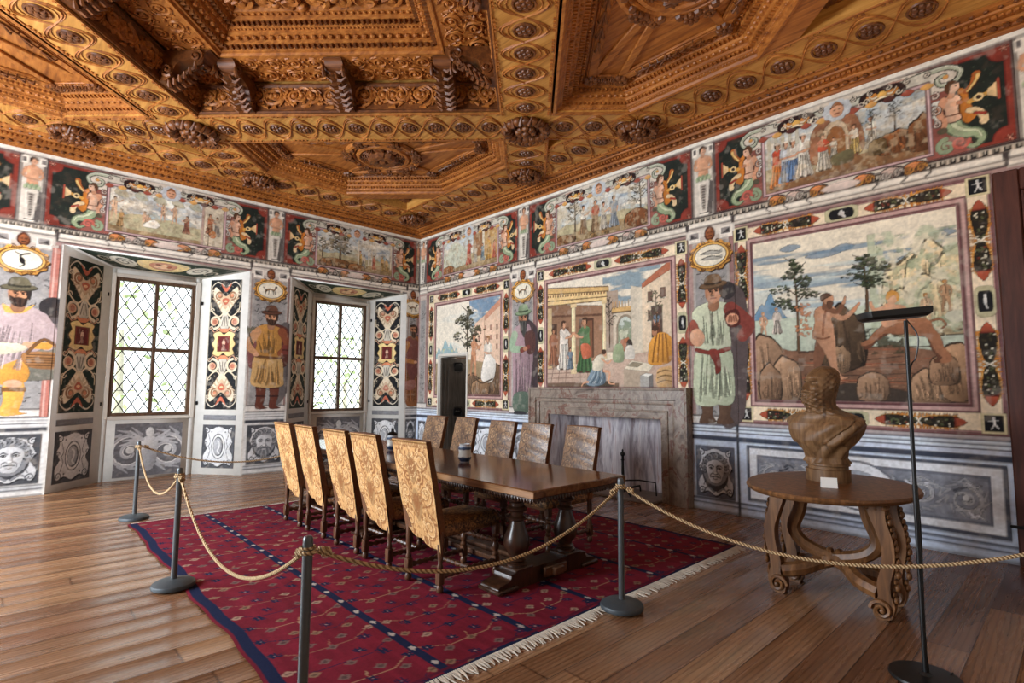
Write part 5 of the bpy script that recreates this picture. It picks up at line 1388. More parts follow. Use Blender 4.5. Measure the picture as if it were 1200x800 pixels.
def grotesque(c, u0, z0, u1, z1, ground=(30, 34, 34), seed=1):
    """upright candelabrum of scrolls, hearts and a small figure in a gold cartouche"""
    w, h = u1 - u0, z1 - z0
    uc = (u0 + u1) / 2
    c.rect(u0, z0, u1, z1, ground); c.fuzz(u0, z0, u1, z1, .3, .1, seed)
    g = random.Random(seed)
    cr, pk, pk2 = (214, 200, 176), (176, 110, 88), (206, 158, 130)
    X = lambda a, b: (uc + a * w / 2, z0 + b * h)
    for k in range(60):
        x = X(g.uniform(-.9, .9), g.uniform(.02, .98)); c.curve([x, (x[0] + g.uniform(-.04, .04), x[1] + .03)], .012, (150, 146, 130), .004)
    for flip in (0, 1):
        Y = (lambda a, b: X(a, 1 - b)) if flip else X
        d = -1 if flip else 1
        H_ = [(0, .13), (-.3, .1), (-.72, .06), (-.8, .13), (-.5, .2), (-.2, .26), (0, .29), (.2, .26), (.5, .2), (.8, .13), (.72, .06), (.3, .1)]
        c.blob([Y(a * 1.04, b) for a, b in H_], (120, 92, 74)); c.blob([Y(a * .96, b) for a, b in H_], cr, (-.4, .3, .22)); c.blob([Y(a * .62, .14 + (b - .14) * .6) for a, b in H_], (196, 168, 140), (-.4, .3, .2))
        for s_ in (-1, 1):
            c.spiral(*Y(s_ * .4, .125), w * .13, 1.6, PI / 2 * d, -s_ * d, w * .045, (150, 112, 84), w * .03); c.ell(*Y(s_ * .4, .125), w * .05, w * .05, (196, 132, 100))
            for j in range(4): c.curve([Y(s_ * (.2 + .16 * j), .2 - .015 * j), Y(s_ * (.32 + .17 * j), .235 - .03 * j)], w * .05, (186, 166, 140), w * .02)
            for j in range(3): c.spiral(*Y(s_ * .84, .1 + .14 * j), w * .07, 1.2, 0, s_ * d, w * .03, (206, 196, 176))
            c.spiral(*Y(s_ * .62, .33), w * .2, 1.5, PI / 2 * d, s_ * d, w * .075, cr); c.ell(*Y(s_ * .62, .33), w * .1, w * .1, pk2); c.ell(*Y(s_ * .62, .33), w * .06, w * .06, pk)
            c.curve([Y(s_ * .1, .26), Y(s_ * .4, .29), Y(s_ * .85, .24), Y(s_ * .9, .18)], w * .05, cr, w * .02); c.curve([Y(s_ * .15, .05), Y(s_ * .55, .02), Y(s_ * .9, .06), Y(s_ * .86, .1)], w * .045, (206, 196, 180), w * .015)
            c.curve([Y(s_ * .3, .38), Y(s_ * .6, .41), Y(s_ * .88, .37)], w * .045, pk2, w * .015)
        c.blob([Y(-.34, .03), Y(0, .065), Y(.34, .03), Y(.1, .09), Y(-.1, .09)], (190, 104, 78)); c.blob([Y(-.22, .16), Y(0, .2), Y(.22, .16), Y(0, .145)], (184, 100, 76)); c.ell(*Y(0, .17), w * .06, w * .035, (222, 178, 140))
        c.blob([Y(-.16, .28), Y(.16, .28), Y(.26, .37), Y(0, .4), Y(-.26, .37)], (196, 190, 178), (-.5, .2, .25))
        for k in (-.12, 0, .12): c.line([Y(k * .6, .29), Y(k * 1.5, .36)], w * .02, (130, 122, 112))
        c.blob([Y(-.3, .385), Y(.3, .385), Y(.18, .41), Y(-.18, .41)], (206, 136, 100))
    S = [(-.7, .42), (-.3, .4), (0, .425), (.3, .4), (.7, .42), (.6, .46), (.76, .5), (.6, .54), (.7, .58), (.3, .6), (0, .575), (-.3, .6), (-.7, .58), (-.6, .54), (-.76, .5), (-.6, .46)]
    c.blob([X(a, b) for a, b in S], (110, 80, 48)); c.blob([X(a * .94, .5 + (b - .5) * .95) for a, b in S], (222, 198, 140), (-.4, .4, .25))
    c.rect(*X(-.4, .44), *X(.4, .56), (130, 84, 50)); c.rect(*X(-.35, .444), *X(.35, .556), (126, 50, 44)); c.rect(*X(-.3, .448), *X(.3, .552), (106, 38, 36))
    person(c, X(0, 0)[0], X(0, .452)[1], h * .09, top=(206, 170, 150), skin=(214, 170, 146), low=(196, 150, 136))
    c.rect(u0, z0, u0 + .012, z1, (190, 184, 172)); c.rect(u1 - .012, z0, u1, z1, (190, 184, 172))


def soffit(c, u0, z0, u1, z1):
    w, h = u1 - u0, z1 - z0
    c.rect(u0, z0, u1, z1, (52, 66, 58)); c.fuzz(u0, z0, u1, z1, .3, .1, 3)
    X = lambda a, b: (u0 + a * w, z0 + b * h)
    for a in (.2, .8):
        c.ell(*X(a, .5), w * .09, h * .34, (206, 204, 196)); c.spiral(*X(a, .5), h * .24, 1.5, 0, 1, .03, (120, 116, 112))
        for s_ in (-1, 1): c.spiral(*X(a + s_ * .12, .5 - s_ * .1), h * .2, 1.5, 0, s_, .03, (206, 200, 186))
    c.blob([X(.34, .2), X(.5, .08), X(.66, .2), X(.7, .5), X(.66, .8), X(.5, .92), X(.34, .8), X(.3, .5)], (222, 200, 150)); c.ell(*X(.5, .5), w * .11, h * .3, (196, 140, 120)); c.blob([X(.42, .4), X(.5, .7), X(.58, .4), X(.5, .3)], (226, 190, 160)); c.ell(*X(.46, .6), w * .02, h * .08, (150, 84, 70)); c.ell(*X(.55, .5), w * .02, h * .1, (170, 100, 80))
    for k in range(40):
        g = random.Random(k); x = X(g.random(), g.uniform(.05, .95)); c.curve([x, (x[0] + .05, x[1] + g.uniform(-.03, .03))], .014, (180, 176, 160), .005)


def dado(c, u0, u1):
    """grisaille socle below the pictures, z 0 .. 1.16"""
    c.rect(u0, 0, u1, 1.17, (204, 204, 204)); c.fuzz(u0, 0, u1, 1.17, .12, .3, 7)
    lines_h(c, u0, u1, [(1.10, 1.165, (186, 178, 180)), (1.085, 1.1, (120, 116, 122)), (1.02, 1.08, (214, 214, 214)), (1.045, 1.055, (140, 140, 146)), (1.0, 1.012, (110, 110, 118)), (.965, 1.0, (206, 206, 208)),
                        (.9, .955, (72, 74, 82)), (.14, .155, (92, 94, 102)), (.105, .135, (186, 188, 192)), (.085, .1, (98, 100, 108)), (0, .02, (150, 148, 146))])


def age(c, seed=1):
    """plaster grain, brushwork, dark contours and faded patches over the whole painting"""
    u0, z0, u1, z1 = c.u0, c.z0, c.u1, c.z1
    L = c.a @ np.array([.3, .55, .15], np.float32)
    g = np.zeros_like(L)
    G = np.sqrt(np.maximum(L, 0))
    g[:, 1:] += np.abs(np.diff(G, axis=1)); g[1:, :] += np.abs(np.diff(G, axis=0))
    e = np.clip((g - .03) * 3.4, 0, .66)[..., None]
    c.a = np.array([1.04, 1.0, .95], np.float32) * (L[..., None] + (c.a - L[..., None]) * .93) * (1 - e)
    c.a = np.clip(1.1 * np.power(np.maximum(c.a, 0), 1.13), 0, .86)
    c.fuzz(u0, z0, u1, z1, .24, .02, seed); c.fuzz(u0, z0, u1, z1, .12, .07, seed + 1); c.fuzz(u0, z0, u1, z1, .10, .5, seed + 2)
    c.fuzz(u0, z0, u1, z1, .18, .1, seed + 3, (204, 192, 176), .62); c.fuzz(u0, z0, u1, z1, .12, .09, seed + 4, (110, 84, 66), .6)


# ================================================================ right wall (y = 0)
CR = Canvas(0.0, 10.45, 0.0, 4.96)
def paint_right(c):
    c.fuzz(0, 0, 10.45, 4.96, .08, .5, 1)
    c.rect(0, 3.86, 10.45, 4.96, (206, 200, 190)); c.rect(0, 4.86, 10.45, 4.96, (222, 218, 210)); c.line([(0, 4.865), (10.45, 4.865)], .02, (110, 100, 98))
    frieze(c, .27, 3.23, .92, 2.66, small_scene(3)); frieze(c, 3.52, 6.69, 4.2, 5.98, small_scene(4)); frieze(c, 7.01, 9.95, 7.67, 9.28, small_scene(5))
    for a, b in ((0, .27), (3.23, 3.52), (6.69, 7.01), (9.95, 10.25)): herm(c, a, b)
    cornice_band(c, 0, 10.45, ((0, .33), (3.05, 3.68), (6.6, 7.24), (9.85, 10.45)))
    for a, b in ((.92, 2.66), (4.2, 5.98), (7.67, 9.28)): bottom_scrolls(c, a, b)
    dado(c, 0, 10.45); c.a[:int(1.1 / c.res)] *= np.array([.88, 1.0, 1.2], np.float32)  # bluish cast of daylight on this dado, put into its paint
    framed(c, (.36, 1.13, 3.02, 3.6), (.70, 1.42, 2.76, 3.3), scene_tree)
    c.rect(.77, 0, 1.8, 2.27, (214, 212, 208)); c.rect(.80, 0, 1.77, 2.23, (150, 146, 142))
    framed(c, (3.70, 1.3, 6.61, 3.62), (3.98, 1.585, 6.33, 3.33), scene_loggia)
    framed(c, (7.25, 1.13, 9.74, 3.62), (7.48, 1.43, 9.46, 3.36), scene_beast)
    for a, b in ((0, .35), (3.03, 3.69), (6.62, 7.24)): niche(c, a, b)
    fig_greenhat(c, 3.34, 1.14, 1.9); cartouche(c, 3.36, 3.3, 'beast')
    fig_baker(c, 6.92, 1.13, 1.88); cartouche(c, 6.92, 3.32, 'fish')
    strap_panel(c, 6.66, .17, 7.17, .82, 'head', False, (100, 104, 116)); c.line([(7.22, 0), (7.22, 1.1)], .03, (72, 74, 82))
    strap_panel(c, 3.1, .17, 3.6, .82, 'head')
    c.rect(7.33, .2, 9.7, .87, (84, 88, 100)); c.rect(7.36, .235, 9.67, .835, (214, 216, 220)); c.rect(7.45, .31, 9.58, .76, (112, 116, 128)); relief_panel(c, 7.47, .33, 9.56, .74, 3, False, 3, (138, 142, 152))
    for k in range(26):
        g = random.Random(k); x, y = g.uniform(7.5, 9.5), g.uniform(.36, .7); c.curve([(x, y), (x + .05, y + g.uniform(-.05, .05)), (x + .1, y + g.uniform(-.03, .05))], .022, g.choice([(206, 208, 214), (92, 96, 106), (176, 180, 188)]), .008)
    c.ell(8.5, .535, .34, .26, (112, 116, 128)); c.ell(8.5, .535, .32, .245, (214, 216, 220)); c.ell(8.5, .535, .2, .16, (160, 164, 172))
    strap_panel(c, .06, .17, .34, .82, 'oval'); strap_panel(c, 1.95, .2, 2.9, .82, 'oval')
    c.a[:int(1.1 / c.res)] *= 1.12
    c.a[:int(.95 / c.res)] *= np.array([.96, 1.0, 1.05], np.float32)  # a little more of the bluish daylight painted in lower down
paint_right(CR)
age(CR)

# ================================================================ left wall (x = 0), u = y
CLW = Canvas(-10.1, 0.0, 0.0, 4.96)
def paint_left(c):
    c.fuzz(-10.1, 0, 0, 4.96, .08, .5, 2)
    c.rect(-10.1, 3.86, 0, 4.96, (206, 200, 190)); c.rect(-10.1, 4.86, 0, 4.96, (222, 218, 210)); c.line([(-10.1, 4.865), (0, 4.865)], .02, (110, 100, 98))
    frieze(c, -3.05, -.1, -2.4, -.73, small_scene(2)); frieze(c, -6.48, -3.35, -5.72, -4.1, small_scene(1)); frieze(c, -9.7, -6.76, -9.05, -7.4, small_scene(4))
    for a, b in ((-.1, 0), (-3.35, -3.05), (-6.76, -6.48)): herm(c, a, b)
    cornice_band(c, -10.1, 0, ((-.32, 0), (-3.6, -2.9), (-6.95, -6.3)))
    for a, b in ((-2.4, -.73), (-5.72, -4.1)): bottom_scrolls(c, a, b)
    dado(c, -10.1, 0)
    for a, b in ((-.325, 0), (-3.62, -2.87), (-6.965, -6.215)): niche(c, a, b)
    for a in (-6.215, -3.62, -2.87, -.325): c.rect(a - .035, 0, a + .035, 3.63, (206, 204, 200))
    c.rect(-6.34, 1.1, -6.25, 3.55, (178, 116, 104)); c.rect(-6.32, 1.1, -6.29, 3.55, (206, 160, 150))
    fig_basket(c, -6.70, 1.15, 1.82); cartouche(c, -6.66, 3.32, 'scorpion')
    fig_hunter(c, -3.24, 1.16, 1.83); cartouche(c, -3.25, 3.32, 'beast')
    fig_monk(c, -.14, 1.17, 1.82); cartouche(c, -.16, 3.32, 'beast')
    strap_panel(c, -6.93, .17, -6.3, .86, 'head'); strap_panel(c, -3.54, .17, -2.95, .86, 'head', True); strap_panel(c, -.29, .17, -.03, .86, 'head')
paint_left(CLW)
age(CLW, 9)
# ---------------------------------------------------------------- room shell and the fresco objects
XF, YB, ZT = 11.2, -10.1, 6.1          # far ends of the room behind the camera, top of the walls
RW = lambda d: (lambda u, z: np.stack([u, np.full_like(u, -d), z], -1))
LW = lambda d: (lambda u, z: np.stack([np.full_like(u, d), u, z], -1))


def skirt(mb, pts, back):
    """close the four edges of a thin slab: pts, back = corner lists"""
    for i in range(4):
        j = (i + 1) % 4
        mb.add([pts[i], back[i], back[j], pts[j]], [(0, 1, 2, 3)])


def slab(name, c, rect, cell, place_d, d=0.006, holes=(), label=None, cat=None, group=None, sub=()):
    u0, z0, u1, z1 = rect
    V, Q, C = c.sheet(u0, z0, u1, z1, cell, place_d(d), list(holes) + [q[1] for q in sub])
    ex = MB()
    cu, cz = np.array([u0, u1, u1, u0], float), np.array([z0, z0, z1, z1], float)
    skirt(ex, place_d(d)(cu, cz).tolist(), place_d(0.0008)(cu, cz).tolist())
    o0 = place_d(0.0)(np.array([(u0 + u1) / 2]), np.array([z0]))[0]
    o = grid_mesh(name, V, Q, C, M['fresco'], extra=ex, extra_col=(150, 142, 136), origin=tuple(float(v) for v in o0))
    tag(o, label, cat, group)
    for nm, r in sub:
        V, Q, C = c.sheet(*r, cell, place_d(d), holes)
        grid_mesh(nm, V - np.array(o0, np.float32), Q, C, M['fresco'], parent=o)
    return o


# ---- right wall
HD = (.82, 0.0, 1.75, 2.21)        # doorway
HF = (4.04, 0.0, 6.17, 1.13)       # fireplace mouth
IP1, IP2, IP3 = (.67, 1.39, 2.79, 3.33), (3.95, 1.60, 6.36, 3.36), (7.45, 1.4, 9.49, 3.39)
nf = lambda u0, u1: [('cartouche', (u0 + .02, 3.06, u1 - .02, 3.585)), ('painted_figure', (u0 + .02, 1.12, u1 - .02, 3.06))]
pieces_R = [
    ('fresco_picture', (.36, 1.13, 3.02, 3.6), [(.77, 1.0, 1.8, 2.27)], 'fresco of a tree, a nude figure and a pale draped one, cut by the doorway', 'fresco', .008, [('picture_field', IP1)]),
    ('fresco_picture', (3.70, 1.59, 6.61, 3.62), [], 'fresco of a columned porch with robed people, above the fireplace', 'fresco', .008, [('picture_field', IP2)]),
    ('fresco_picture', (7.25, 1.13, 9.74, 3.62), [], 'large fresco of a nude man facing a lion-bodied creature among rocks', 'fresco', .008, [('picture_field', IP3)]),
    ('niche_picture', (3.03, 1.1, 3.635, 3.6), [], 'painted niche with a dark-bearded man in green hat and mauve robe', 'fresco', .009, nf(3.03, 3.635)),
    ('niche_picture', (6.62, 1.1, 7.24, 3.6), [], 'painted niche with a man in brown hat, pale green robe and red sash', 'fresco', .008, nf(6.62, 7.24)),
    ('frieze_picture', (.27, 3.885, 3.23, 4.855), [], 'painted frieze bay above the doorway fresco, at the room corner', 'fresco', .010, [('picture_field', (.92, 3.96, 2.66, 4.66))]),
    ('frieze_picture', (3.52, 3.885, 6.69, 4.855), [], 'painted frieze bay with walkers between trees, above the columned porch fresco', 'fresco', .009, [('picture_field', (4.2, 3.96, 5.98, 4.66))]),
    ('frieze_picture', (7.01, 3.885, 9.95, 4.855), [], 'painted frieze bay with long-robed people by an arched hall, above the lion-creature fresco', 'fresco', .008, [('picture_field', (7.67, 3.96, 9.28, 4.66))]),
    ('grisaille_picture', (6.66, .17, 7.17, .82), [], 'grey painted panel with a curly-haired youthful head, beside the fireplace', 'painted panel', .008, []),
    ('grisaille_picture', (7.33, .2, 9.7, .87), [], 'wide grey painted panel of scrolling foliage behind the oval table', 'painted panel', .010, []),
]
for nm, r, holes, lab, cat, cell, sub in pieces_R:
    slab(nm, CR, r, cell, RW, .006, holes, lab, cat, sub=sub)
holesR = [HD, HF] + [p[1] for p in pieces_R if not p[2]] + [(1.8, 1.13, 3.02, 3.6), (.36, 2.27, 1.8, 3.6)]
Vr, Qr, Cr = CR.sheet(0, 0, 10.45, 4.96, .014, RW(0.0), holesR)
ex = MB()
for a, b, z0, z1 in ((-.9, .82, 0, ZT), (.82, 1.75, 2.21, ZT), (1.75, 4.04, 0, ZT), (4.04, 6.17, 1.13, ZT), (6.17, XF + .3, 0, ZT)):
    ex.box(a, b, .003, .45, z0, z1)
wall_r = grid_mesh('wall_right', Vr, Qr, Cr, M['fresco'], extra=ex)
tag(wall_r, kind='structure')

# ---- left wall with its window recesses
RECS = [(-6.215, -3.62, -5.535, -4.21, -5.475, -4.30), (-2.87, -.325, -2.15, -.83, -2.09, -.905), (-9.56, -6.965, -8.88, -7.555, -8.82, -7.645)]
ZS, ZSB, XB = 3.63, 3.5, -.73
WZ0, WZ1 = 1.045, 3.37
pieces_L = [
    ('niche_picture', (-6.965, 1.1, -6.25, 3.6), 'painted niche with a moustached man in a pale cloak carrying a basket', 'fresco', nf(-6.965, -6.25)),
    ('niche_picture', (-3.585, 1.1, -2.905, 3.6), 'painted niche with a man in yellow tunic between the two windows', 'fresco', nf(-3.585, -2.905)),
    ('niche_picture', (-.29, 1.1, -.004, 3.6), 'narrow painted niche with a brown-robed man in the room corner', 'fresco', nf(-.29, -.004)),
    ('frieze_picture', (-3.05, 3.885, -.1, 4.855), 'painted frieze bay with leafy trees and pale columns, above the window beside the corner', 'fresco', [('picture_field', (-2.4, 3.96, -.73, 4.66))]),
    ('frieze_picture', (-6.48, 3.885, -3.35, 4.855), 'painted frieze bay with pale bathers at a pool, above the window by the basket carrier', 'fresco', [('picture_field', (-5.72, 3.96, -4.1, 4.66))]),
    ('grisaille_picture', (-6.93, .17, -6.3, .86), 'grey painted panel with a broad clean-shaven face below the basket carrier', 'painted panel', ()),
    ('grisaille_picture', (-3.54, .17, -2.95, .86), 'grey painted panel with a bearded old face below the man in yellow', 'painted panel', ()),
]
for nm, r, lab, cat, sub in pieces_L:
    slab(nm, CLW, r, .010, LW, .006, (), lab, cat, sub=sub)
holesL = [(r[0], 0, r[1], ZS) for r in RECS] + [p[1] for p in pieces_L]
Vl, Ql, Cl = CLW.sheet(-10.1, 0, 0, 4.96, .016, LW(0.0), holesL)
ex = MB()
edges = sorted(RECS)
piers = [((YB - .3, edges[0][0]), (YB - .3, edges[0][2]))] + [((edges[k][1], edges[k + 1][0]), (edges[k][3], edges[k + 1][2])) for k in range(2)] + [((edges[2][1], .44), (edges[2][3], .44))]
for (f0, f1), (b0, b1) in piers:
    ex.prism([(-.003, f0), (-.003, f1), (XB, b1), (-.98, b1), (-.98, b0), (XB, b0)][::1], 0, ZT)
for (f0, f1, b0, b1, w0, w1) in RECS:
    vs = []
    for y in (0, 1):
        ya, yb = (f0, b0) if y == 0 else (f1, b1)
        vs += [(-.003, ya, ZS), (-.003, ya, ZT), (-.98, ya if False else yb, ZT), (-.98, yb, ZSB), (XB, yb, ZSB)]
    ex.add(vs, [(0, 1, 2, 3, 4), (9, 8, 7, 6, 5), (0, 5, 6, 1), (1, 6, 7, 2), (2, 7, 8, 3), (3, 8, 9, 4), (4, 9, 5, 0)])
    for y0, y1, z0, z1 in ((b0, w0, 0, ZSB), (w1, b1, 0, ZSB), (w0, w1, 0, WZ0), (w0, w1, WZ1, ZSB)):
        ex.box(-.98, XB, y0, y1, z0, z1)
wall_l = grid_mesh('wall_left', Vl, Ql, Cl, M['fresco'], extra=ex, extra_col=(214, 210, 202))
tag(wall_l, kind='structure')

# pictures on the splays, soffits and window parapets
def plane_place(a, b, off=.006):
    """upright sheet from plan point a to plan point b (left to right as seen from the room)"""
    ax, ay = a; dx, dy = b[0] - a[0], b[1] - a[1]
    L = math.hypot(dx, dy); dx /= L; dy /= L
    nx, ny = dy, -dx
    return lambda d: (lambda u, z: np.stack([ax + dx * u + nx * d, ay + dy * u + ny * d, z], -1)), L


wname = ['recess farther from the corner', 'recess closer to the corner']
wadj = [['basket carrier', 'man in yellow'], ['man in yellow', 'brown-robed man']]
for k, (f0, f1, b0, b1, w0, w1) in enumerate(RECS[:2]):
    for side, (a, b) in enumerate((((0, f0), (XB, b0)), ((XB, b1), (0, f1)))):
        pl, L = plane_place(a, b)
        s0, s1 = (.10, .80) if side == 0 else (L - .76, L - .137)
        ttl = 'in the %s, beside the %s' % (wname[k], wadj[k][side])
        ground = (30, 46, 38) if side == 0 else (30, 32, 36)
        c = Canvas(s0, s1, 0, 3.6, .004, (214, 210, 202))
        grotesque(c, s0, 1.135, s1, 3.48, ground, 3 + k * 2 + side)
        c.rect(s0, .95, s1, 1.045, (120, 122, 128)); c.fuzz(s0, .95, s1, 1.045, .3, (.1, .02), 4); c.rect(s0, .95, s1, .962, (92, 94, 100))
        strap_panel(c, s0, .11, s1, .87, 'oval'); age(c, k * 9 + side)
        slab('grotesque_picture', c, (s0, 1.135, s1, 3.48), .008, pl, .005, (), 'tall dark grotesque panel ' + ttl, 'fresco')
        slab('grisaille_picture', c, (s0, .11, s1, .87), .010, pl, .005, (), 'grey oval-medallion panel ' + ttl, 'painted panel')
        slab('grisaille_strip', c, (s0, .95, s1, 1.045), .012, pl, .005, (), 'narrow grey painted strip ' + ttl, 'painted panel')
    # parapet
    ya, yb = w0 + .12, w1 - .09
    c = Canvas(ya, yb, 0, 1.0, .005)
    relief_panel(c, ya, .04, yb, .92, 8 + k, True, 1); age(c, 33 + k)
    slab('grisaille_picture', c, (ya, .04, yb, .92), .010, lambda d: (lambda u, z: np.stack([np.full_like(u, XB + d), u, z], -1)), .005, (), 'grey winged-figure panel under the window in the ' + wname[k], 'painted panel')
    # soffit
    c = Canvas(0, 2.4, 0, .62, .006)
    soffit(c, 0, 0, 2.4, .62); age(c, 44)
    fc, bc = (f0 + f1) / 2, (b0 + b1) / 2
    def sof(d, f0=f0, f1=f1, b0=b0, b1=b1):
        def g(u, z):
            t = 1 - z / .62                       # 0 at the room edge
            t = .1 + .78 * t
            y0 = f0 + (b0 - f0) * t + .09; y1 = f1 + (b1 - f1) * t - .09
            return np.stack([XB * t, y0 + (y1 - y0) * u / 2.4, ZS + (ZSB - ZS) * t - d], -1)
        return g
    slab('soffit_picture', c, (0, 0, 2.4, .62), .012, sof, .005, (), 'painted scroll panel overhead in the ' + wname[k], 'fresco')

# ---- windows
tg = NT('window_glass')
tg.t.nodes.remove(tg.b)
tr = tg.n('ShaderNodeBsdfTransparent'); tr.inputs[0].default_value = (.93, .97, .95, 1)
gl = tg.n('ShaderNodeBsdfGlossy'); gl.inputs['Roughness'].default_value = .03
fr = tg.n('ShaderNodeFresnel'); fr.inputs[0].default_value = 1.45
mx = tg.n('ShaderNodeMixShader')
tg.l(fr, 0, mx, 0); tg.l(tr, 0, mx, 1); tg.l(gl, 0, mx, 2); tg.l(mx, 0, tg.out, 0)
M['glass'] = tg.m


def clip_seg(p, q, y0, y1, z0, z1):
    (a, b), (c, d) = p, q
    t0, t1 = 0.0, 1.0
    for s, e, lo, hi in ((a, c - a, y0, y1), (b, d - b, z0, z1)):
        if abs(e) < 1e-9:
            if s < lo or s > hi: return None
            continue
        u, v = (lo - s) / e, (hi - s) / e
        if u > v: u, v = v, u
        t0, t1 = max(t0, u), min(t1, v)
    if t1 - t0 < 1e-4: return None
    return (a + (c - a) * t0, b + (d - b) * t0), (a + (c - a) * t1, b + (d - b) * t1)


for k, (f0, f1, b0, b1, w0, w1) in enumerate(RECS):
    xw = XB - .06
    m = MB(); t = .055
    for y0, y1, z0, z1 in ((w0, w0 + t, WZ0, WZ1), (w1 - t, w1, WZ0, WZ1), (w0 + t, w1 - t, WZ0, WZ0 + t), (w0 + t, w1 - t, WZ1 - t, WZ1)):
        m.box(xw - .05, xw + .05, y0, y1, z0, z1, .006)
    win = m.build('window_%d' % (k + 1), M['winframe'])
    tag(win, kind='structure')
    yc, zc = (w0 + w1) / 2, 2.17
    MB().box(xw - .045, xw + .045, yc - .026, yc + .026, WZ0 + t, WZ1 - t, .006).build('mullion', M['winframe'], win)
    m = MB()
    m.box(xw - .046, xw + .048, w0 + t, yc - .026, zc - .03, zc + .03, .006); m.box(xw - .046, xw + .048, yc + .026, w1 - t, zc - .03, zc + .03, .006)
    m.build('transom', M['winframe'], win)
    for ya, yb in ((w0 + t, yc - .026), (yc + .026, w1 - t)):
        for za, zb in ((WZ0 + t, zc - .03), (zc + .03, WZ1 - t)):
            MB().add([(xw, ya, za), (xw, yb, za), (xw, yb, zb), (xw, ya, zb)], [(0, 1, 2, 3)]).build('pane', M['glass'], win)
            m = MB(); dw, dh = .18, .295
            for n in range(-12, 24):
                for sg in (1, -1):
                    p = (ya + n * dw, za); q = (ya + n * dw + sg * 8 * dw / 2, za + 8 * dh / 2)
                    sgm = clip_seg((p[0], p[1]), (q[0] + sg * dw * 4, q[1] + dh * 4), ya, yb, za, zb)
                    if sgm: m.tube([(xw + .004, *sgm[0]), (xw + .004, *sgm[1])], .0092, 4)
            m.build('lead_lattice', M['lead'], win)
            m = MB()
            for fz in (.36,):
                m.tube([(xw + .014, ya, za + (zb - za) * fz), (xw + .014, yb, za + (zb - za) * fz)], .006, 5)
            m.build('saddle_bar', M['iron'], win)
    m = MB()                                   # plastered sill and stop round the opening
    for y0, y1, z0, z1 in ((w0 - .07, w0 - .002, WZ0 - .05, WZ1 + .06), (w1 + .002, w1 + .07, WZ0 - .05, WZ1 + .06), (w0 - .002, w1 + .002, WZ1 + .002, WZ1 + .06), (w0 - .002, w1 + .002, WZ0 - .06, WZ0 - .002)):
        m.box(XB - .01, XB + .028, max(y0, b0 + .002), min(y1, b1 - .002), z0, z1, .008)
    m.build('window_trim', M['plaster'], win)
    m = MB()
    for z in (1.25, 3.05):
        for y in (w0 - .1, w1 + .1):
            m.box(XB - .005, XB + .055, y - .012, y + .012, z - .03, z + .03, .004)
    m.build('shutter_pin', M['iron'], win)

# ---- floor: wide larch boards running from the viewer towards the right-hand wall
t = NT('larch_floor')
mp = t.coord((1, 1, 1))
sep = t.n('ShaderNodeSeparateXYZ'); t.l(mp, 0, sep, 0)
BW = .215
px = t.math('DIVIDE', (sep, 0), BW)
pid = t.math('FLOOR', (px, 0)); fr_ = t.math('FRACT', (px, 0))
wn = t.n('ShaderNodeTexWhiteNoise', noise_dimensions='1D'); t.l(pid, 0, wn, 'W')
yo = t.math('MULTIPLY', (wn, 0), 9.0); ys = t.math('ADD', (sep, 1), (yo, 0)); yd = t.math('DIVIDE', (ys, 0), 3.4)
yid = t.math('FLOOR', (yd, 0)); yfr = t.math('FRACT', (yd, 0))
cmb = t.n('ShaderNodeCombineXYZ'); t.l(pid, 0, cmb, 0); t.l(yid, 0, cmb, 1)
wn2 = t.n('ShaderNodeTexWhiteNoise', noise_dimensions='2D'); t.l(cmb, 0, wn2, 'Vector')
base = t.ramp(wn2, 0, [(0, rgb(108, 74, 52)), (.35, rgb(136, 100, 72)), (.7, rgb(160, 122, 88)), (1, rgb(120, 82, 58))])
mp2 = t.coord((7, .55, 1)); off = t.n('ShaderNodeVectorMath', operation='ADD'); t.l(mp2, 0, off, 0)
cm2 = t.n('ShaderNodeCombineXYZ'); o7 = t.math('MULTIPLY', (wn2, 0), 31.0); t.l(o7, 0, cm2, 1); t.l(cm2, 0, off, 1)
gn = t.noise(off, 1.6, 7, .62, 1.4)
wv = t.n('ShaderNodeTexWave', wave_type='BANDS', bands_direction='X'); wv.inputs['Scale'].default_value = 1.3; wv.inputs['Distortion'].default_value = 9; wv.inputs['Detail'].default_value = 3; wv.inputs['Detail Scale'].default_value = .7; t.l(off, 0, wv, 'Vector')
g1 = t.ramp(gn, 0, [(.3, (.62, .58, .54, 1)), (.55, (1, 1, 1, 1)), (.8, (1.16, 1.14, 1.1, 1))])
g2 = t.ramp(wv, 0, [(.0, (.62, .53, .47, 1)), (.3, (1, .98, .96, 1)), (1, (1.05, 1.05, 1.05, 1))])
m1 = t.mix(.8, (base, 0), (g1, 0), 'MULTIPLY'); m2 = t.mix(.9, (m1, 2), (g2, 0), 'MULTIPLY')
vk = t.n('ShaderNodeTexVoronoi'); mpk = t.coord((3.2, 1.6, 1)); t.l(mpk, 0, vk, 'Vector'); vk.inputs['Scale'].default_value = 1.3
kn = t.ramp(vk, 0, [(.0, (.3, .2, .14, 1)), (.035, (.55, .45, .38, 1)), (.06, (1, 1, 1, 1))])
m3 = t.mix(1.0, (m2, 2), (kn, 0), 'MULTIPLY')
ed = t.math('SUBTRACT', (fr_, 0), .5); ea = t.math('ABSOLUTE', (ed, 0)); gap = t.ramp(ea, 0, [(.478, (1, 1, 1, 1)), (.492, (.34, .28, .25, 1))])
ey = t.math('SUBTRACT', (yfr, 0), .5); eya = t.math('ABSOLUTE', (ey, 0)); gapy = t.ramp(eya, 0, [(.4985, (1, 1, 1, 1)), (.4995, (.4, .34, .3, 1))])
m4 = t.mix(1.0, (m3, 2), (gap, 0), 'MULTIPLY'); m5 = t.mix(1.0, (m4, 2), (gapy, 0), 'MULTIPLY')
t.l(m5, 2, t.b, 'Base Color')
t.set(.36, 0, .5)
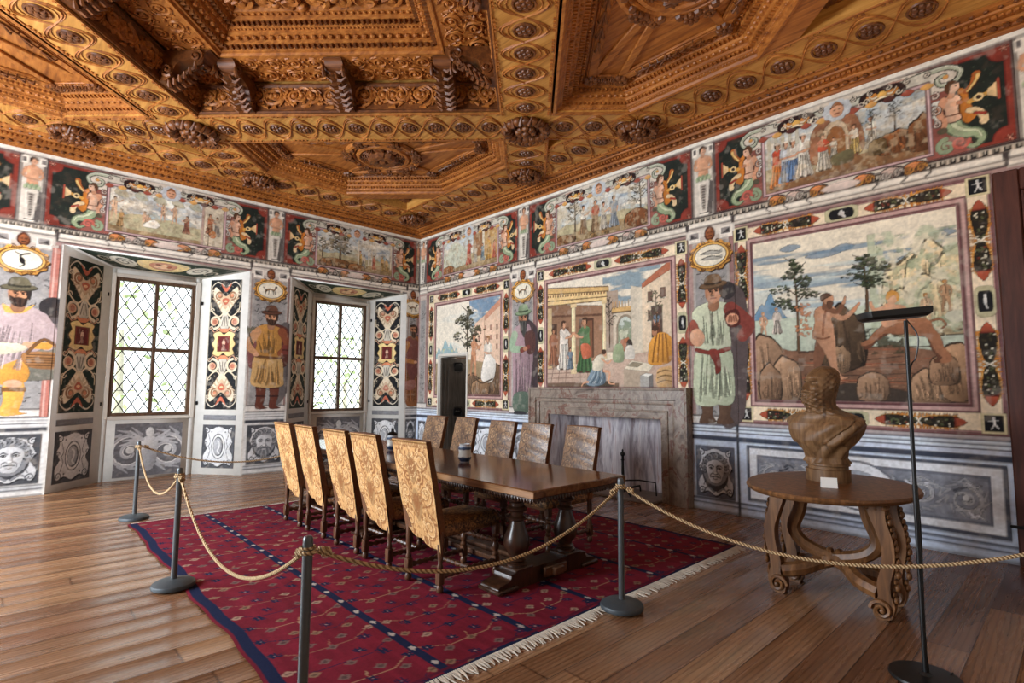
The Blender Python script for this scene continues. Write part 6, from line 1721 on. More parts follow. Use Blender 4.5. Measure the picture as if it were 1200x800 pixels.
rr = t.ramp(gn, 0, [(.3, (.20, .20, .20, 1)), (.8, (.36, .36, .36, 1))]); t.l(rr, 0, t.b, 'Roughness')
cup = t.math('MULTIPLY', (ea, 0), (ea, 0)); b1_ = t.bump(cup, 0, 1.0, .035)
t.bump(gn, 0, .12, .004, b1_)
M['floor'] = t.m
fl = MB().box(-.98, XF, YB, 1.6, -.12, 0).build('floor', M['floor'], smooth=False)
tag(fl, kind='structure')

# ---- doorway in the right wall: plaster frame, open door leaf, dim room beyond
m = MB()
m.box(.775, .815, -.014, .0, 0, 2.255, .004); m.box(1.755, 1.795, -.014, .0, 0, 2.255, .004); m.box(.815, 1.755, -.014, .0, 2.215, 2.255, .004)
dr = m.build('door_1', M['plaster']); tag(dr, kind='structure')
ld = MB(); ld.M = Matrix.Translation((.828, .03, 0)) @ Matrix.Rotation(math.radians(88), 4, 'Z')
ld.box(0, .82, -.05, 0, .01, 2.19, .004)
for z0, z1 in ((.12, .9), (1.0, 2.08)):
    ld.box(.08, .74, -.062, -.05, z0, z1, .006); ld.box(.16, .66, -.07, -.062, z0 + .09, z1 - .09, .005)
M['door_grey'] = wood_mat('grey_door', rgb(52, 46, 40), rgb(74, 66, 58), rgb(96, 86, 76), 2, 1.1, .55, .15, .3)
leaf = ld.build('door_leaf', M['door_grey'], dr)
hw = MB(); hw.M = ld.M
for z in (1.05, 2.0):
    hw.box(.3, .52, -.078, -.05, z - .1, z + .1, .03)
hw.tube([(.42, -.075, 1.05), (.42, -.12, 1.05), (.32, -.12, 1.05)], .012, 8)
hw.build('door_handle', M['iron'], leaf)
m = MB()
m.box(.3, .32, .45, 1.6, 0, 2.6); m.box(2.4, 2.42, .45, 1.6, 0, 2.6); m.box(.3, 2.42, 1.58, 1.6, 0, 2.6); m.box(.3, 2.42, .45, 1.6, 2.58, 2.6)
bw = m.build('wall_beyond', plain('dark_brown_wall', rgb(84, 62, 48), .8), smooth=False); tag(bw, kind='structure')

MB().box(1.66, 1.76, .452, .50, 0, 2.4).build('light_gap_strip', M['plaster'], smooth=False)['kind'] = 'structure'  # white strip added to stand in for the bright gap of light beyond

# ---- brown timber door surround at the end of the right wall
m = MB()
m.box(9.745, 9.93, -.055, -.001, 0, 3.6, .012); m.box(9.93, 11.0, -.055, -.001, 3.4, 3.6, .012); m.box(9.93, 9.96, -.035, -.001, 0, 3.4, .008)
d2 = m.build('door_2', M['doorwood']); tag(d2, kind='structure')
m = MB(); m.box(9.963, 10.98, -.028, -.004, .01, 3.395, .004)
for z0, z1 in ((.25, 1.1), (1.3, 2.2), (2.4, 3.2)):
    m.box(10.06, 10.88, -.044, -.028, z0, z1, .01)
m.build('door_leaf', M['doorwood'], d2)
MB().box(9.70, 9.80, -.085, -.045, .335, .36, .008).build('door_bolt', M['iron'], d2)

# ---- walls behind the camera, with windows of their own
m = MB()
BW_ = [(1.0, 2.5), (4.0, 5.5)]
xs = [-.98] + [v for p in BW_ for v in p] + [XF + .3]
for i in range(0, len(xs), 2):
    m.box(xs[i], xs[i + 1], YB - .3, YB, 0, ZT)
for a, b in BW_:
    m.box(a, b, YB - .3, YB, 0, .95); m.box(a, b, YB - .3, YB, 3.4, ZT)
wb = m.build('wall_back', M['plaster'], smooth=False); tag(wb, kind='structure')
wf = MB().box(XF, XF + .3, YB - .3, .45, 0, ZT).build('wall_front', M['plaster'], smooth=False); tag(wf, kind='structure')
# ---------------------------------------------------------------- carved and coffered ceiling; s = x + y, d = x - y run along the diagonals
ZB = 5.1
XC = 10.44
sd = lambda s, d: ((s + d) / 2, (s - d) / 2)
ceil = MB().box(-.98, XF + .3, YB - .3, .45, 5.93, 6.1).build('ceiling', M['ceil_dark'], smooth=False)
tag(ceil, kind='structure')
R2 = 1 / math.sqrt(2)


def frame_M(p, q, z, nrm='down'):
    """local x along p->q, local z away from the surface"""
    a = (Vector((q[0], q[1], 0)) - Vector((p[0], p[1], 0)))
    L = a.length
    a.normalize()
    n = Vector((0, 0, -1)) if nrm == 'down' else Vector(nrm).normalized()
    b = n.cross(a)
    m = Matrix((a, b, n)).transposed().to_4x4()
    m.translation = (p[0], p[1], z)
    return m, L


def carve_rosette(mb, c, r, k=6, h=.02, core=True):
    for i in range(k):
        a = 2 * PI * i / k
        mb.ball((c[0] + r * .58 * math.cos(a), c[1] + r * .58 * math.sin(a), c[2] + h * .4), (r * .42, r * .42, h), 6, 4)
    if core:
        mb.ball((c[0], c[1], c[2] + h * .6), (r * .3, r * .3, h), 6, 4)


def scroll(mb, c, r, turns, a0, d, w, h=None, k=None):
    k = k or int(12 * turns)
    pts = []
    for i in range(k + 1):
        t = i / k
        a = a0 + d * 2 * PI * turns * t
        q = r * (1 - .85 * t)
        pts.append((c[0] + q * math.cos(a), c[1] + q * math.sin(a), c[2] + (h or w) * .4 * (1 + t)))
    mb.tube(pts, [w * (1 - .45 * i / k) for i in range(k + 1)], 5)
    mb.ball((pts[-1][0], pts[-1][1], c[2] + w * .6), (w * 1.3, w * 1.3, w * 1.1), 6, 4)


def acanthus(mb, p, q, w, n=4, h=.03):
    """row of lobes along p->q"""
    dx, dy = q[0] - p[0], q[1] - p[1]
    L = math.hypot(dx, dy) or 1e-6
    vx, vy = -dy / L, dx / L
    for i in range(n):
        t = (i + .5) / n
        ww = w * math.sin(PI * (.25 + .6 * t))
        for s_ in (-1, 1):
            mb.tube([(p[0] + dx * t, p[1] + dy * t, h), (p[0] + dx * (t + .16) + vx * s_ * ww * .6, p[1] + dy * (t + .16) + vy * s_ * ww * .6, h * 1.3), (p[0] + dx * (t + .2) + vx * s_ * ww, p[1] + dy * (t + .2) + vy * s_ * ww, h * .4)], [w * .2, w * .2, w * .06], 5)
    mb.tube([(p[0], p[1], h), (q[0], q[1], h * .8)], [w * .16, w * .07], 5)


def relief_strip(mb, L, H, pitch, seed=1):
    """running scroll work, local x 0..L, y 0..H"""
    g = random.Random(seed)
    n = max(1, int(round(L / pitch)))
    p = L / n
    for i in range(n):
        x = (i + .5) * p
        s_ = 1 if i % 2 else -1
        scroll(mb, (x, H * .5, 0), min(p, H) * .42, 1.6, PI / 2 * s_, s_, H * .075)
        for k in range(7):
            a = 2 * PI * k / 7 + g.random()
            rr = min(p, H) * .44
            mb.tube([(x + rr * math.cos(a), H * .5 + rr * math.sin(a), .01), (x + rr * 1.25 * math.cos(a + .5), H * .5 + rr * 1.1 * math.sin(a + .5), .018)], [H * .07, H * .02], 5)
        mb.ball((x, H * .5, H * .06), (H * .1, H * .1, H * .1), 7, 5)
        mb.ball((x + p * .5, H * g.uniform(.3, .7), .01), (H * .09, H * .11, H * .07), 6, 4)
        mb.ball((x + p * .42, H * .2, .01), (H * .08, H * .07, H * .05), 6, 4); mb.ball((x - p * .42, H * .82, .01), (H * .08, H * .07, H * .05), 6, 4)


def guilloche(p, q, width, z, parent, sp=.372, off=0.0, beads=True):
    """interlaced bands round oval rosettes on the underside of a beam"""
    Mx, L = frame_M(p, q, z)
    n = max(1, int(round(L / sp)))
    sp = L / n
    b = MB(); b.M = Mx
    A = width * .36
    for amp, r in ((A, .011), (A * .74, .006), (A * 1.12, .006)):
        for s_ in (-1, 1):
            pts = [(sp * i / 8, s_ * amp * math.sin(PI * i / 8) if amp == A else s_ * (amp * abs(math.sin(PI * i / 8)) ** .8) * (1 if (i // 8) % 2 == 0 else -1), .004) for i in range(8 * n + 1)]
            b.tube(pts, r, 4)
    if beads:
        for k in range(int(L / .055)):
            if k % 6 < 4:
                for s_ in (-1, 1):
                    b.box(k * .055, k * .055 + .028, s_ * width * .455 - .012, s_ * width * .455 + .012, 0, .016)
    b.tube([(0, -width * .49, 0), (L, -width * .49, 0)], .014, 5); b.tube([(0, width * .49, 0), (L, width * .49, 0)], .014, 5)
    b.build('guilloche', M['ceil'], parent)
    b = MB(); b.M = Mx
    for k in range(n):
        c = (sp * (k + .5), 0, 0)
        b.tube([(c[0] + sp * .27 * math.cos(a), width * .17 * math.sin(a), .006) for a in [2 * PI * i / 16 for i in range(16)]], .014, 5, True)
        for i in range(6):
            a = 2 * PI * i / 6 + .3
            b.ball((c[0] + sp * .14 * math.cos(a), width * .085 * math.sin(a), .008), (sp * .085, width * .06, .024), 6, 4)
        b.ball((c[0], 0, .012), (.03, .03, .026), 6, 4)
    b.build('rosette_row', M['ceil_dark'], parent)


# beams
BEAMS = [('A', (2.99, 3.9), (4.85, 16.2)), ('A', (-3.55, -2.68), (4.4, 15.8)), ('C', (6.45, 7.5), (-5.6, 5.6)), ('C', (13.15, 14.1), (-5.2, 6.0))]
for i, (k, (a, b), (lo, hi)) in enumerate(BEAMS):
    if k == 'A': pl = [sd(a, lo), sd(b, lo), sd(b, hi), sd(a, hi)]
    else: pl = [sd(lo, a), sd(lo, b), sd(hi, b), sd(hi, a)]
    ar = sum(pl[j][0] * pl[(j + 1) % 4][1] - pl[(j + 1) % 4][0] * pl[j][1] for j in range(4))
    if ar < 0: pl = pl[::-1]
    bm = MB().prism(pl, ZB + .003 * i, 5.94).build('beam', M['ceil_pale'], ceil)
    w = (b - a) * R2
    mid = (a + b) / 2
    if k == 'A':
        segs = [(6.2 - 1.6, 6.55), (7.45, 13.2), (14.0, hi)]
        for u, v in segs: guilloche(sd(mid, u), sd(mid, v), w, ZB + .003 * i, bm)
    else:
        segs = [(lo, -3.5), (-2.7, 3.0), (3.9, hi)]
        for u, v in segs: guilloche(sd(u, mid), sd(v, mid), w, ZB + .003 * i, bm)

# bands along the walls
for p, q, pl in (((.7, -1.0), (.7, YB + 1.0), (.28, 1.1, YB, 0)), ((.9, -.68), (9.6, -.68), (1.1, 9.34, -1.06, -.28)), ((9.74, -1.0), (9.74, YB + 1), (9.34, XF, YB, 0)), ((.9, YB + .68), (9.6, YB + .68), (1.1, 9.34, YB + .28, YB + 1.06))):
    b = MB().box(pl[0], pl[1], pl[2], pl[3], ZB + .012, 5.94).build('border_band', M['ceil_pale'], ceil)
    guilloche(p, q, .74, ZB + .012, b, .42)

# cornice round the room
b = MB()
room = [(0, YB), (XF, YB), (XF, 0), (0, 0)]
prof = [(0, 4.93), (.02, 4.93), (.025, 4.965), (.055, 4.97), (.06, 4.99), (.10, 5.0), (.105, 5.035), (.15, 5.04), (.155, 5.062), (.2, 5.068), (.21, 5.085), (.27, 5.092), (.30, 5.112), (.31, 5.13)]
b.sweep(room, prof, True)
co_ = b.build('cornice', M['ceil'], ceil, angle=25)
e1, e2 = MB(), MB()
for p, q in (((0, -.06), (0, YB)), ((.06, 0), (XC, 0))):
    n_ = (1, 0, 0) if p[0] == q[0] else (0, -1, 0)
    L = abs(q[0] - p[0]) + abs(q[1] - p[1])
    for k in range(int(L / .095)):
        t = (k + .5) * .095
        x, y = (0, -t) if p[0] == q[0] else (t, 0)
        if t < .2: continue
        px_, py_ = x + n_[0] * .08, y + n_[1] * .08
        e1.ball((px_, py_, 4.982), (.03, .03, .022), 7, 5)
    for k in range(int(L / .052)):
        t = (k + .5) * .052
        if t < .2: continue
        x, y = (0, -t) if p[0] == q[0] else (t, 0)
        if n_[0]: e2.box(.112, .178, y - .014, y + .014, 5.03, 5.058)
        else: e2.box(x - .014, x + .014, -.178, -.112, 5.03, 5.058)
        if k % 2 == 0:
            e1.ball((x + n_[0] * .24, y + n_[1] * .24, 5.088), (.026, .026, .014), 6, 4)
e1.build('egg_moulding', M['ceil_dark'], co_)
e2.build('dentil_moulding', M['ceil'], co_)

# ---- corner coffers (elongated hexagons)
HEX = [(1.885, -4.565), (1.1, -3.78), (1.1, -2.35), (2.39, -1.06), (4.05, -1.06), (4.72, -1.73)]
TRI = [(1.1, -2.0), (1.1, -1.06), (2.04, -1.06)]
prof_c = [(-.03, ZB - .004), (.0, ZB - .012), (.02, ZB + .0), (.03, ZB + .03), (.08, ZB + .05), (.085, ZB + .08), (.14, ZB + .10), (.145, ZB + .13), (.20, ZB + .155), (.205, ZB + .19), (.27, ZB + .21), (.28, ZB + .245), (.33, ZB + .25)]


def inset(poly, o):
    n = len(poly); out = []
    P = [Vector(p) for p in poly]
    for k in range(n):
        nr = lambda a, b: Vector((-(b - a).normalized().y, (b - a).normalized().x))
        n1, n2 = nr(P[k - 1], P[k]), nr(P[k], P[(k + 1) % n])
        mi = n1 + n2; mi = mi / max(mi.dot(n1), .2)
        out.append((P[k].x + mi.x * o, P[k].y + mi.y * o))
    return out


def teeth(mb, poly, o, z, pitch, kind, size):
    q = inset(poly, o)
    for k in range(len(q)):
        a, b_ = q[k], q[(k + 1) % len(q)]
        Mx, L = frame_M(a, b_, z)
        n = max(1, int(L / pitch))
        for i in range(n):
            c = Mx @ Vector(((i + .5) * L / n, 0, 0))
            if kind == 'egg': mb.ball(tuple(c), (size, size, size * .8), 6, 4)
            else:
                mb.M = Mx
                mb.box((i + .28) * L / n, (i + .72) * L / n, -size, size, -.004, size * .9)
                mb.M = None


for mi in range(4):
    fx = (lambda p: (XC - p[0], p[1])) if mi & 1 else (lambda p: p)
    fy = (lambda p: (p[0], YB - p[1])) if mi & 2 else (lambda p: p)
    poly = [fy(fx(p)) for p in HEX]; tri = [fy(fx(p)) for p in TRI]
    ar = sum(poly[j][0] * poly[(j + 1) % 6][1] - poly[(j + 1) % 6][0] * poly[j][1] for j in range(6))
    if ar < 0: poly = poly[::-1]; tri = tri[::-1]
    ar = sum(tri[j][0] * tri[(j + 1) % 3][1] - tri[(j + 1) % 3][0] * tri[j][1] for j in range(3))
    if ar < 0: tri = tri[::-1]
    if mi == 3:
        MB().prism(poly, ZB + .25, ZB + .3).build('coffer_panel', M['ceil'], ceil); continue
    # diagonal bar and corner infill
    pb = [fy(fx(p)) for p in ((1.05, -2.4), (1.05, -2.0), (2.04, -1.01), (2.44, -1.01))]
    if sum(pb[j][0] * pb[(j + 1) % 4][1] - pb[(j + 1) % 4][0] * pb[j][1] for j in range(4)) < 0: pb = pb[::-1]
    MB().prism(pb, ZB + .008, 5.94).build('diagonal_bar', M['ceil'], ceil)
    c = MB(); c.prism(inset(tri, -.05), ZB + .2, ZB + .26)
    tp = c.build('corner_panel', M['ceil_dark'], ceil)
    cx, cy = sum(p[0] for p in tri) / 3, sum(p[1] for p in tri) / 3
    c = MB(); c.M = frame_M((cx, cy), (cx + 1, cy), ZB + .2)[0]
    carve_rosette(c, (0, 0, 0), .2, 7, .05)
    for k in range(3):
        a = math.atan2(-(tri[k][1] - cy), tri[k][0] - cx); acanthus(c, (.15 * math.cos(a), .15 * math.sin(a)), (.42 * math.cos(a), .42 * math.sin(a)), .13)
    c.build('carving', M['ceil_dark'], tp)
    c = MB(); c.sweep(poly, prof_c, True)
    cf = c.build('coffer_moulding', M['ceil'], ceil, angle=25)
    t1, t2 = MB(), MB()
    teeth(t1, poly, .055, ZB + .045, .036, 'egg', .014); teeth(t1, poly, .175, ZB + .145, .075, 'egg', .026); teeth(t2, poly, .11, ZB + .09, .05, 'box', .02); teeth(t2, poly, .24, ZB + .2, .05, 'box', .024); teeth(t1, poly, .305, ZB + .235, .06, 'egg', .02)
    t1.build('egg_moulding', M['ceil'], cf); t2.build('dentil_moulding', M['ceil'], cf)
    pn = MB(); pn.prism(inset(poly, .3), ZB + .25, ZB + .32)
    po = pn.build('coffer_panel', M['ceil'], ceil)
    zp = ZB + .25
    cx = sum(p[0] for p in poly) / 6; cy = sum(p[1] for p in poly) / 6
    ins = inset(poly, .42)
    rb, rs = MB(), MB()
    RR = .56
    for k in range(6):
        a, b_ = ins[k], ins[(k + 1) % 6]
        rb.M = frame_M(a, b_, zp)[0]; L = (Vector(a) - Vector(b_)).length
        rb.box(0, L, -.07, .07, 0, .03, .008); rb.box(0, L, -.05, .05, .03, .045, .006)
        rs.M = rb.M; carve_rosette(rs, (0, 0, .03), .1, 6, .04); carve_rosette(rs, (L / 2, 0, .04), .06, 5, .03); acanthus(rs, (L * .5, 0), (L * .2, 0), .06, 4, .06); acanthus(rs, (L * .5, 0), (L * .8, 0), .06, 4, .06)
        v = Vector((cx - a[0], cy - a[1])); D = v.length - RR
        rb.M = frame_M(a, (cx, cy), zp)[0]
        if D > .1:
            rb.box(.05, D, -.045, .045, 0, .035, .008)
            rs.M = rb.M; carve_rosette(rs, (D - .02, 0, .03), .08, 6, .035)
    rb.M = frame_M((cx, cy), (cx + 1, cy), zp)[0]
    for r_, w_ in ((RR, .05), (RR * .86, .03), (RR * .7, .045), (RR * .6, .02)):
        rb.tube([(r_ * math.cos(2 * PI * i / 36), r_ * math.sin(2 * PI * i / 36), .02) for i in range(36)], w_, 6, True)
    rb.build('rib', M['ceil'], po)
    rs.M = rb.M
    for k in range(18):
        a = 2 * PI * k / 18
        rs.ball((RR * .93 * math.cos(a), RR * .93 * math.sin(a), .05), (.05, .05, .035), 6, 4)
        if k % 3 == 0:
            c_ = (RR * math.cos(a + .2), RR * math.sin(a + .2), .04); carve_rosette(rs, c_, .09, 6, .04)
    carve_rosette(rs, (0, 0, .02), .26, 8, .09)
    for k in range(8): a = 2 * PI * k / 8; acanthus(rs, (.2 * math.cos(a), .2 * math.sin(a)), (.36 * math.cos(a), .36 * math.sin(a)), .1)
    rs.build('wreath', M['ceil_dark'], po)

# ---- bosses where the beams cross and meet the border
bo = MB()
for k in range(16):
    a = 2 * PI * k / 16
    bo.ball((.27 * math.cos(a), .27 * math.sin(a), -.05), (.075, .075, .06), 7, 5)
    bo.tube([(.2 * math.cos(a), .2 * math.sin(a), -.03), (.29 * math.cos(a + .16), .29 * math.sin(a + .16), -.11), (.35 * math.cos(a + .25), .35 * math.sin(a + .25), -.03)], [.03, .028, .01], 5)
for k in range(8):
    a = 2 * PI * k / 8
    bo.ball((.1 * math.cos(a), .1 * math.sin(a), -.06), (.055, .055, .06), 7, 5)
bo.ball((0, 0, -.09), (.06, .06, .06), 8, 6)
bo.ball((0, 0, -.0), (.27, .27, .035), 16, 6)
first = None
for (x, y) in (sd(3.445, 6.97), sd(-3.115, 6.97), (4.05, -.64), (6.25, -.64), (.68, -3.75), (.68, -6.25), (.74, -.7), sd(3.445, 13.6), sd(-3.115, 13.6)):
    if first is None: first = bo.build('boss', M['ceil_dark'], ceil); q = first
    else: q = first.copy(); COL.objects.link(q); q.parent = ceil
    q.location = (x, y, ZB - .0); q.scale = (1, 1, 1) if y < -1 and x > 1 else (.82, .82, .9)

# ---- the deep central square
c0 = [sd(-2.68, 7.5), sd(2.99, 7.5), sd(2.99, 13.15), sd(-2.68, 13.15)]
if sum(c0[j][0] * c0[(j + 1) % 4][1] - c0[(j + 1) % 4][0] * c0[j][1] for j in range(4)) < 0: c0 = c0[::-1]
MB().sweep(c0, [(-.02, ZB + .02), (.03, ZB + .02), (.035, ZB + .045), (.02, ZB + .06), (.02, 5.44), (.05, 5.455), (.06, 5.485), (.08, 5.49)], True).build('frieze_face', M['ceil_dark'], ceil, angle=25)
ic = MB().sweep(c0, [(.07, 5.53), (.62, 5.515), (.64, 5.50), (.66, 5.50), (.67, 5.53), (.70, 5.535), (.705, 5.575), (.76, 5.59), (.765, 5.635), (.83, 5.65), (.835, 5.69), (.88, 5.70), (.885, 5.745), (.93, 5.755), (.94, 5.80), (1.0, 5.81), (1.02, 5.86)], True)
io = ic.build('inner_cornice', M['ceil'], ceil, angle=25)
t1, t2 = MB(), MB()
teeth(t2, c0, .735, 5.575, .07, 'box', .026); teeth(t1, c0, .80, 5.63, .1, 'egg', .034); teeth(t2, c0, .91, 5.74, .06, 'box', .026); teeth(t1, c0, .865, 5.69, .045, 'egg', .014); teeth(t1, c0, .97, 5.80, .07, 'egg', .024)
t1.build('egg_moulding', M['ceil'], io); t2.build('dentil_moulding', M['ceil_dark'], io)
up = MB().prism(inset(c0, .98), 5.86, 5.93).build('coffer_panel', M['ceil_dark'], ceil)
g = random.Random(5)
rs = MB(); ii = inset(c0, 1.02)
Mx, L = frame_M(ii[0], ii[1], 5.86); rs.M = Mx
for i in range(7):
    for j in range(7):
        x, y = (i + .5) * L / 7, -(j + .5) * L / 7 if False else (j + .5) * L / 7
        y = -y
        s_ = 1 if (i + j) % 2 else -1
        scroll(rs, (x, y, 0), L / 14 * .95, 1.5, g.random() * 6, s_, .045)
        rs.ball((x + g.uniform(-.12, .12), y + g.uniform(-.12, .12), .02), (.07, .055, .07), 7, 5)
        acanthus(rs, (x, y), (x + .2 * s_, y + .16), .1, 4, .05)
sx = [v for v in rs.v]
rs.build('carving', M['ceil'], up)
con = MB()                                 # S-shaped console with an acanthus leaf
for k in range(2):
    con.M = Matrix.Translation((0, 0, 0))
pr = catmull([(0, -.38), (.09, -.36), (.15, -.26), (.2, -.16), (.33, -.12), (.47, -.09), (.55, -.02), (.55, .0), (0, .0)], 4)
con.M = Matrix(((0, 0, 1, -.11), (1, 0, 0, 0), (0, 1, 0, 0), (0, 0, 0, 1)))
con.prism(pr, 0, .22)
con.M = None
for sx_ in (-.12, .12):
    con.M = Matrix(((0, 0, 1, sx_), (1, 0, 0, 0), (0, 1, 0, 0), (0, 0, 0, 1)))
    scroll(con, (.44, -.09, 0), .085, 1.5, -1.2, 1, .022); scroll(con, (.1, -.25, 0), .08, 1.3, -1, -1, .02)
con.M = None
for k in range(7):
    t = k / 6
    y = .07 + .36 * t; z = -.37 + .29 * t - .04 * math.sin(PI * t)
    for s_ in (-1, 1):
        con.tube([(0, y, z - .01), (s_ * .06, y + .02, z - .035), (s_ * .12, y + .05, z + .0)], [.028, .026, .008], 5)
con.tube([(0, .06, -.39), (0, .16, -.3), (0, .3, -.17), (0, .46, -.12)], [.03, .03, .026, .015], 6)
con0 = None
for k in range(4):
    a, b_ = c0[k], c0[(k + 1) % 4]
    L = (Vector(b_) - Vector(a)).length
    d_ = (Vector(b_) - Vector(a)).normalized(); nrm = Vector((-d_.y, d_.x))
    # carved registers: upright face, then the soffit
    st = MB(); st.M = Matrix(((d_.x, 0, nrm.x, a[0] + nrm.x * .02), (d_.y, 0, nrm.y, a[1] + nrm.y * .02), (0, 1, 0, ZB + .07), (0, 0, 0, 1)))
    relief_strip(st, L, .36, .40, k); relief_strip(st, L, .36, .23, k + 40)
    st.build('carving', M['ceil'], ceil)
    st = MB(); st.M = Matrix(((d_.x, nrm.x, 0, a[0] + nrm.x * .1), (d_.y, nrm.y, 0, a[1] + nrm.y * .1), (0, 0, -1, 5.525), (0, 0, 0, 1)))
    relief_strip(st, L, .26, .3, k + 9)
    st.M = st.M @ Matrix.Translation((0, .26, 0)); relief_strip(st, L, .24, .26, k + 19)
    st.build('carving', M['ceil'], ceil)
    for f_ in (.17, .5, .83):
        if con0 is None: con0 = con.build('console', M['ceil_dark'], ceil); q = con0
        else: q = con0.copy(); COL.objects.link(q); q.parent = ceil
        q.location = (a[0] + d_.x * L * f_ + nrm.x * .03, a[1] + d_.y * L * f_ + nrm.y * .03, 5.5)
        q.rotation_euler = (0, 0, math.atan2(d_.y, d_.x))
# ---------------------------------------------------------------- rug
RX0, RX1, RY0, RY1 = 2.83, 7.79, -5.60, -1.33
c = Canvas(RX0, RX1, RY0, RY1, .006, (112, 28, 44))
c.fuzz(RX0, RY0, RX1, RY1, .25, (.6, .04), 3); c.fuzz(RX0, RY0, RX1, RY1, .18, .12, 9)
ST = [-5.545, -4.85, -4.17, -3.47, -2.66, -1.95, -1.36]
g = random.Random(4)
NVY, CR1, CR2, GRY1, NV2 = (24, 32, 62), (160, 130, 112), (136, 104, 84), (116, 88, 84), (44, 28, 60)
for a, b in zip(ST[:-1], ST[1:]):
    m_ = (a + b) / 2
    c.fuzz(RX0, a, RX1, b, .14, .5, int(-a * 50))
    for k in range(int((RX1 - RX0) / .235) + 1):
        x = RX0 + .1 + k * .235
        col = (NVY, (136, 92, 76), NV2, (160, 122, 96))[k % 4]
        c.line([(x, a), (x + .13, a + (b - a) * .28), (x + .13, m_), (x + .13, a + (b - a) * .72), (x, b)], .007, col)
        if k % 2:
            c.line([(x + .13, m_), (x + .05, m_ + .03)], .009, col)
        for j, t in enumerate((.1, .24, .38, .52, .66, .8, .92)):
            z = a + (b - a) * t
            u = x + .05 + (.1 if j % 2 else 0) + g.uniform(-.012, .012)
            cc = g.choice((CR1, CR2, GRY1, NVY, NVY, NV2, CR2, GRY1))
            if cc in (NVY, NV2):
                for s_ in (-1, 1):
                    c.line([(u + s_ * .012 - .012, z - .03), (u + s_ * .012 + .012, z + .03)], .012, cc)
                    c.line([(u - .03, z + s_ * .012), (u + .03, z + s_ * .012)], .012, cc)
                c.ell(u, z, .006, .006, (150, 120, 120))
            else:
                c.poly([(u - .034, z), (u, z - .04), (u + .034, z), (u, z + .04)], cc); c.poly([(u - .018, z), (u, z - .02), (u + .018, z), (u, z + .02)], tuple(v * .72 for v in cc))
for i, s_ in enumerate(ST):
    wd = (.075, .058, .058, .058, .058, .05, .05)[i]
    c.rect(RX0, s_ - wd / 2, RX1, s_ + wd / 2, NVY)
    if 0 < i < 6:
        for k in range(int((RX1 - RX0) / .235) + 1):
            x = RX0 + .1 + k * .235
            c.poly([(x - .036, s_), (x, s_ - .022), (x + .036, s_), (x, s_ + .022)], (176, 166, 160))
c.rect(RX1 - .03, RY0, RX1, RY1, NVY); c.rect(RX1 - .075, RY0, RX1 - .045, RY1, (84, 24, 44)); c.rect(RX0, RY0, RX0 + .03, RY1, (96, 24, 40))
wob = lambda x: .012 * np.sin(x * 4.1) + .006 * np.sin(x * 11.7 + 1)
def rug_place(u, z):
    k = np.clip((-4.9 - z) / .7, 0, 1)
    return np.stack([u + .01 * np.sin(z * 6), z + wob(u) * k - .02 * k, .010 + .0025 * np.sin(u * 9 + z * 3) * np.sin(z * 8)], -1)
V, Q, C_ = c.sheet(RX0, RY0, RX1, RY1, .0085, rug_place)
M['rug'] = paint_mat('woven_wool', .95, .1, .5, 40, .16)
rug = grid_mesh('rug', V, Q, C_, M['rug'], origin=(5.3, -3.46, 0), smooth=True)
tag(rug, 'large dark red flat-woven rug with navy stripes and small diamonds under the long table', 'rug')
M['fringe'] = plain('wool_fringe', rgb(206, 196, 180), .95, var=.15)
f_ = MB()
for s_, x in ((1, RX1), (-1, RX0)):
    for k in range(330):
        y = RY0 + .02 + (RY1 - RY0 - .04) * k / 329
        dx, dy = g.uniform(.05, .11) * (1 if s_ > 0 else .35), g.uniform(-.03, .03)
        f_.tube([(x - s_ * .005, y, .012), (x + s_ * dx * .5, y + dy * .3, .009), (x + s_ * dx, y + dy, .004)], [.005, .006, .003], 4)
fo = f_.build('fringe', M['fringe'], None); fo.parent = rug; fo.location = (-5.3, 3.46, 0)
tag(fo, kind='stuff')

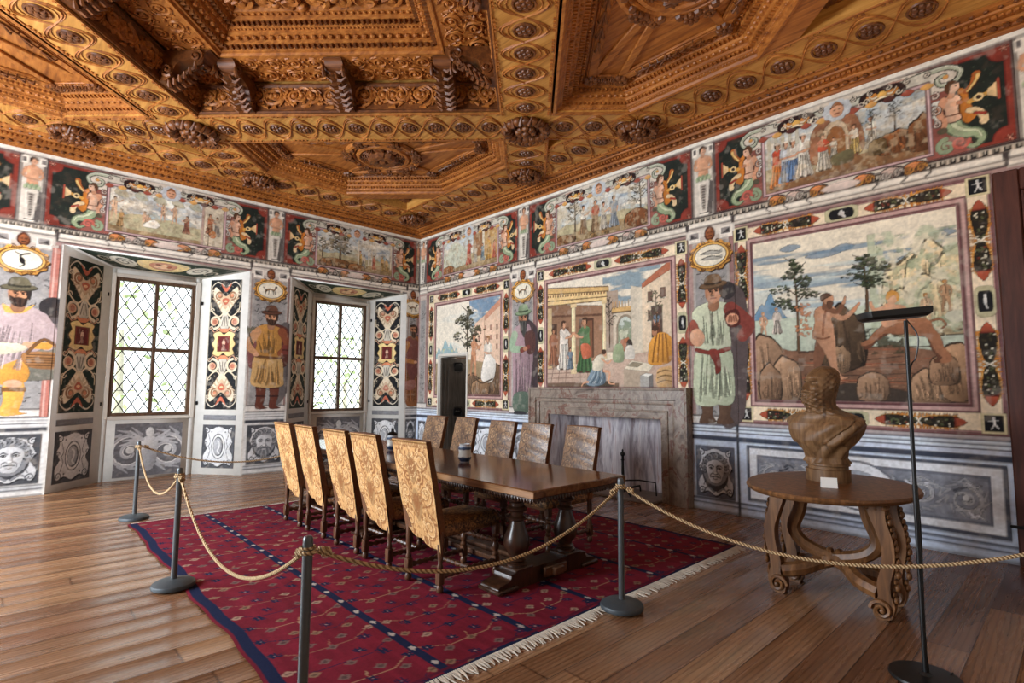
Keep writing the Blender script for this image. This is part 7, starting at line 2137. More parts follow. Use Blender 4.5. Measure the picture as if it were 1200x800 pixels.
# ---------------------------------------------------------------- high-backed chairs
def damask(g0, dk, lt, seed):
    c = Canvas(-.225, .225, .38, 1.14, .003, g0)
    c.fuzz(-.225, .38, .225, 1.14, .2, .06, seed)
    c.rect(-.225, 1.08, .225, 1.14, tuple(v * .9 for v in g0))
    for z in (1.09, 1.115):
        for k in range(18): c.ell(-.22 + .026 * k, z, .008, .007, dk)
    for z, fl in ((.98, 1), (.72, -1), (.5, 1)):
        for s_ in (-1, 1):
            c.spiral(s_ * .125, z, .075, 1.7, PI / 2 * fl, -s_ * fl, .020, dk, .012); c.spiral(s_ * .125, z, .07, 1.6, PI / 2 * fl, -s_ * fl, .008, lt, .006)
            c.spiral(s_ * .07, z - .12 * fl, .05, 1.5, 0, s_ * fl, .016, dk, .01)
            c.curve([(s_ * .05, z - .1), (s_ * .17, z - .06), (s_ * .2, z + .02)], .014, dk, .006); c.curve([(s_ * .2, z - .15), (s_ * .12, z - .1), (s_ * .06, z + .04)], .012, dk, .005)
            for k in range(5):
                a = k * .5; c.ell(s_ * (.125 + .09 * math.cos(a + z)), z + .09 * math.sin(a + z), .016, .009, dk, a)
    for z in (.92, .64):
        c.blob([(-.05, z - .06), (0, z - .13), (.05, z - .06), (.065, z + .02), (0, z + .12), (-.065, z + .02)], tuple(v * .82 for v in g0)); c.blob([(-.03, z - .04), (0, z - .09), (.03, z - .04), (.04, z + .02), (0, z + .08), (-.04, z + .02)], dk, None, .75)
        for s_ in (-1, 1):
            for k in range(3): c.curve([(0, z - .02), (s_ * .04, z + .02 + .03 * k), (s_ * .075, z + .0 + .04 * k)], .010, dk, .004)
    gg = random.Random(seed)
    for k in range(420):
        u, z = gg.uniform(-.22, .22), gg.uniform(.39, 1.13); c.curve([(u, z), (u + gg.uniform(-.02, .02), z + .015), (u + gg.uniform(-.02, .02), z + .02)], .007, gg.choice((dk, dk, lt)), .003, .8)
    return c


lean = lambda z: -.285 - .165 * (z - .40) / .735
TH = lambda z: .028 - .006 * (z - .4) / .735
back_sh = lambda u, z: .012 * np.cos(np.clip(u / .225, -1, 1) * PI / 2)
M['damask'] = paint_mat('gold_damask', .72, .25, .5, 70, .22)
M['leather'] = paint_mat('embossed_leather', .3, .6, 1.0, 9, .4)
chair = empty('dining_chair')
cA = damask((196, 150, 96), (140, 90, 48), (222, 186, 134), 2); cB = damask((138, 102, 70), (76, 50, 36), (186, 148, 106), 5)
scal = lambda u: .02 * np.abs(np.sin(u * 18))
def rear(u, z): return np.stack([u, lean(z) - TH(z) - back_sh(u, z) - .004, z - (z < .41) * scal(u) - .065 * np.clip((.70 - z) / .3, 0, 1) * (u / .222 + .25)], -1)
def front(u, z): return np.stack([-u, lean(z) + TH(z) + back_sh(u, z) + .004 + .003 * np.sin(z * 40 + u * 9), z], -1)
b = MB()
rg = []
for k in range(13):
    z = .425 + .71 * k / 12
    y, t_ = lean(z), TH(z)
    w_ = .222
    ring = []
    for i in range(11): u = -w_ + 2 * w_ * i / 10; ring.append((u, y - t_ - .012 * math.cos(u / .225 * PI / 2), z + (.006 * math.cos(u / w_ * PI / 2) if k == 12 else 0)))
    for i in range(11): u = w_ - 2 * w_ * i / 10; ring.append((u, y + t_ + .012 * math.cos(u / .225 * PI / 2), z + (.006 * math.cos(u / w_ * PI / 2) if k == 12 else 0)))
    rg.append(ring)
b.rings(rg)
M['edge_cloth'] = plain('brown_velvet', rgb(104, 64, 34), .85, var=.25, scale=60)
bk = b.build('backrest', M['edge_cloth'], chair, angle=60)
V, Q, C_ = cA.sheet(-.222, .385, .222, 1.133, .0055, rear); grid_mesh('rear_cover', V, Q, C_, M['damask'], bk, smooth=True)
V, Q, C_ = cB.sheet(-.22, .5, .22, 1.13, .006, front); grid_mesh('front_cover', V, Q, C_, M['leather'], bk, smooth=True)
b = MB()
for k in range(22): b.ball((-.216 + .0206 * k, lean(1.12) - TH(1.12) - .02, 1.122), (.006, .005, .006), 6, 4)
M['brass'] = plain('dull_brass', rgb(150, 112, 60), .4, .8)
b.build('stud_row', M['brass'], bk)
b = MB()                                          # padded seat
rg = []
for z, i_ in ((.40, .012), (.41, .0), (.46, -.004), (.49, .008), (.508, .04), (.516, .1)):
    x0, y0, y1 = .225 - i_, -.27 + i_ * .5, .335 - i_
    rg.append([(-x0 + .03, y0, z), (0, y0, z), (x0 - .03, y0, z), (x0, y0 + .03, z), (x0, 0, z), (x0, y1 - .03, z), (x0 - .03, y1, z), (0, y1 + .004, z), (-x0 + .03, y1, z), (-x0, y1 - .03, z), (-x0, 0, z), (-x0, y0 + .03, z)])
b.rings(rg)
td = NT('worn_damask'); mp = td.coord(); n1 = td.noise(mp, 26, 4, .6, 1.5); r_ = td.ramp(n1, 0, [(.42, rgb(58, 40, 28)), (.52, rgb(112, 76, 44)), (.62, rgb(150, 106, 62))]); td.l(r_, 0, td.b, 'Base Color'); td.set(.6, 0, .35); td.bump(n1, 0, .4, .006)
seat = b.build('seat', td.m, chair, angle=50)
b = MB()
for k in range(40):
    t = k / 39
    for p in ((-.2 + .4 * t, .337, .405), ):
        b.tube([(p[0], p[1], .41), (p[0] + .003, p[1] + .003, .385)], [.005, .003], 4)
b.build('fringe', M['edge_cloth'], seat)
turn = lambda z0, z1, r: [(r * .8, z0), (r, z0 + .1 * (z1 - z0)), (r * .6, z0 + .2 * (z1 - z0)), (r * .95, z0 + .32 * (z1 - z0)), (r * 1.1, z0 + .45 * (z1 - z0)), (r * .65, z0 + .62 * (z1 - z0)), (r * .9, z0 + .72 * (z1 - z0)), (r * .6, z0 + .8 * (z1 - z0)), (r, z0 + .9 * (z1 - z0)), (r * .75, z1)]
for sx_ in (-1, 1):
    b = MB(); x = sx_ * .2
    b.lathe([(.014, .0), (.026, .008), (.03, .03), (.02, .055), (.024, .06)], 10, (x, -.3, 0)); b.box(x - .026, x + .026, -.326, -.274, .06, .17, .004); b.lathe([(.02, .17), (.026, .19), (.017, .21), (.024, .28), (.026, .36), (.024, .45)], 10, (x, -.3, 0))
    b.build('leg', M['oak'], chair)
    b = MB()
    b.lathe([(.012, .0), (.027, .01), (.031, .032), (.02, .058), (.024, .062)], 10, (x, .29, 0)); b.box(x - .027, x + .027, .263, .317, .062, .15, .004); b.lathe(turn(.15, .33, .031), 12, (x, .29, 0)); b.box(x - .027, x + .027, .263, .317, .33, .41, .004)
    b.build('leg', M['oak'], chair)
    b = MB()
    bob = lambda L: [(.011 + .008 * abs(math.sin(PI * k / 2)) if k % 2 else .010, L * k / 16) for k in range(17)]
    b.M = Matrix.Translation((x, -.28, .115)) @ Matrix.Rotation(-PI / 2, 4, 'X'); b.lathe([(.012 + (.012 if k % 2 else 0), .55 * k / 18) for k in range(19)], 8)
    b.build('stretcher', M['oak'], chair)
for y, z in ((0.0, .115), (.29, .27)):
    b = MB(); b.M = Matrix.Translation((-.2, y, z)) @ Matrix.Rotation(PI / 2, 4, 'Y'); b.lathe([(.013 + (.013 if k % 2 else 0), .4 * k / 14) for k in range(15)], 8)
    b.build('stretcher', M['oak'], chair)
orl = ('first', 'second', 'third', 'fourth', 'fifth')
spots = [(x, -3.945, r_, 0, k) for k, (x, r_) in enumerate(((6.6, .06), (5.885, .02), (5.31, .02), (4.61, .0), (4.0, .0)))] + \
        [(x, y, PI + r_, 1, k) for k, (x, y, r_) in enumerate(((6.5, -2.60, -.04), (5.9, -2.66, .03), (5.33, -2.68, .0), (4.45, -2.56, -.03), (3.86, -2.62, .02)))]
for i, (x, y, r_, side, k) in enumerate(spots):
    o = chair if i == 0 else copy_tree(chair)
    o.location = (x, y, .0135); o.rotation_euler = (0, 0, r_)
    if side == 0: lb = 'gold damask high-backed chair, %s from the table end by the posts, on the rope side' % orl[k]
    else: lb = 'brown embossed high-backed chair, %s from the table end by the posts, on the fireplace side' % orl[k]
    tag(o, lb, 'chair', 'high-backed chairs along the table')

# ---------------------------------------------------------------- long table
TX0, TX1, TY0, TY1, TZ = 2.85, 7.50, -3.925, -2.815, .818
tb = empty('dining_table', (5.17, -3.37, .0135))
def tpart(mb, nm, mt, par=None):
    o = mb.build(nm, mt, par or tb, origin=None)
    if par is None or par is tb: o.location = (-5.17, 3.37, -.012)
    return o
tpart(MB().box(TX0, TX1, TY0, TY1, TZ - .058, TZ, .008), 'tabletop', M['tabletop'])
M['edge'] = wood_mat('worn_edge', rgb(104, 72, 46), rgb(142, 102, 66), rgb(170, 128, 88), 0, 1.2, .35, .1, .4)
b = MB(); e_ = .007
b.box(TX0 - e_, TX1 + e_, TY0 - e_, TY0, TZ - .056, TZ - .006, .003); b.box(TX0 - e_, TX1 + e_, TY1, TY1 + e_, TZ - .056, TZ - .006, .003)
tpart(b, 'edge_strip', M['edge'])
b = MB(); b.box(TX0 + .02, TX1 - .02, TY0 + .02, TY1 - .02, TZ - .085, TZ - .058, .004)
L = [(TX0 + .03, TY0 + .03, TX1 - .03, TY0 + .03, (0, -1)), (TX1 - .03, TY0 + .03, TX1 - .03, TY1 - .03, (1, 0)), (TX0 + .03, TY1 - .03, TX1 - .03, TY1 - .03, (0, 1)), (TX0 + .03, TY0 + .03, TX0 + .03, TY1 - .03, (-1, 0))]
for x0, y0, x1, y1, nn in L:
    n = int((abs(x1 - x0) + abs(y1 - y0)) / .032)
    for k in range(n):
        t = (k + .5) / n; x, y = x0 + (x1 - x0) * t, y0 + (y1 - y0) * t
        b.ball((x + nn[0] * .006, y + nn[1] * .006, TZ - .082), (.011 if nn[0] == 0 else .014, .011 if nn[1] == 0 else .014, .02), 6, 4)
tpart(b, 'apron', M['walnut'])
bal = [(.085, .155), (.085, .175), (.06, .185), (.075, .2), (.055, .215), (.06, .235), (.092, .27), (.106, .32), (.098, .38), (.07, .45), (.055, .50), (.072, .51), (.074, .525), (.052, .54), (.056, .57), (.082, .585), (.084, .60), (.058, .615), (.058, .64), (.088, .66), (.095, .70), (.095, .735)]
for X in (7.06, 4.96, 3.29):
    for Y in (-3.665, -3.08):
        b = MB(); b.lathe(bal, 24, (X, Y, 0)); b.box(X - .1, X + .1, Y - .1, Y + .1, .125, .16, .01); b.box(X - .1, X + .1, Y - .1, Y + .1, .70, .735, .01)
        tpart(b, 'leg', M['walnut'])
    b = MB()
    prf = catmull([(-.58, .012), (-.58, .05), (-.55, .07), (-.46, .085), (-.44, .12), (-.42, .135), (0, .14), (.42, .135), (.44, .12), (.46, .085), (.55, .07), (.58, .05), (.58, .012)], 3)
    b.M = Matrix(((0, 0, 1, X), (1, 0, 0, -3.37), (0, 1, 0, 0), (0, 0, 0, 1))); b.prism(prf, -.1, .1); b.M = None
    b.box(X - .125, X + .125, -3.965, -3.75, .012, .045, .01); b.box(X - .125, X + .125, -2.99, -2.775, .012, .045, .01)
    tpart(b, 'trestle_foot', M['walnut'])
    b = MB(); b.box(X - .09, X + .09, -3.82, -2.92, .735, TZ - .0855, .012); tpart(b, 'trestle_head', M['walnut'])
b = MB(); b.box(3.0, 7.26, -3.43, -3.31, .06, .125, .01)
b.box(7.19, 7.22, -3.5, -3.24, .055, .13, .006)
b.box(3.0, 6.95, -3.58, -3.50, .07, .115, .008)
tpart(b, 'stretcher', M['oak'])
tag(tb, 'long polished walnut table on turned baluster legs, standing on the red rug', 'table')

# jars of blue and white earthenware on the table
tj = NT('painted_earthenware'); sp = tj.coord(); sx = tj.n('ShaderNodeSeparateXYZ'); tj.l(sp, 0, sx, 0)
nz = tj.noise(tj.coord((14, 14, 14)), 2, 4); ad = tj.math('MULTIPLY', (nz, 0), .02); sm = tj.math('ADD', (sx, 2), (ad, 0)); dv = tj.math('DIVIDE', (sm, 0), .175)
rp = tj.ramp(dv, 0, [(.0, rgb(196, 200, 204)), (.16, rgb(40, 54, 84)), (.34, rgb(60, 76, 104)), (.40, rgb(206, 206, 200)), (.74, rgb(206, 206, 200)), (.80, rgb(46, 60, 90)), (.93, rgb(64, 84, 112)), (.98, rgb(196, 200, 204))])
tj.l(rp, 0, tj.b, 'Base Color'); tj.set(.18, 0, .6)
jar = MB().lathe([(.0, .002), (.045, .0), (.05, .008), (.05, .018), (.062, .03), (.067, .05), (.064, .07), (.06, .09), (.061, .12), (.066, .14), (.06, .158), (.05, .165), (.056, .176), (.05, .18), (.046, .165), (.052, .14), (.05, .04), (.0, .03)], 28).build('ceramic_jar', tj.m)
jar.location = (5.98, -3.35, TZ); tag(jar, 'blue and white ceramic jar near the middle of the long table', 'jar')
j2 = jar.copy(); COL.objects.link(j2); j2.location = (4.62, -3.36, TZ); tag(j2, 'blue and white jar with a dark lid, half hidden behind the first gold chair', 'jar')
MB().lathe([(.0, .178), (.058, .178), (.06, .19), (.045, .205), (.02, .215), (.016, .235), (.022, .25), (.0, .258)], 20).build('lid', M['iron'], j2)

# ---------------------------------------------------------------- posts and ropes
tr_ = NT('twisted_rope'); mp = tr_.coord(); wv = tr_.n('ShaderNodeTexWave', wave_type='BANDS', bands_direction='DIAGONAL'); wv.inputs['Scale'].default_value = 26; tr_.l(mp, 0, wv, 'Vector')
r_ = tr_.ramp(wv, 0, [(.2, rgb(136, 106, 74)), (.6, rgb(206, 178, 136))]); tr_.l(r_, 0, tr_.b, 'Base Color'); tr_.set(.8, 0, .2); tr_.bump(wv, 0, .8, .008)
M['rope'] = tr_.m
posts = [((2.533, -5.521), 'grey barrier post at the far corner of the rug by the window'), ((5.334, -5.673), 'grey barrier post half way along the navy rug edge'), ((7.907, -5.722), 'grey barrier post in front, cut off by the lower picture edge'), ((7.905, -3.445), 'grey barrier post with a round base at the fringed end of the rug'), ((10.3, -3.0), 'grey barrier post beyond the lamp at the end of the rope'), ((2.5, -3.05), 'grey barrier post at the far rug end, behind the gold chairs')]
s0 = empty('barrier_post')
MB().lathe([(.0, .0), (.148, .0), (.152, .014), (.146, .03), (.12, .044), (.07, .054), (.03, .06), (.0, .06)], 36).build('base', M['post_base'], s0)
MB().lathe([(.0215, .045), (.0215, .875), (.0205, .888), (.015, .897), (.0, .9)], 18).build('pole', M['post'], s0)
cl_ = MB()
cl_.tube([(.031 * math.cos(2 * PI * i / 14), .031 * math.sin(2 * PI * i / 14), .832) for i in range(14)], .010, 6, True); cl_.tube([(.03 * math.cos(2 * PI * i / 14), .03 * math.sin(2 * PI * i / 14), .85) for i in range(14)], .006, 5, True)
cl_.build('rope_knot', M['rope'], s0)
for i, (p, lb) in enumerate(posts):
    o = s0 if i == 0 else copy_tree(s0)
    o.location = (p[0], p[1], .0145 if i in (1, 2, 3, 5) else 0); tag(o, lb, 'barrier post', 'barrier posts round the rug')
ropes = [(5, 0, .28, 'rope across the far end of the rug'), (0, 1, .30, 'short rope swagged between the two posts by the window'), (1, 2, .36, 'rope hanging low along the navy edge of the rug'), (2, 3, .27, 'rope sagging in front of the chairs and table'), (3, 4, .30, 'rope passing before the oval table and the lamp')]
for a, b_, sag, lb in ropes:
    pa, pb_ = posts[a][0], posts[b_][0]
    dx, dy = pb_[0] - pa[0], pb_[1] - pa[1]; D = math.hypot(dx, dy)
    n = 48; pts = []
    za, zb_ = .838, .832 + (.06 if b_ == 4 else 0)
    for i in range(n + 1):
        t = i / n; s_ = .046 / D + (1 - .092 / D) * t
        pts.append((pa[0] + dx * s_, pa[1] + dy * s_, za + (zb_ - za) * t - sag * (1 - ((2 * t - 1) ** 2)) ** (1.0)))
    mid = ((pa[0] + pb_[0]) / 2, (pa[1] + pb_[1]) / 2, .5)
    o = MB().tube(pts, .0098, 8).build('rope_cord', M['rope'], origin=mid)
    for e in (0, -1):
        q = pts[e]; dr_ = (dx / D * (1 if e == 0 else -1), dy / D * (1 if e == 0 else -1))
        k = MB().tube([(q[0] + dr_[0] * (.01 + .045 * i / 20) + .016 * math.cos(i * .9) * -dr_[1] - mid[0], q[1] + dr_[1] * (.01 + .045 * i / 20) + .016 * math.cos(i * .9) * dr_[0] - mid[1], q[2] - .012 * i / 20 + .016 * math.sin(i * .9) - mid[2]) for i in range(21)], .008, 6).build('rope_knot', M['rope'], o)
    tag(o, 'twisted straw-coloured ' + lb, 'rope', 'barrier ropes')

# ---------------------------------------------------------------- fireplace
t = NT('veined_marble'); mp = t.coord((1, 1, .8)); n1 = t.noise(mp, 3.2, 8, .65, 1.6); n2 = t.noise(mp, 9, 6, .6, .5)
r1 = t.ramp(n1, 0, [(.3, rgb(74, 58, 50)), (.42, rgb(122, 104, 92)), (.53, rgb(146, 132, 118)), (.60, rgb(112, 70, 56)), (.66, rgb(134, 114, 100)), (.8, rgb(160, 148, 134))]); r2_ = t.ramp(n2, 0, [(.3, (.7, .68, .66, 1)), (.7, (1.12, 1.12, 1.12, 1))])
mx = t.mix(.9, (r1, 0), (r2_, 0), 'MULTIPLY'); t.l(mx, 2, t.b, 'Base Color'); t.set(.42, 0, .4); t.bump(n2, 0, .15, .005); M['marble'] = t.m
t = NT('streaked_firebox'); mp = t.coord((5, 5, .7)); n1 = t.noise(mp, 1.6, 7, .65, .8); mp2 = t.coord((1, 1, .6)); n2 = t.noise(mp2, 1.4, 4)
r1 = t.ramp(n1, 0, [(.28, rgb(96, 76, 74)), (.42, rgb(150, 142, 148)), (.56, rgb(206, 200, 202)), (.68, rgb(160, 128, 122)), (.8, rgb(190, 184, 186))]); r2_ = t.ramp(n2, 0, [(.38, (.6, .54, .54, 1)), (.56, (1, 1, 1, 1))]); mx = t.mix(.8, (r1, 0), (r2_, 0), 'MULTIPLY'); t.l(mx, 2, t.b, 'Base Color'); t.set(.6, 0, .3); M['firebox'] = t.m
fp = empty('fireplace', (5.1, -.05, 0)); tag(fp, 'veined brown marble fireplace surround with an open hearth, under the columned porch fresco', 'fireplace')
def fpart(mb, nm, mt):
    o = mb.build(nm, mt, fp, angle=30); o.location = (-5.1, .05, 0); return o
b = MB(); path = [(4.04, 0), (4.04, 1.13), (6.17, 1.13), (6.17, 0)]
prf = [(0, -.002), (0, -.055), (.02, -.06), (.09, -.06), (.095, -.075), (.12, -.08), (.125, -.065), (.2, -.065), (.205, -.09), (.23, -.10), (.26, -.10), (.27, -.125), (.40, -.125), (.405, -.14), (.425, -.145), (.438, -.14), (.442, -.002)]
vs, fs, m_ = [], [], len(prf)
for o_, y in prf:
    vs += [(4.04 - o_ * .88, y, .0), (4.04 - o_ * .88, y, 1.13 + o_), (6.17 + o_, y, 1.13 + o_), (6.17 + o_, y, .0)]
for i in range(m_ - 1):
    for k in range(3): fs.append((i * 4 + k, i * 4 + k + 1, i * 4 + 4 + k + 1, i * 4 + 4 + k))
b.add(vs, fs); fpart(b, 'surround', M['marble'])
b = MB(); b.add([(4.05, .0, 0), (4.3, .43, 0), (4.3, .43, 1.122), (4.05, .0, 1.122), (6.16, .0, 0), (5.95, .43, 0), (5.95, .43, 1.122), (6.16, .0, 1.122)], [(0, 1, 2, 3), (5, 4, 7, 6), (1, 5, 6, 2), (3, 2, 6, 7)]); fpart(b, 'firebox', M['firebox'])
b = MB(); b.box(4.045, 6.165, -.30, .4, .001, .035, .006); fpart(b, 'hearthstone', plain('hearth_slate', rgb(120, 106, 94), .6, var=.2, scale=6, bump=.2))
an = empty('andiron', (5.66, -.24, .035)); tag(an, 'black iron firedog with a ball finial standing on the hearth', 'firedog')
MB().lathe([(.022, .06), (.021, .3), (.018, .5), (.03, .51), (.018, .52), (.018, .56), (.024, .565), (.034, .585), (.034, .6), (.024, .62), (.01, .628), (.014, .64), (.006, .66), (.0, .665)], 14).build('post', M['iron'], an)
b = MB()
for s_ in (-1, 1): b.tube(catmull([(0, 0, .07), (s_ * .06, -.01, .09), (s_ * .12, -.02, .05), (s_ * .15, -.02, .016)], 5), .013, 7)
b.build('foot', M['iron'], an)
b = MB(); b.tube([(0, 0, .1), (0, .42, .1), (0, .44, .018)], .014, 7); b.tube([(.0, .02, .22), (.2, .1, .24), (.34, .3, .2), (.34, .32, .015)], .011, 6); b.build('log_bar', M['iron'], an)

# ---------------------------------------------------------------- oval table, bust and card
ot = empty('side_table', (8.80, -1.88, 0)); OZ = .81
tag(ot, 'oval chestnut table on carved S-shaped legs below the nude man and creature fresco', 'table')
el = lambda a, b_, z, n=56: [(a * math.cos(2 * PI * i / n), b_ * math.sin(2 * PI * i / n), z) for i in range(n)]
MB().rings([el(.545, .685, OZ - .045), el(.57, .71, OZ - .042), el(.585, .725, OZ - .03), el(.59, .73, OZ - .015), el(.58, .72, OZ), ]).build('tabletop', M['table2'], ot, angle=50)
S_ = [(x * .68, y) for x, y in catmull([(.02, 0), (.09, -.0), (.12, .05), (.11, .11), (.07, .15), (.075, .24), (.03, .36), (.02, .48), (.07, .6), (.13, .72), (.13, OZ - .045), (-.01, OZ - .045), (-.03, .66), (-.085, .52), (-.085, .38), (-.045, .26), (-.04, .18), (-.07, .1), (-.04, .02)], 4)]
for s_, x0 in ((1, -.30), (-1, .43)):
    for y0 in (-.36, -.02):
        b = MB(); M1 = Matrix(((s_, 0, 0, x0), (0, 0, 1, y0), (0, 1, 0, 0), (0, 0, 0, 1)))
        b.M = M1; pr_ = S_ if s_ < 0 else S_[::-1]; b.prism(S_, -.042, .042)
        b.M = M1 @ Matrix.Translation((.03, .07, -.045)) @ Matrix.Scale(-1, 4, (0, 0, 1)); scroll(b, (0, 0, 0), .065, 1.6, 0, 1, .016)
        b.build('leg', M['table2'], ot)
        b = MB(); b.M = M1
        for k in range(7): z = .14 + .085 * k; b.ball((-.042 - .03 * math.sin(z * 6 - .6), z, 0), (.018, .03, .034), 7, 5); b.ball((-.036 - .03 * math.sin(z * 6 - .6), z + .04, 0), (.013, .02, .04), 7, 5)
        for k in range(3): b.ball((-.01 + .05 * k, OZ - .07, -.0), (.028, .026, .05), 8, 5)
        b.build('carved_leaf', M['table2'], ot)
b = MB()
for s_, x0 in ((1, -.27), (-1, .40)):
    for y0 in (-.36, -.02): b.tube(catmull([(x0 + s_ * .02, y0, .17), (x0 + s_ * .14, y0 * .75 - .05, .2), (x0 + s_ * .26, -.19, .255), (.065, -.19, .29)], 5), [.055] * 16, 8)
    b.tube(catmull([(x0 + s_ * .12, -.19, OZ - .06), (x0 + s_ * .1, -.19, .62), (x0 + s_ * .05, -.19, .46), (x0 + s_ * .14, -.19, .35), (.065, -.19, .29)], 5), [.05] * 21, 8)
b.build('stretcher', M['table2'], ot)
b = MB()
for s_ in (-1, 1):
    for k in range(8): b.ball((.065 + s_ * (.03 + .036 * k), -.19, .33 + .012 * (k - 2) ** 2 * .25), (.028, .04, .026), 7, 5)
b.build('carved_leaf', M['table2'], ot)

NU = 120
key = [(0, .165, .15, 0), (.095, .168, .152, 0), (.10, .152, .138, 0), (.125, .152, .138, 0), (.13, .166, .148, 0), (.16, .162, .142, 0), (.19, .145, .125, .01), (.25, .17, .14, .02), (.33, .225, .165, .02), (.41, .275, .17, .01), (.465, .305, .165, 0), (.505, .295, .15, -.01), (.535, .235, .135, -.01), (.56, .17, .125, -.01), (.585, .115, .10, .0), (.62, .085, .09, .01), (.66, .085, .1, .02), (.70, .098, .118, .03), (.75, .108, .13, .03), (.80, .112, .136, .02), (.85, .11, .134, .012), (.89, .098, .118, .0), (.92, .074, .09, -.004), (.94, .04, .05, -.006), (.948, .005, .006, -.006)]
kz = [k[0] for k in key]
zs = sorted(set(list(np.linspace(0, .55, 70)) + list(np.linspace(.555, .948, 130)) + kz))
gn = np.random.default_rng(3)
rg = []
for z in zs:
    rx, ry, cy_ = (float(np.interp(z, kz, [k[i] for k in key])) for i in (1, 2, 3))
    ring = []
    for i in range(NU):
        a = 2 * PI * i / NU                      # a = 0 is the front
        d = 0.0
        da = (a + PI) % (2 * PI) - PI
        G = lambda a0, sa, z0, sz: math.exp(-((da - a0) / sa) ** 2 - ((z - z0) / sz) ** 2)
        d += .05 * G(0, .13, .757, .017) + .036 * G(0, .10, .787, .024) + .012 * G(0, .5, .86, .03)
        for s_ in (-1, 1):
            d += -.034 * G(s_ * .34, .17, .798, .014) + .02 * G(s_ * .34, .10, .797, .008) + .024 * G(s_ * .34, .28, .824, .010) + .016 * G(s_ * .6, .25, .762, .022) + .02 * G(s_ * .14, .08, .75, .01) + .034 * G(s_ * 1.62, .13, .785, .032) - .02 * G(s_ * 1.62, .06, .786, .016) + .022 * G(s_ * .2, .24, .732, .009)
        d -= .018 * G(0, .24, .718, .005)
        br = math.exp(-(da / 1.0) ** 4) * (1 / (1 + math.exp((z - .722 - .03 * min(1, abs(da))) / .006))) * (1 / (1 + math.exp((.555 - z) / .012)))
        d += br * (.03 + .045 * math.exp(-((z - .64) / .05) ** 2) + .011 * math.sin(da * 13 + 30 * z) * math.sin(z * 150 + 2 * da))
        hairm = (1 / (1 + math.exp((1.0 - abs(da)) / .12))) * (1 if .72 < z < .88 else 0)
        d += hairm * .0045 * math.sin(da * 17) * math.sin(z * 130)
        if .15 < z < .56:                       # cloak drawn over one shoulder
            ph = da * 2.2 + (z - .3) * 9
            d += .012 * math.sin(ph * 3.0) * (1 if abs(da) < 2.4 else .4) + .014 * (1 if math.sin(ph * .55 + .4) > 0 else 0)
        x, y = rx + d, ry + d
        e_ = .78 if .3 < z < .54 else 1.0
        tw = -.30 / (1 + math.exp((.61 - z) / .015)); sg = lambda v: math.copysign(abs(v) ** e_, v); X_, Y_ = x * sg(math.sin(a)), cy_ + y * sg(math.cos(a))
        ring.append((X_ * math.cos(tw) - Y_ * math.sin(tw), X_ * math.sin(tw) + Y_ * math.cos(tw), z))
    rg.append(ring)
bu = MB().rings(rg).build('wooden_bust', M['bust'], angle=70)
bu.location = (8.735, -1.70, OZ); bu.rotation_euler = (0, 0, math.atan2(-.95, -.28) - PI / 2)
tag(bu, 'carved wooden bust of a bearded man in a draped cloak on the oval table', 'bust')
b = MB(); b.add([(-.055, .0, .0), (.055, .0, .0), (.055, .025, .075), (-.055, .025, .075), (-.055, .05, .0), (.055, .05, .0), (-.055, .003, .0), (.055, .003, .0), (.055, .026, .072), (-.055, .026, .072)], [(0, 1, 2, 3), (5, 4, 3, 2)])
cd = b.build('folded_card', M['paper'], smooth=False); cd.location = (8.86, -2.1, OZ + .001); cd.rotation_euler = (0, 0, .42)
tag(cd, 'small folded white card standing before the bust', 'card')

# ---------------------------------------------------------------- uplighter
LX, LY = 9.555, -2.99
fl_ = empty('floor_lamp', (LX, LY, 0)); tag(fl_, 'tall black uplighter with a flat shallow head on a thin pole', 'floor lamp')
MB().lathe([(0, 0), (.165, 0), (.17, .008), (.165, .02), (.03, .026), (.018, .04), (0, .04)], 40).build('base', M['black'], fl_)
b = MB(); b.lathe([(.0125, .02), (.0125, 1.0), (.014, 1.0), (.014, 1.03), (.0105, 1.03), (.0105, 1.95)], 12); b.build('pole', M['black'], fl_)
b = MB(); b.M = Matrix.Translation((-.06, .0, 1.955)) @ Matrix.Rotation(math.radians(38), 4, 'Z') @ Matrix.Rotation(math.radians(-5), 4, 'Y')
rr = [(-.15, -.09), (.17, -.09), (.19, -.05), (.19, .05), (.17, .09), (-.15, .09), (-.17, .05), (-.17, -.05)]
b.rings([[(x * .86, y * .8, .008) for x, y in rr], [(x * .98, y * .98, .024) for x, y in rr], [(x, y, .05) for x, y in rr], [(x, y, .058) for x, y in rr], [(x * .93, y * .9, .058) for x, y in rr], [(x * .9, y * .86, .052) for x, y in rr]])
hd = b.build('lamp_head', M['black'], fl_, angle=30)
b = MB(); b.tube(catmull([(.0, .012, 1.96), (.05, .02, 1.86), (.035, .02, 1.74), (.005, .02, 1.66), (-.01, .016, 1.3), (.0, .02, 1.1), (.012, .016, .8), (.012, .016, .03), (.1, .12, .03)], 5), .004, 6); b.build('cable', M['black'], fl_)
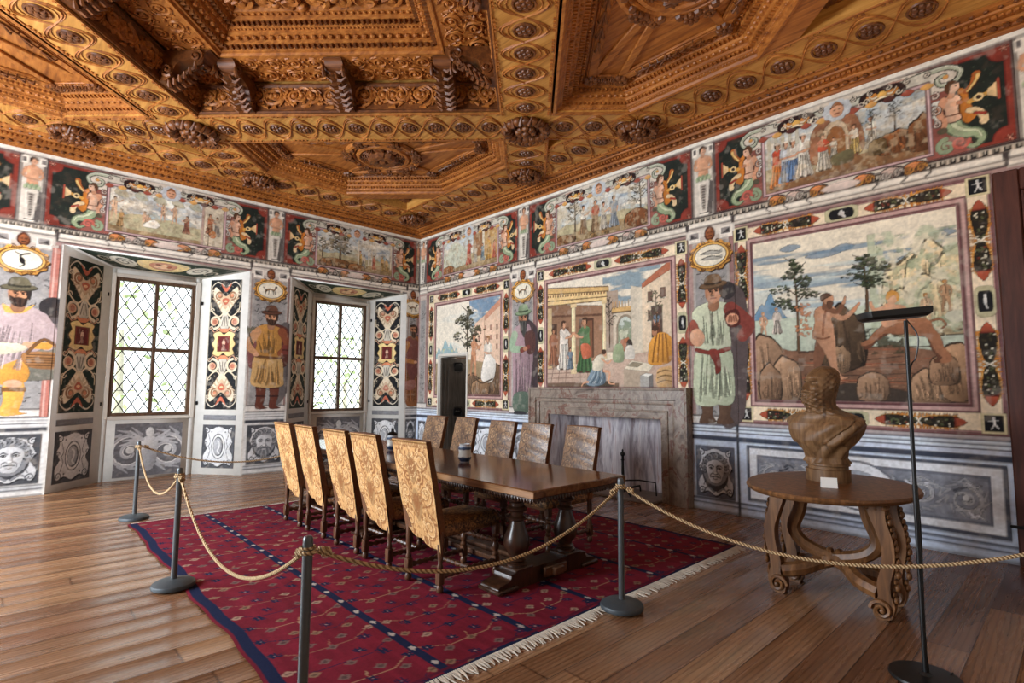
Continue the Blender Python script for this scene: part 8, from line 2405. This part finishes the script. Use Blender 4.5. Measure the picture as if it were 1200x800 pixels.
# ---------------------------------------------------------------- outside, light, camera
lawn = MB().box(-40, -1.0, -40, 30, -3.2, -3.0).build('lawn', plain('meadow', rgb(120, 132, 84), .9, var=.3, scale=.6), smooth=False); tag(lawn, kind='structure')
M['leafage'] = plain('sunlit_leaves', rgb(196, 210, 168), .8, var=.4, scale=3)
def garden_tree(x, y, h, r, lb, seed):
    g = random.Random(seed)
    o = MB().tube([(0, 0, -3), (.1, .05, h * .3 - 3), (0, 0, h * .75 - 3)], [.22, .16, .06], 8).build('tree', plain('bark', rgb(186, 180, 166), .9)); o.location = (x, y, 0)
    b = MB()
    for k in range(240):
        a, t, q = g.uniform(0, 6.28), g.random(), g.random() ** .5
        zz = h * (.3 + .7 * t) - 3; rr = r * q * math.sin(PI * (.12 + .8 * t))
        c_ = Vector((rr * math.cos(a), rr * math.sin(a), zz)); s_ = g.uniform(.06, .16)
        e1 = Vector((g.uniform(-1, 1), g.uniform(-1, 1), g.uniform(-1, 1))).normalized() * s_; e2 = e1.orthogonal().normalized() * s_ * .6
        b.add([c_ - e1, c_ + e2, c_ + e1, c_ - e2], [(0, 1, 2, 3)])
    b.build('foliage', M['leafage'], o, smooth=False); tag(o, lb, 'tree')
garden_tree(-8.5, -4.4, 8.2, 1.9, 'pale green leafy tree outside the window by the basket carrier', 1)
garden_tree(-9.5, 2.9, 6.5, 1.5, 'pale green leafy tree outside the window beside the room corner', 2)
w = bpy.data.worlds.new('sky'); SC.world = w; w.use_nodes = True
bg = w.node_tree.nodes['Background']; bg.inputs[0].default_value = (.92, .96, 1.0, 1); bg.inputs[1].default_value = 2.1

def portal(loc, rot, sx, sy):
    l = bpy.data.lights.new('window_daylight', 'AREA'); l.shape = 'RECTANGLE'; l.size = sx; l.size_y = sy
    l.cycles.is_portal = True
    o = bpy.data.objects.new('window_daylight', l); COL.objects.link(o); o.location = loc; o.rotation_euler = rot
for (f0, f1, b0, b1, w0, w1) in RECS:
    portal((-.95, (w0 + w1) / 2, (WZ0 + WZ1) / 2), (0, math.radians(-90), 0), WZ1 - WZ0, w1 - w0)
def lamp(name, kind, loc, rot, power, col, **kw):
    l = bpy.data.lights.new(name, kind); l.energy = power; l.color = col
    for k, v in kw.items(): setattr(l, k, v)
    o = bpy.data.objects.new(name, l); COL.objects.link(o); o.location = loc; o.rotation_euler = rot
    return o
for a, b in BW_:                      # daylight entering by the windows behind and to the left of the camera
    lamp('window_daylight', 'AREA', ((a + b) / 2, YB - .05, 2.17), (math.radians(90), 0, 0), 430, (.82, .91, 1.0), shape='RECTANGLE', size=b - a, size_y=2.4)
lamp('sun', 'SUN', (4, -20, 12), (math.radians(42), 0, math.radians(-12)), 7.0, (1.0, .90, .74), angle=.01)
lamp('added_beyond_fill', 'POINT', (1.1, 1.1, 2.35), (0, 0, 0), 14, (1.0, .9, .78), shadow_soft_size=.1)  # unseen fill lamp added to brighten the strip through the doorway
lamp('uplighter_bulb', 'AREA', (LX - .06, LY, 2.04), (math.radians(180), 0, 0), 30, (1.0, .72, .42), shape='RECTANGLE', size=.3, size_y=.12)

cam = bpy.data.cameras.new('camera'); co = bpy.data.objects.new('camera', cam); COL.objects.link(co)
cam.sensor_fit = 'HORIZONTAL'; cam.sensor_width = 36.0; cam.lens = 36.0 * 629.571 / 1200.0; cam.clip_start = .05; cam.clip_end = 200
yaw, pit, rol = 2.38793957, .08669879, .00651225
f = Vector((math.cos(yaw) * math.cos(pit), math.sin(yaw) * math.cos(pit), math.sin(pit)))
r = Vector((math.sin(yaw), -math.cos(yaw), 0)); u = r.cross(f)
r2 = r * math.cos(rol) + u * math.sin(rol); u2 = -r * math.sin(rol) + u * math.cos(rol)
mw = Matrix((r2, u2, -f)).transposed().to_4x4(); mw.translation = (10.23878, -6.71378, 1.551)
co.matrix_world = mw
SC.camera = co
vs = SC.view_settings; vs.view_transform = 'Standard'; vs.look = 'None'; vs.gamma = 1.0; vs.use_curve_mapping = False; vs.exposure = 0.3
cy = SC.cycles
cy.use_denoising = True; cy.max_bounces = 10; cy.diffuse_bounces = 5; cy.glossy_bounces = 4; cy.transparent_max_bounces = 12; cy.sample_clamp_indirect = 6.0
